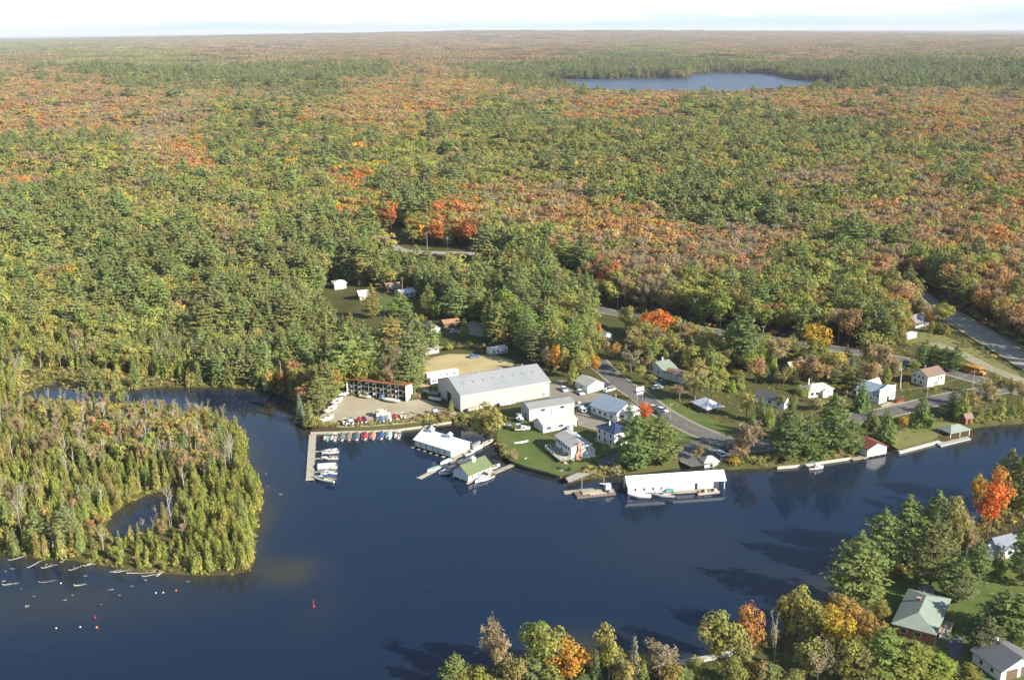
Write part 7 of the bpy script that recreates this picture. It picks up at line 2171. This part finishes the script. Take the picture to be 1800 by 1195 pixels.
for (x, y) in VQ:
    if g.uniform() < .10: continue
    kind, tn = kinds[int(g.integers(len(kinds)))]
    what = {"thin": "twiggy tree", "broadleaf": "leafy tree", "pine": "small pine", "cedar": "small cedar"}[kind]
    px_, py_, _z0 = project((x, y, 2))
    rg = "between the village houses and the upper road" if py_ < 665 else "between the village houses and the shore"
    s_ = g.uniform(.55, .98) * (.8 if kind == "pine" else 1)
    plant(kind, x, y, float(height(x, y)[0]), s_, s_ * g.uniform(.95, 1.3), jit(tn, g), f"{CNAME[tn]} {what} scattered {rg}", f"{CNAME[tn]} {what}s {rg}")

# ------------------------------------------------------------------ undergrowth and shore plants: nobody could count them
UCOL = D.collections.new("undergrowth_kinds")
for i in range(3):
    UCOL.objects.link(D.objects.new("under_%d" % i, broadleaf(950 + i, 9, 14, .42, 2.0, 1.3, 0.0).crown("under_%d" % i)))
def tuft(seed):
    T_ = TreeMesh(seed); g3 = T_.g; n = 26
    b = g3.normal(size=(n, 3)) * np.array([.55, .55, 0]); d = g3.normal(size=(n, 3)) * .3 + np.array([0, 0, 1.0])
    nn = g3.normal(size=(n, 3)) * np.array([1, 1, .3]) + np.array([0, 0, .35])
    T_.leaves(b + d * .4, nn, .6, g3.uniform(.75, 1.25, n), None, 2.6, d)
    return T_.crown("tuft_%d" % seed)
for i in range(2): UCOL.objects.link(D.objects.new("under_z%d" % i, tuft(960 + i)))
U = []
def under(P, tints, idxs, s0, s1):
    P = np.asarray(P); Z = height(P[:, 0], P[:, 1])
    for (x, y), z in zip(P, Z):
        if z < -.12: continue
        s = g.uniform(s0, s1)
        U.append((x, y, z - .05, idxs[int(g.integers(len(idxs)))], s, jit(tints[int(g.integers(len(tints)))], g, .2)))
# strip above the sea wall
for (ax_, ay_), (bx_, by_), n, wd in (((556, 759), (650, 758), 330, 1.6), ((650, 758), (742, 750), 300, 1.6), ((742, 746), (830, 738), 170, 4.0), ((528, 735), (556, 756), 110, 3.5), ((1690, 945), (1810, 875), 160, 5), ((1740, 905), (1810, 880), 60, 3), ((1030, 838), (1095, 834), 80, 2), ((1285, 822), (1500, 803), 170, 2.2), ((1700, 750), (1800, 743), 70, 1.5), ((870, 785), (904, 812), 50, 1.2), ((1310, 1145), (1500, 1045), 120, 3), ((1000, 1160), (1200, 1175), 90, 3), ((1500, 1040), (1700, 950), 120, 3)):
    a_, b_ = at(ax_, ay_)[:2], at(bx_, by_)[:2]
    t = g.uniform(0, 1, (n, 1)); under(a_ + (b_ - a_) * t + g.normal(size=(n, 2)) * wd * .5, ["olive", "ygreen", "tan", "olive"], [0, 1, 2, 3, 4], *((.28, .55) if ay_ < 762 and ax_ < 700 and ax_ > 550 else (.45, .95)))
# marsh edges
Q = jgrid(250, 520, 1.9); sdq = np.minimum(sdpoly(Q, LAKE), sdpoly(Q, POND)); m_ = (sdq > -.4) & (sdq < 4.5) & (Q[:, 0] < -66) & (Q[:, 0] > -260)
under(Q[m_], ["olive", "cedar", "ygreen", "tan"], [0, 1, 2, 3, 3, 4, 4], .4, .8)
Q = jgrid(400, 470, 2.6); m_ = inpoly(Q, CLEAR[4]); under(Q[m_], ["tan", "olive", "ygreen", "tan"], [3, 4, 3, 4, 0], .5, 1.0)
# forest edges and village verges
Q = jgrid(380, 620, 5.2); sdq, _ = water_sd(Q); inv = inpoly(Q, VILLAGE); rdq = road_dist(Q); m_ = (sdq > 2) & inv & (rdq > 2.5) & (Q[:, 0] > 60) & (g.uniform(size=len(Q)) < .20)
HB = [(o.matrix_basis.translation.copy(), 0) for o in D.objects if o.get("category") in ("house", "shed", "garage", "cabin", "store", "warehouse", "workshop", "pavilion", "camper", "trailer", "bus", "car", "pickup truck", "tarp heap")]
HP = np.array([(v.x, v.y) for v, _ in HB])
if m_.any():
    Qv = Q[m_]; dmin = np.min(np.hypot(Qv[:, None, 0] - HP[None, :, 0] - 3, Qv[:, None, 1] - HP[None, :, 1] - 4), axis=1)
    open_ = inpoly(Qv, np.array([p[:2] for p in atv([(1590, 600), (1640, 583), (1800, 660), (1800, 680), (1650, 625)])])) | inpoly(Qv, np.array([p[:2] for p in atv([(1140, 690), (1300, 760), (1300, 800), (1176, 800), (1120, 720)])]))
    under(Qv[(dmin > 9) & ~open_], ["olive", "green", "tan", "ygreen", "rust"], [0, 1, 2], .7, 1.5)
Q = np.concatenate([jgrid(380, 700, 3.2)]); idx_ = np.where((Q[:, 0] > -85))[0]; Q = Q[idx_]; dv = sdpoly(Q, VILLAGE); m_ = (dv > -1) & (dv < 5) & (road_dist(Q) > 2) ; sdq, _ = water_sd(Q); m_ &= sdq > 2
under(Q[m_], ["olive", "green", "tan", "ygreen", "rust"], [0, 1, 2], .7, 1.5)
# tussocks over the rough grass
Q = jgrid(300, 520, 3.0); sdq, _ = water_sd(Q); m_ = inpoly(Q, VILLAGE) & (sdq > 1.5) & (road_dist(Q) > 1) & (Q[:, 0] > 60) & (g.uniform(size=len(Q)) < .5)
under(Q[m_], ["tan", "olive", "ygreen"], [3, 4], .3, .6)
U = list(U)
tag(scatter("undergrowth", [u[:3] for u in U], [u[3] for u in U], [(0, 0, g.uniform(0, 6.28)) for _ in U], [(u[4],) * 3 for u in U], [(*u[5], 1) for u in U], UCOL), "low olive shrubs, reeds and weeds along shores, verges and forest edges", "undergrowth", kind="stuff")
print("undergrowth", len(U), COUNT)
# ------------------------------------------------------------------ light, sky, air
SUN_AZ = math.radians(-33.0)      # direction to the sun on the ground plane, from +X
SUN_EL = math.radians(27.0)
sd_ = Vector((math.cos(SUN_AZ) * math.cos(SUN_EL), math.sin(SUN_AZ) * math.cos(SUN_EL), math.sin(SUN_EL)))
sl = D.lights.new("sun", "SUN"); sl.energy = 5.0; sl.angle = math.radians(0.53); sl.color = (1.0, 0.93, 0.82)
so = link(D.objects.new("sun", sl)); so.rotation_euler = (-sd_).to_track_quat("-Z", "Y").to_euler(); so.location = (300, -200, 400)
W = D.worlds.new("World"); SC.world = W; W.use_nodes = True
nt = W.node_tree
for n in list(nt.nodes): nt.nodes.remove(n)
wo = nt.nodes.new("ShaderNodeOutputWorld"); bg = nt.nodes.new("ShaderNodeBackground"); bg.inputs["Strength"].default_value = 0.084
sky = nt.nodes.new("ShaderNodeTexSky"); sky.sky_type = "NISHITA"; sky.sun_disc = False
sky.sun_elevation = SUN_EL; sky.sun_rotation = math.pi / 2 - SUN_AZ; sky.air_density = 1.0; sky.dust_density = 0.3; sky.ozone_density = 1.5
tc = nt.nodes.new("ShaderNodeTexCoord"); sx = nt.nodes.new("ShaderNodeSeparateXYZ"); L(nt, tc.outputs["Generated"], sx.inputs[0])
mp = nt.nodes.new("ShaderNodeMapping"); mp.inputs["Scale"].default_value = (3.0, 3.0, 55.0); L(nt, tc.outputs["Generated"], mp.inputs["Vector"])
nz = noise(nt, 1.5, 5, mp.outputs[0], 0.55)
el = mathn(nt, "ADD", sx.outputs[2], mathn(nt, "MULTIPLY", mathn(nt, "SUBTRACT", nz, 0.5), 0.035))
el = mathn(nt, "SUBTRACT", el, mathn(nt, "MULTIPLY", sx.outputs[0], 0.012))
lowf = ramp(nt, el, 0.004, 0.016); highf = ramp(nt, el, 0.050, 0.034)
mask = mathn(nt, "MULTIPLY", mathn(nt, "MULTIPLY", lowf, highf), 0.95)
base_ = mixc(nt, ramp(nt, sx.outputs[2], 0.05, 0.02), sky.outputs[0], (4.2, 5.35, 5.9))
cl = mixc(nt, mask, base_, (6.7, 6.75, 6.8))
L(nt, cl, bg.inputs["Color"]); L(nt, bg.outputs[0], wo.inputs["Surface"])
# the air: one closed box of thin haze
hz = MB(); m, hnt, ho = newmat("haze")
pv = N(hnt, "ShaderNodeVolumePrincipled"); pv.inputs["Color"].default_value = (0.94, 0.95, 1.0, 1); pv.inputs["Density"].default_value = HAZE; pv.inputs["Anisotropy"].default_value = 0.0
L(hnt, pv.outputs[0], ho.inputs["Volume"])
hz.box(-37000, -300, -4, 37000, 47000, 225, m)
if HAZE > 0: tag(hz.build("haze"), kind="stuff")
SC.view_settings.view_transform = "Standard"; SC.view_settings.look = "None"; SC.view_settings.gamma = 1.0; SC.view_settings.exposure = EXPO
SC.cycles.max_bounces = 6; SC.cycles.diffuse_bounces = 3; SC.cycles.glossy_bounces = 3; SC.cycles.transmission_bounces = 2; SC.cycles.volume_bounces = 0
SC.cycles.caustics_reflective = False; SC.cycles.caustics_refractive = False
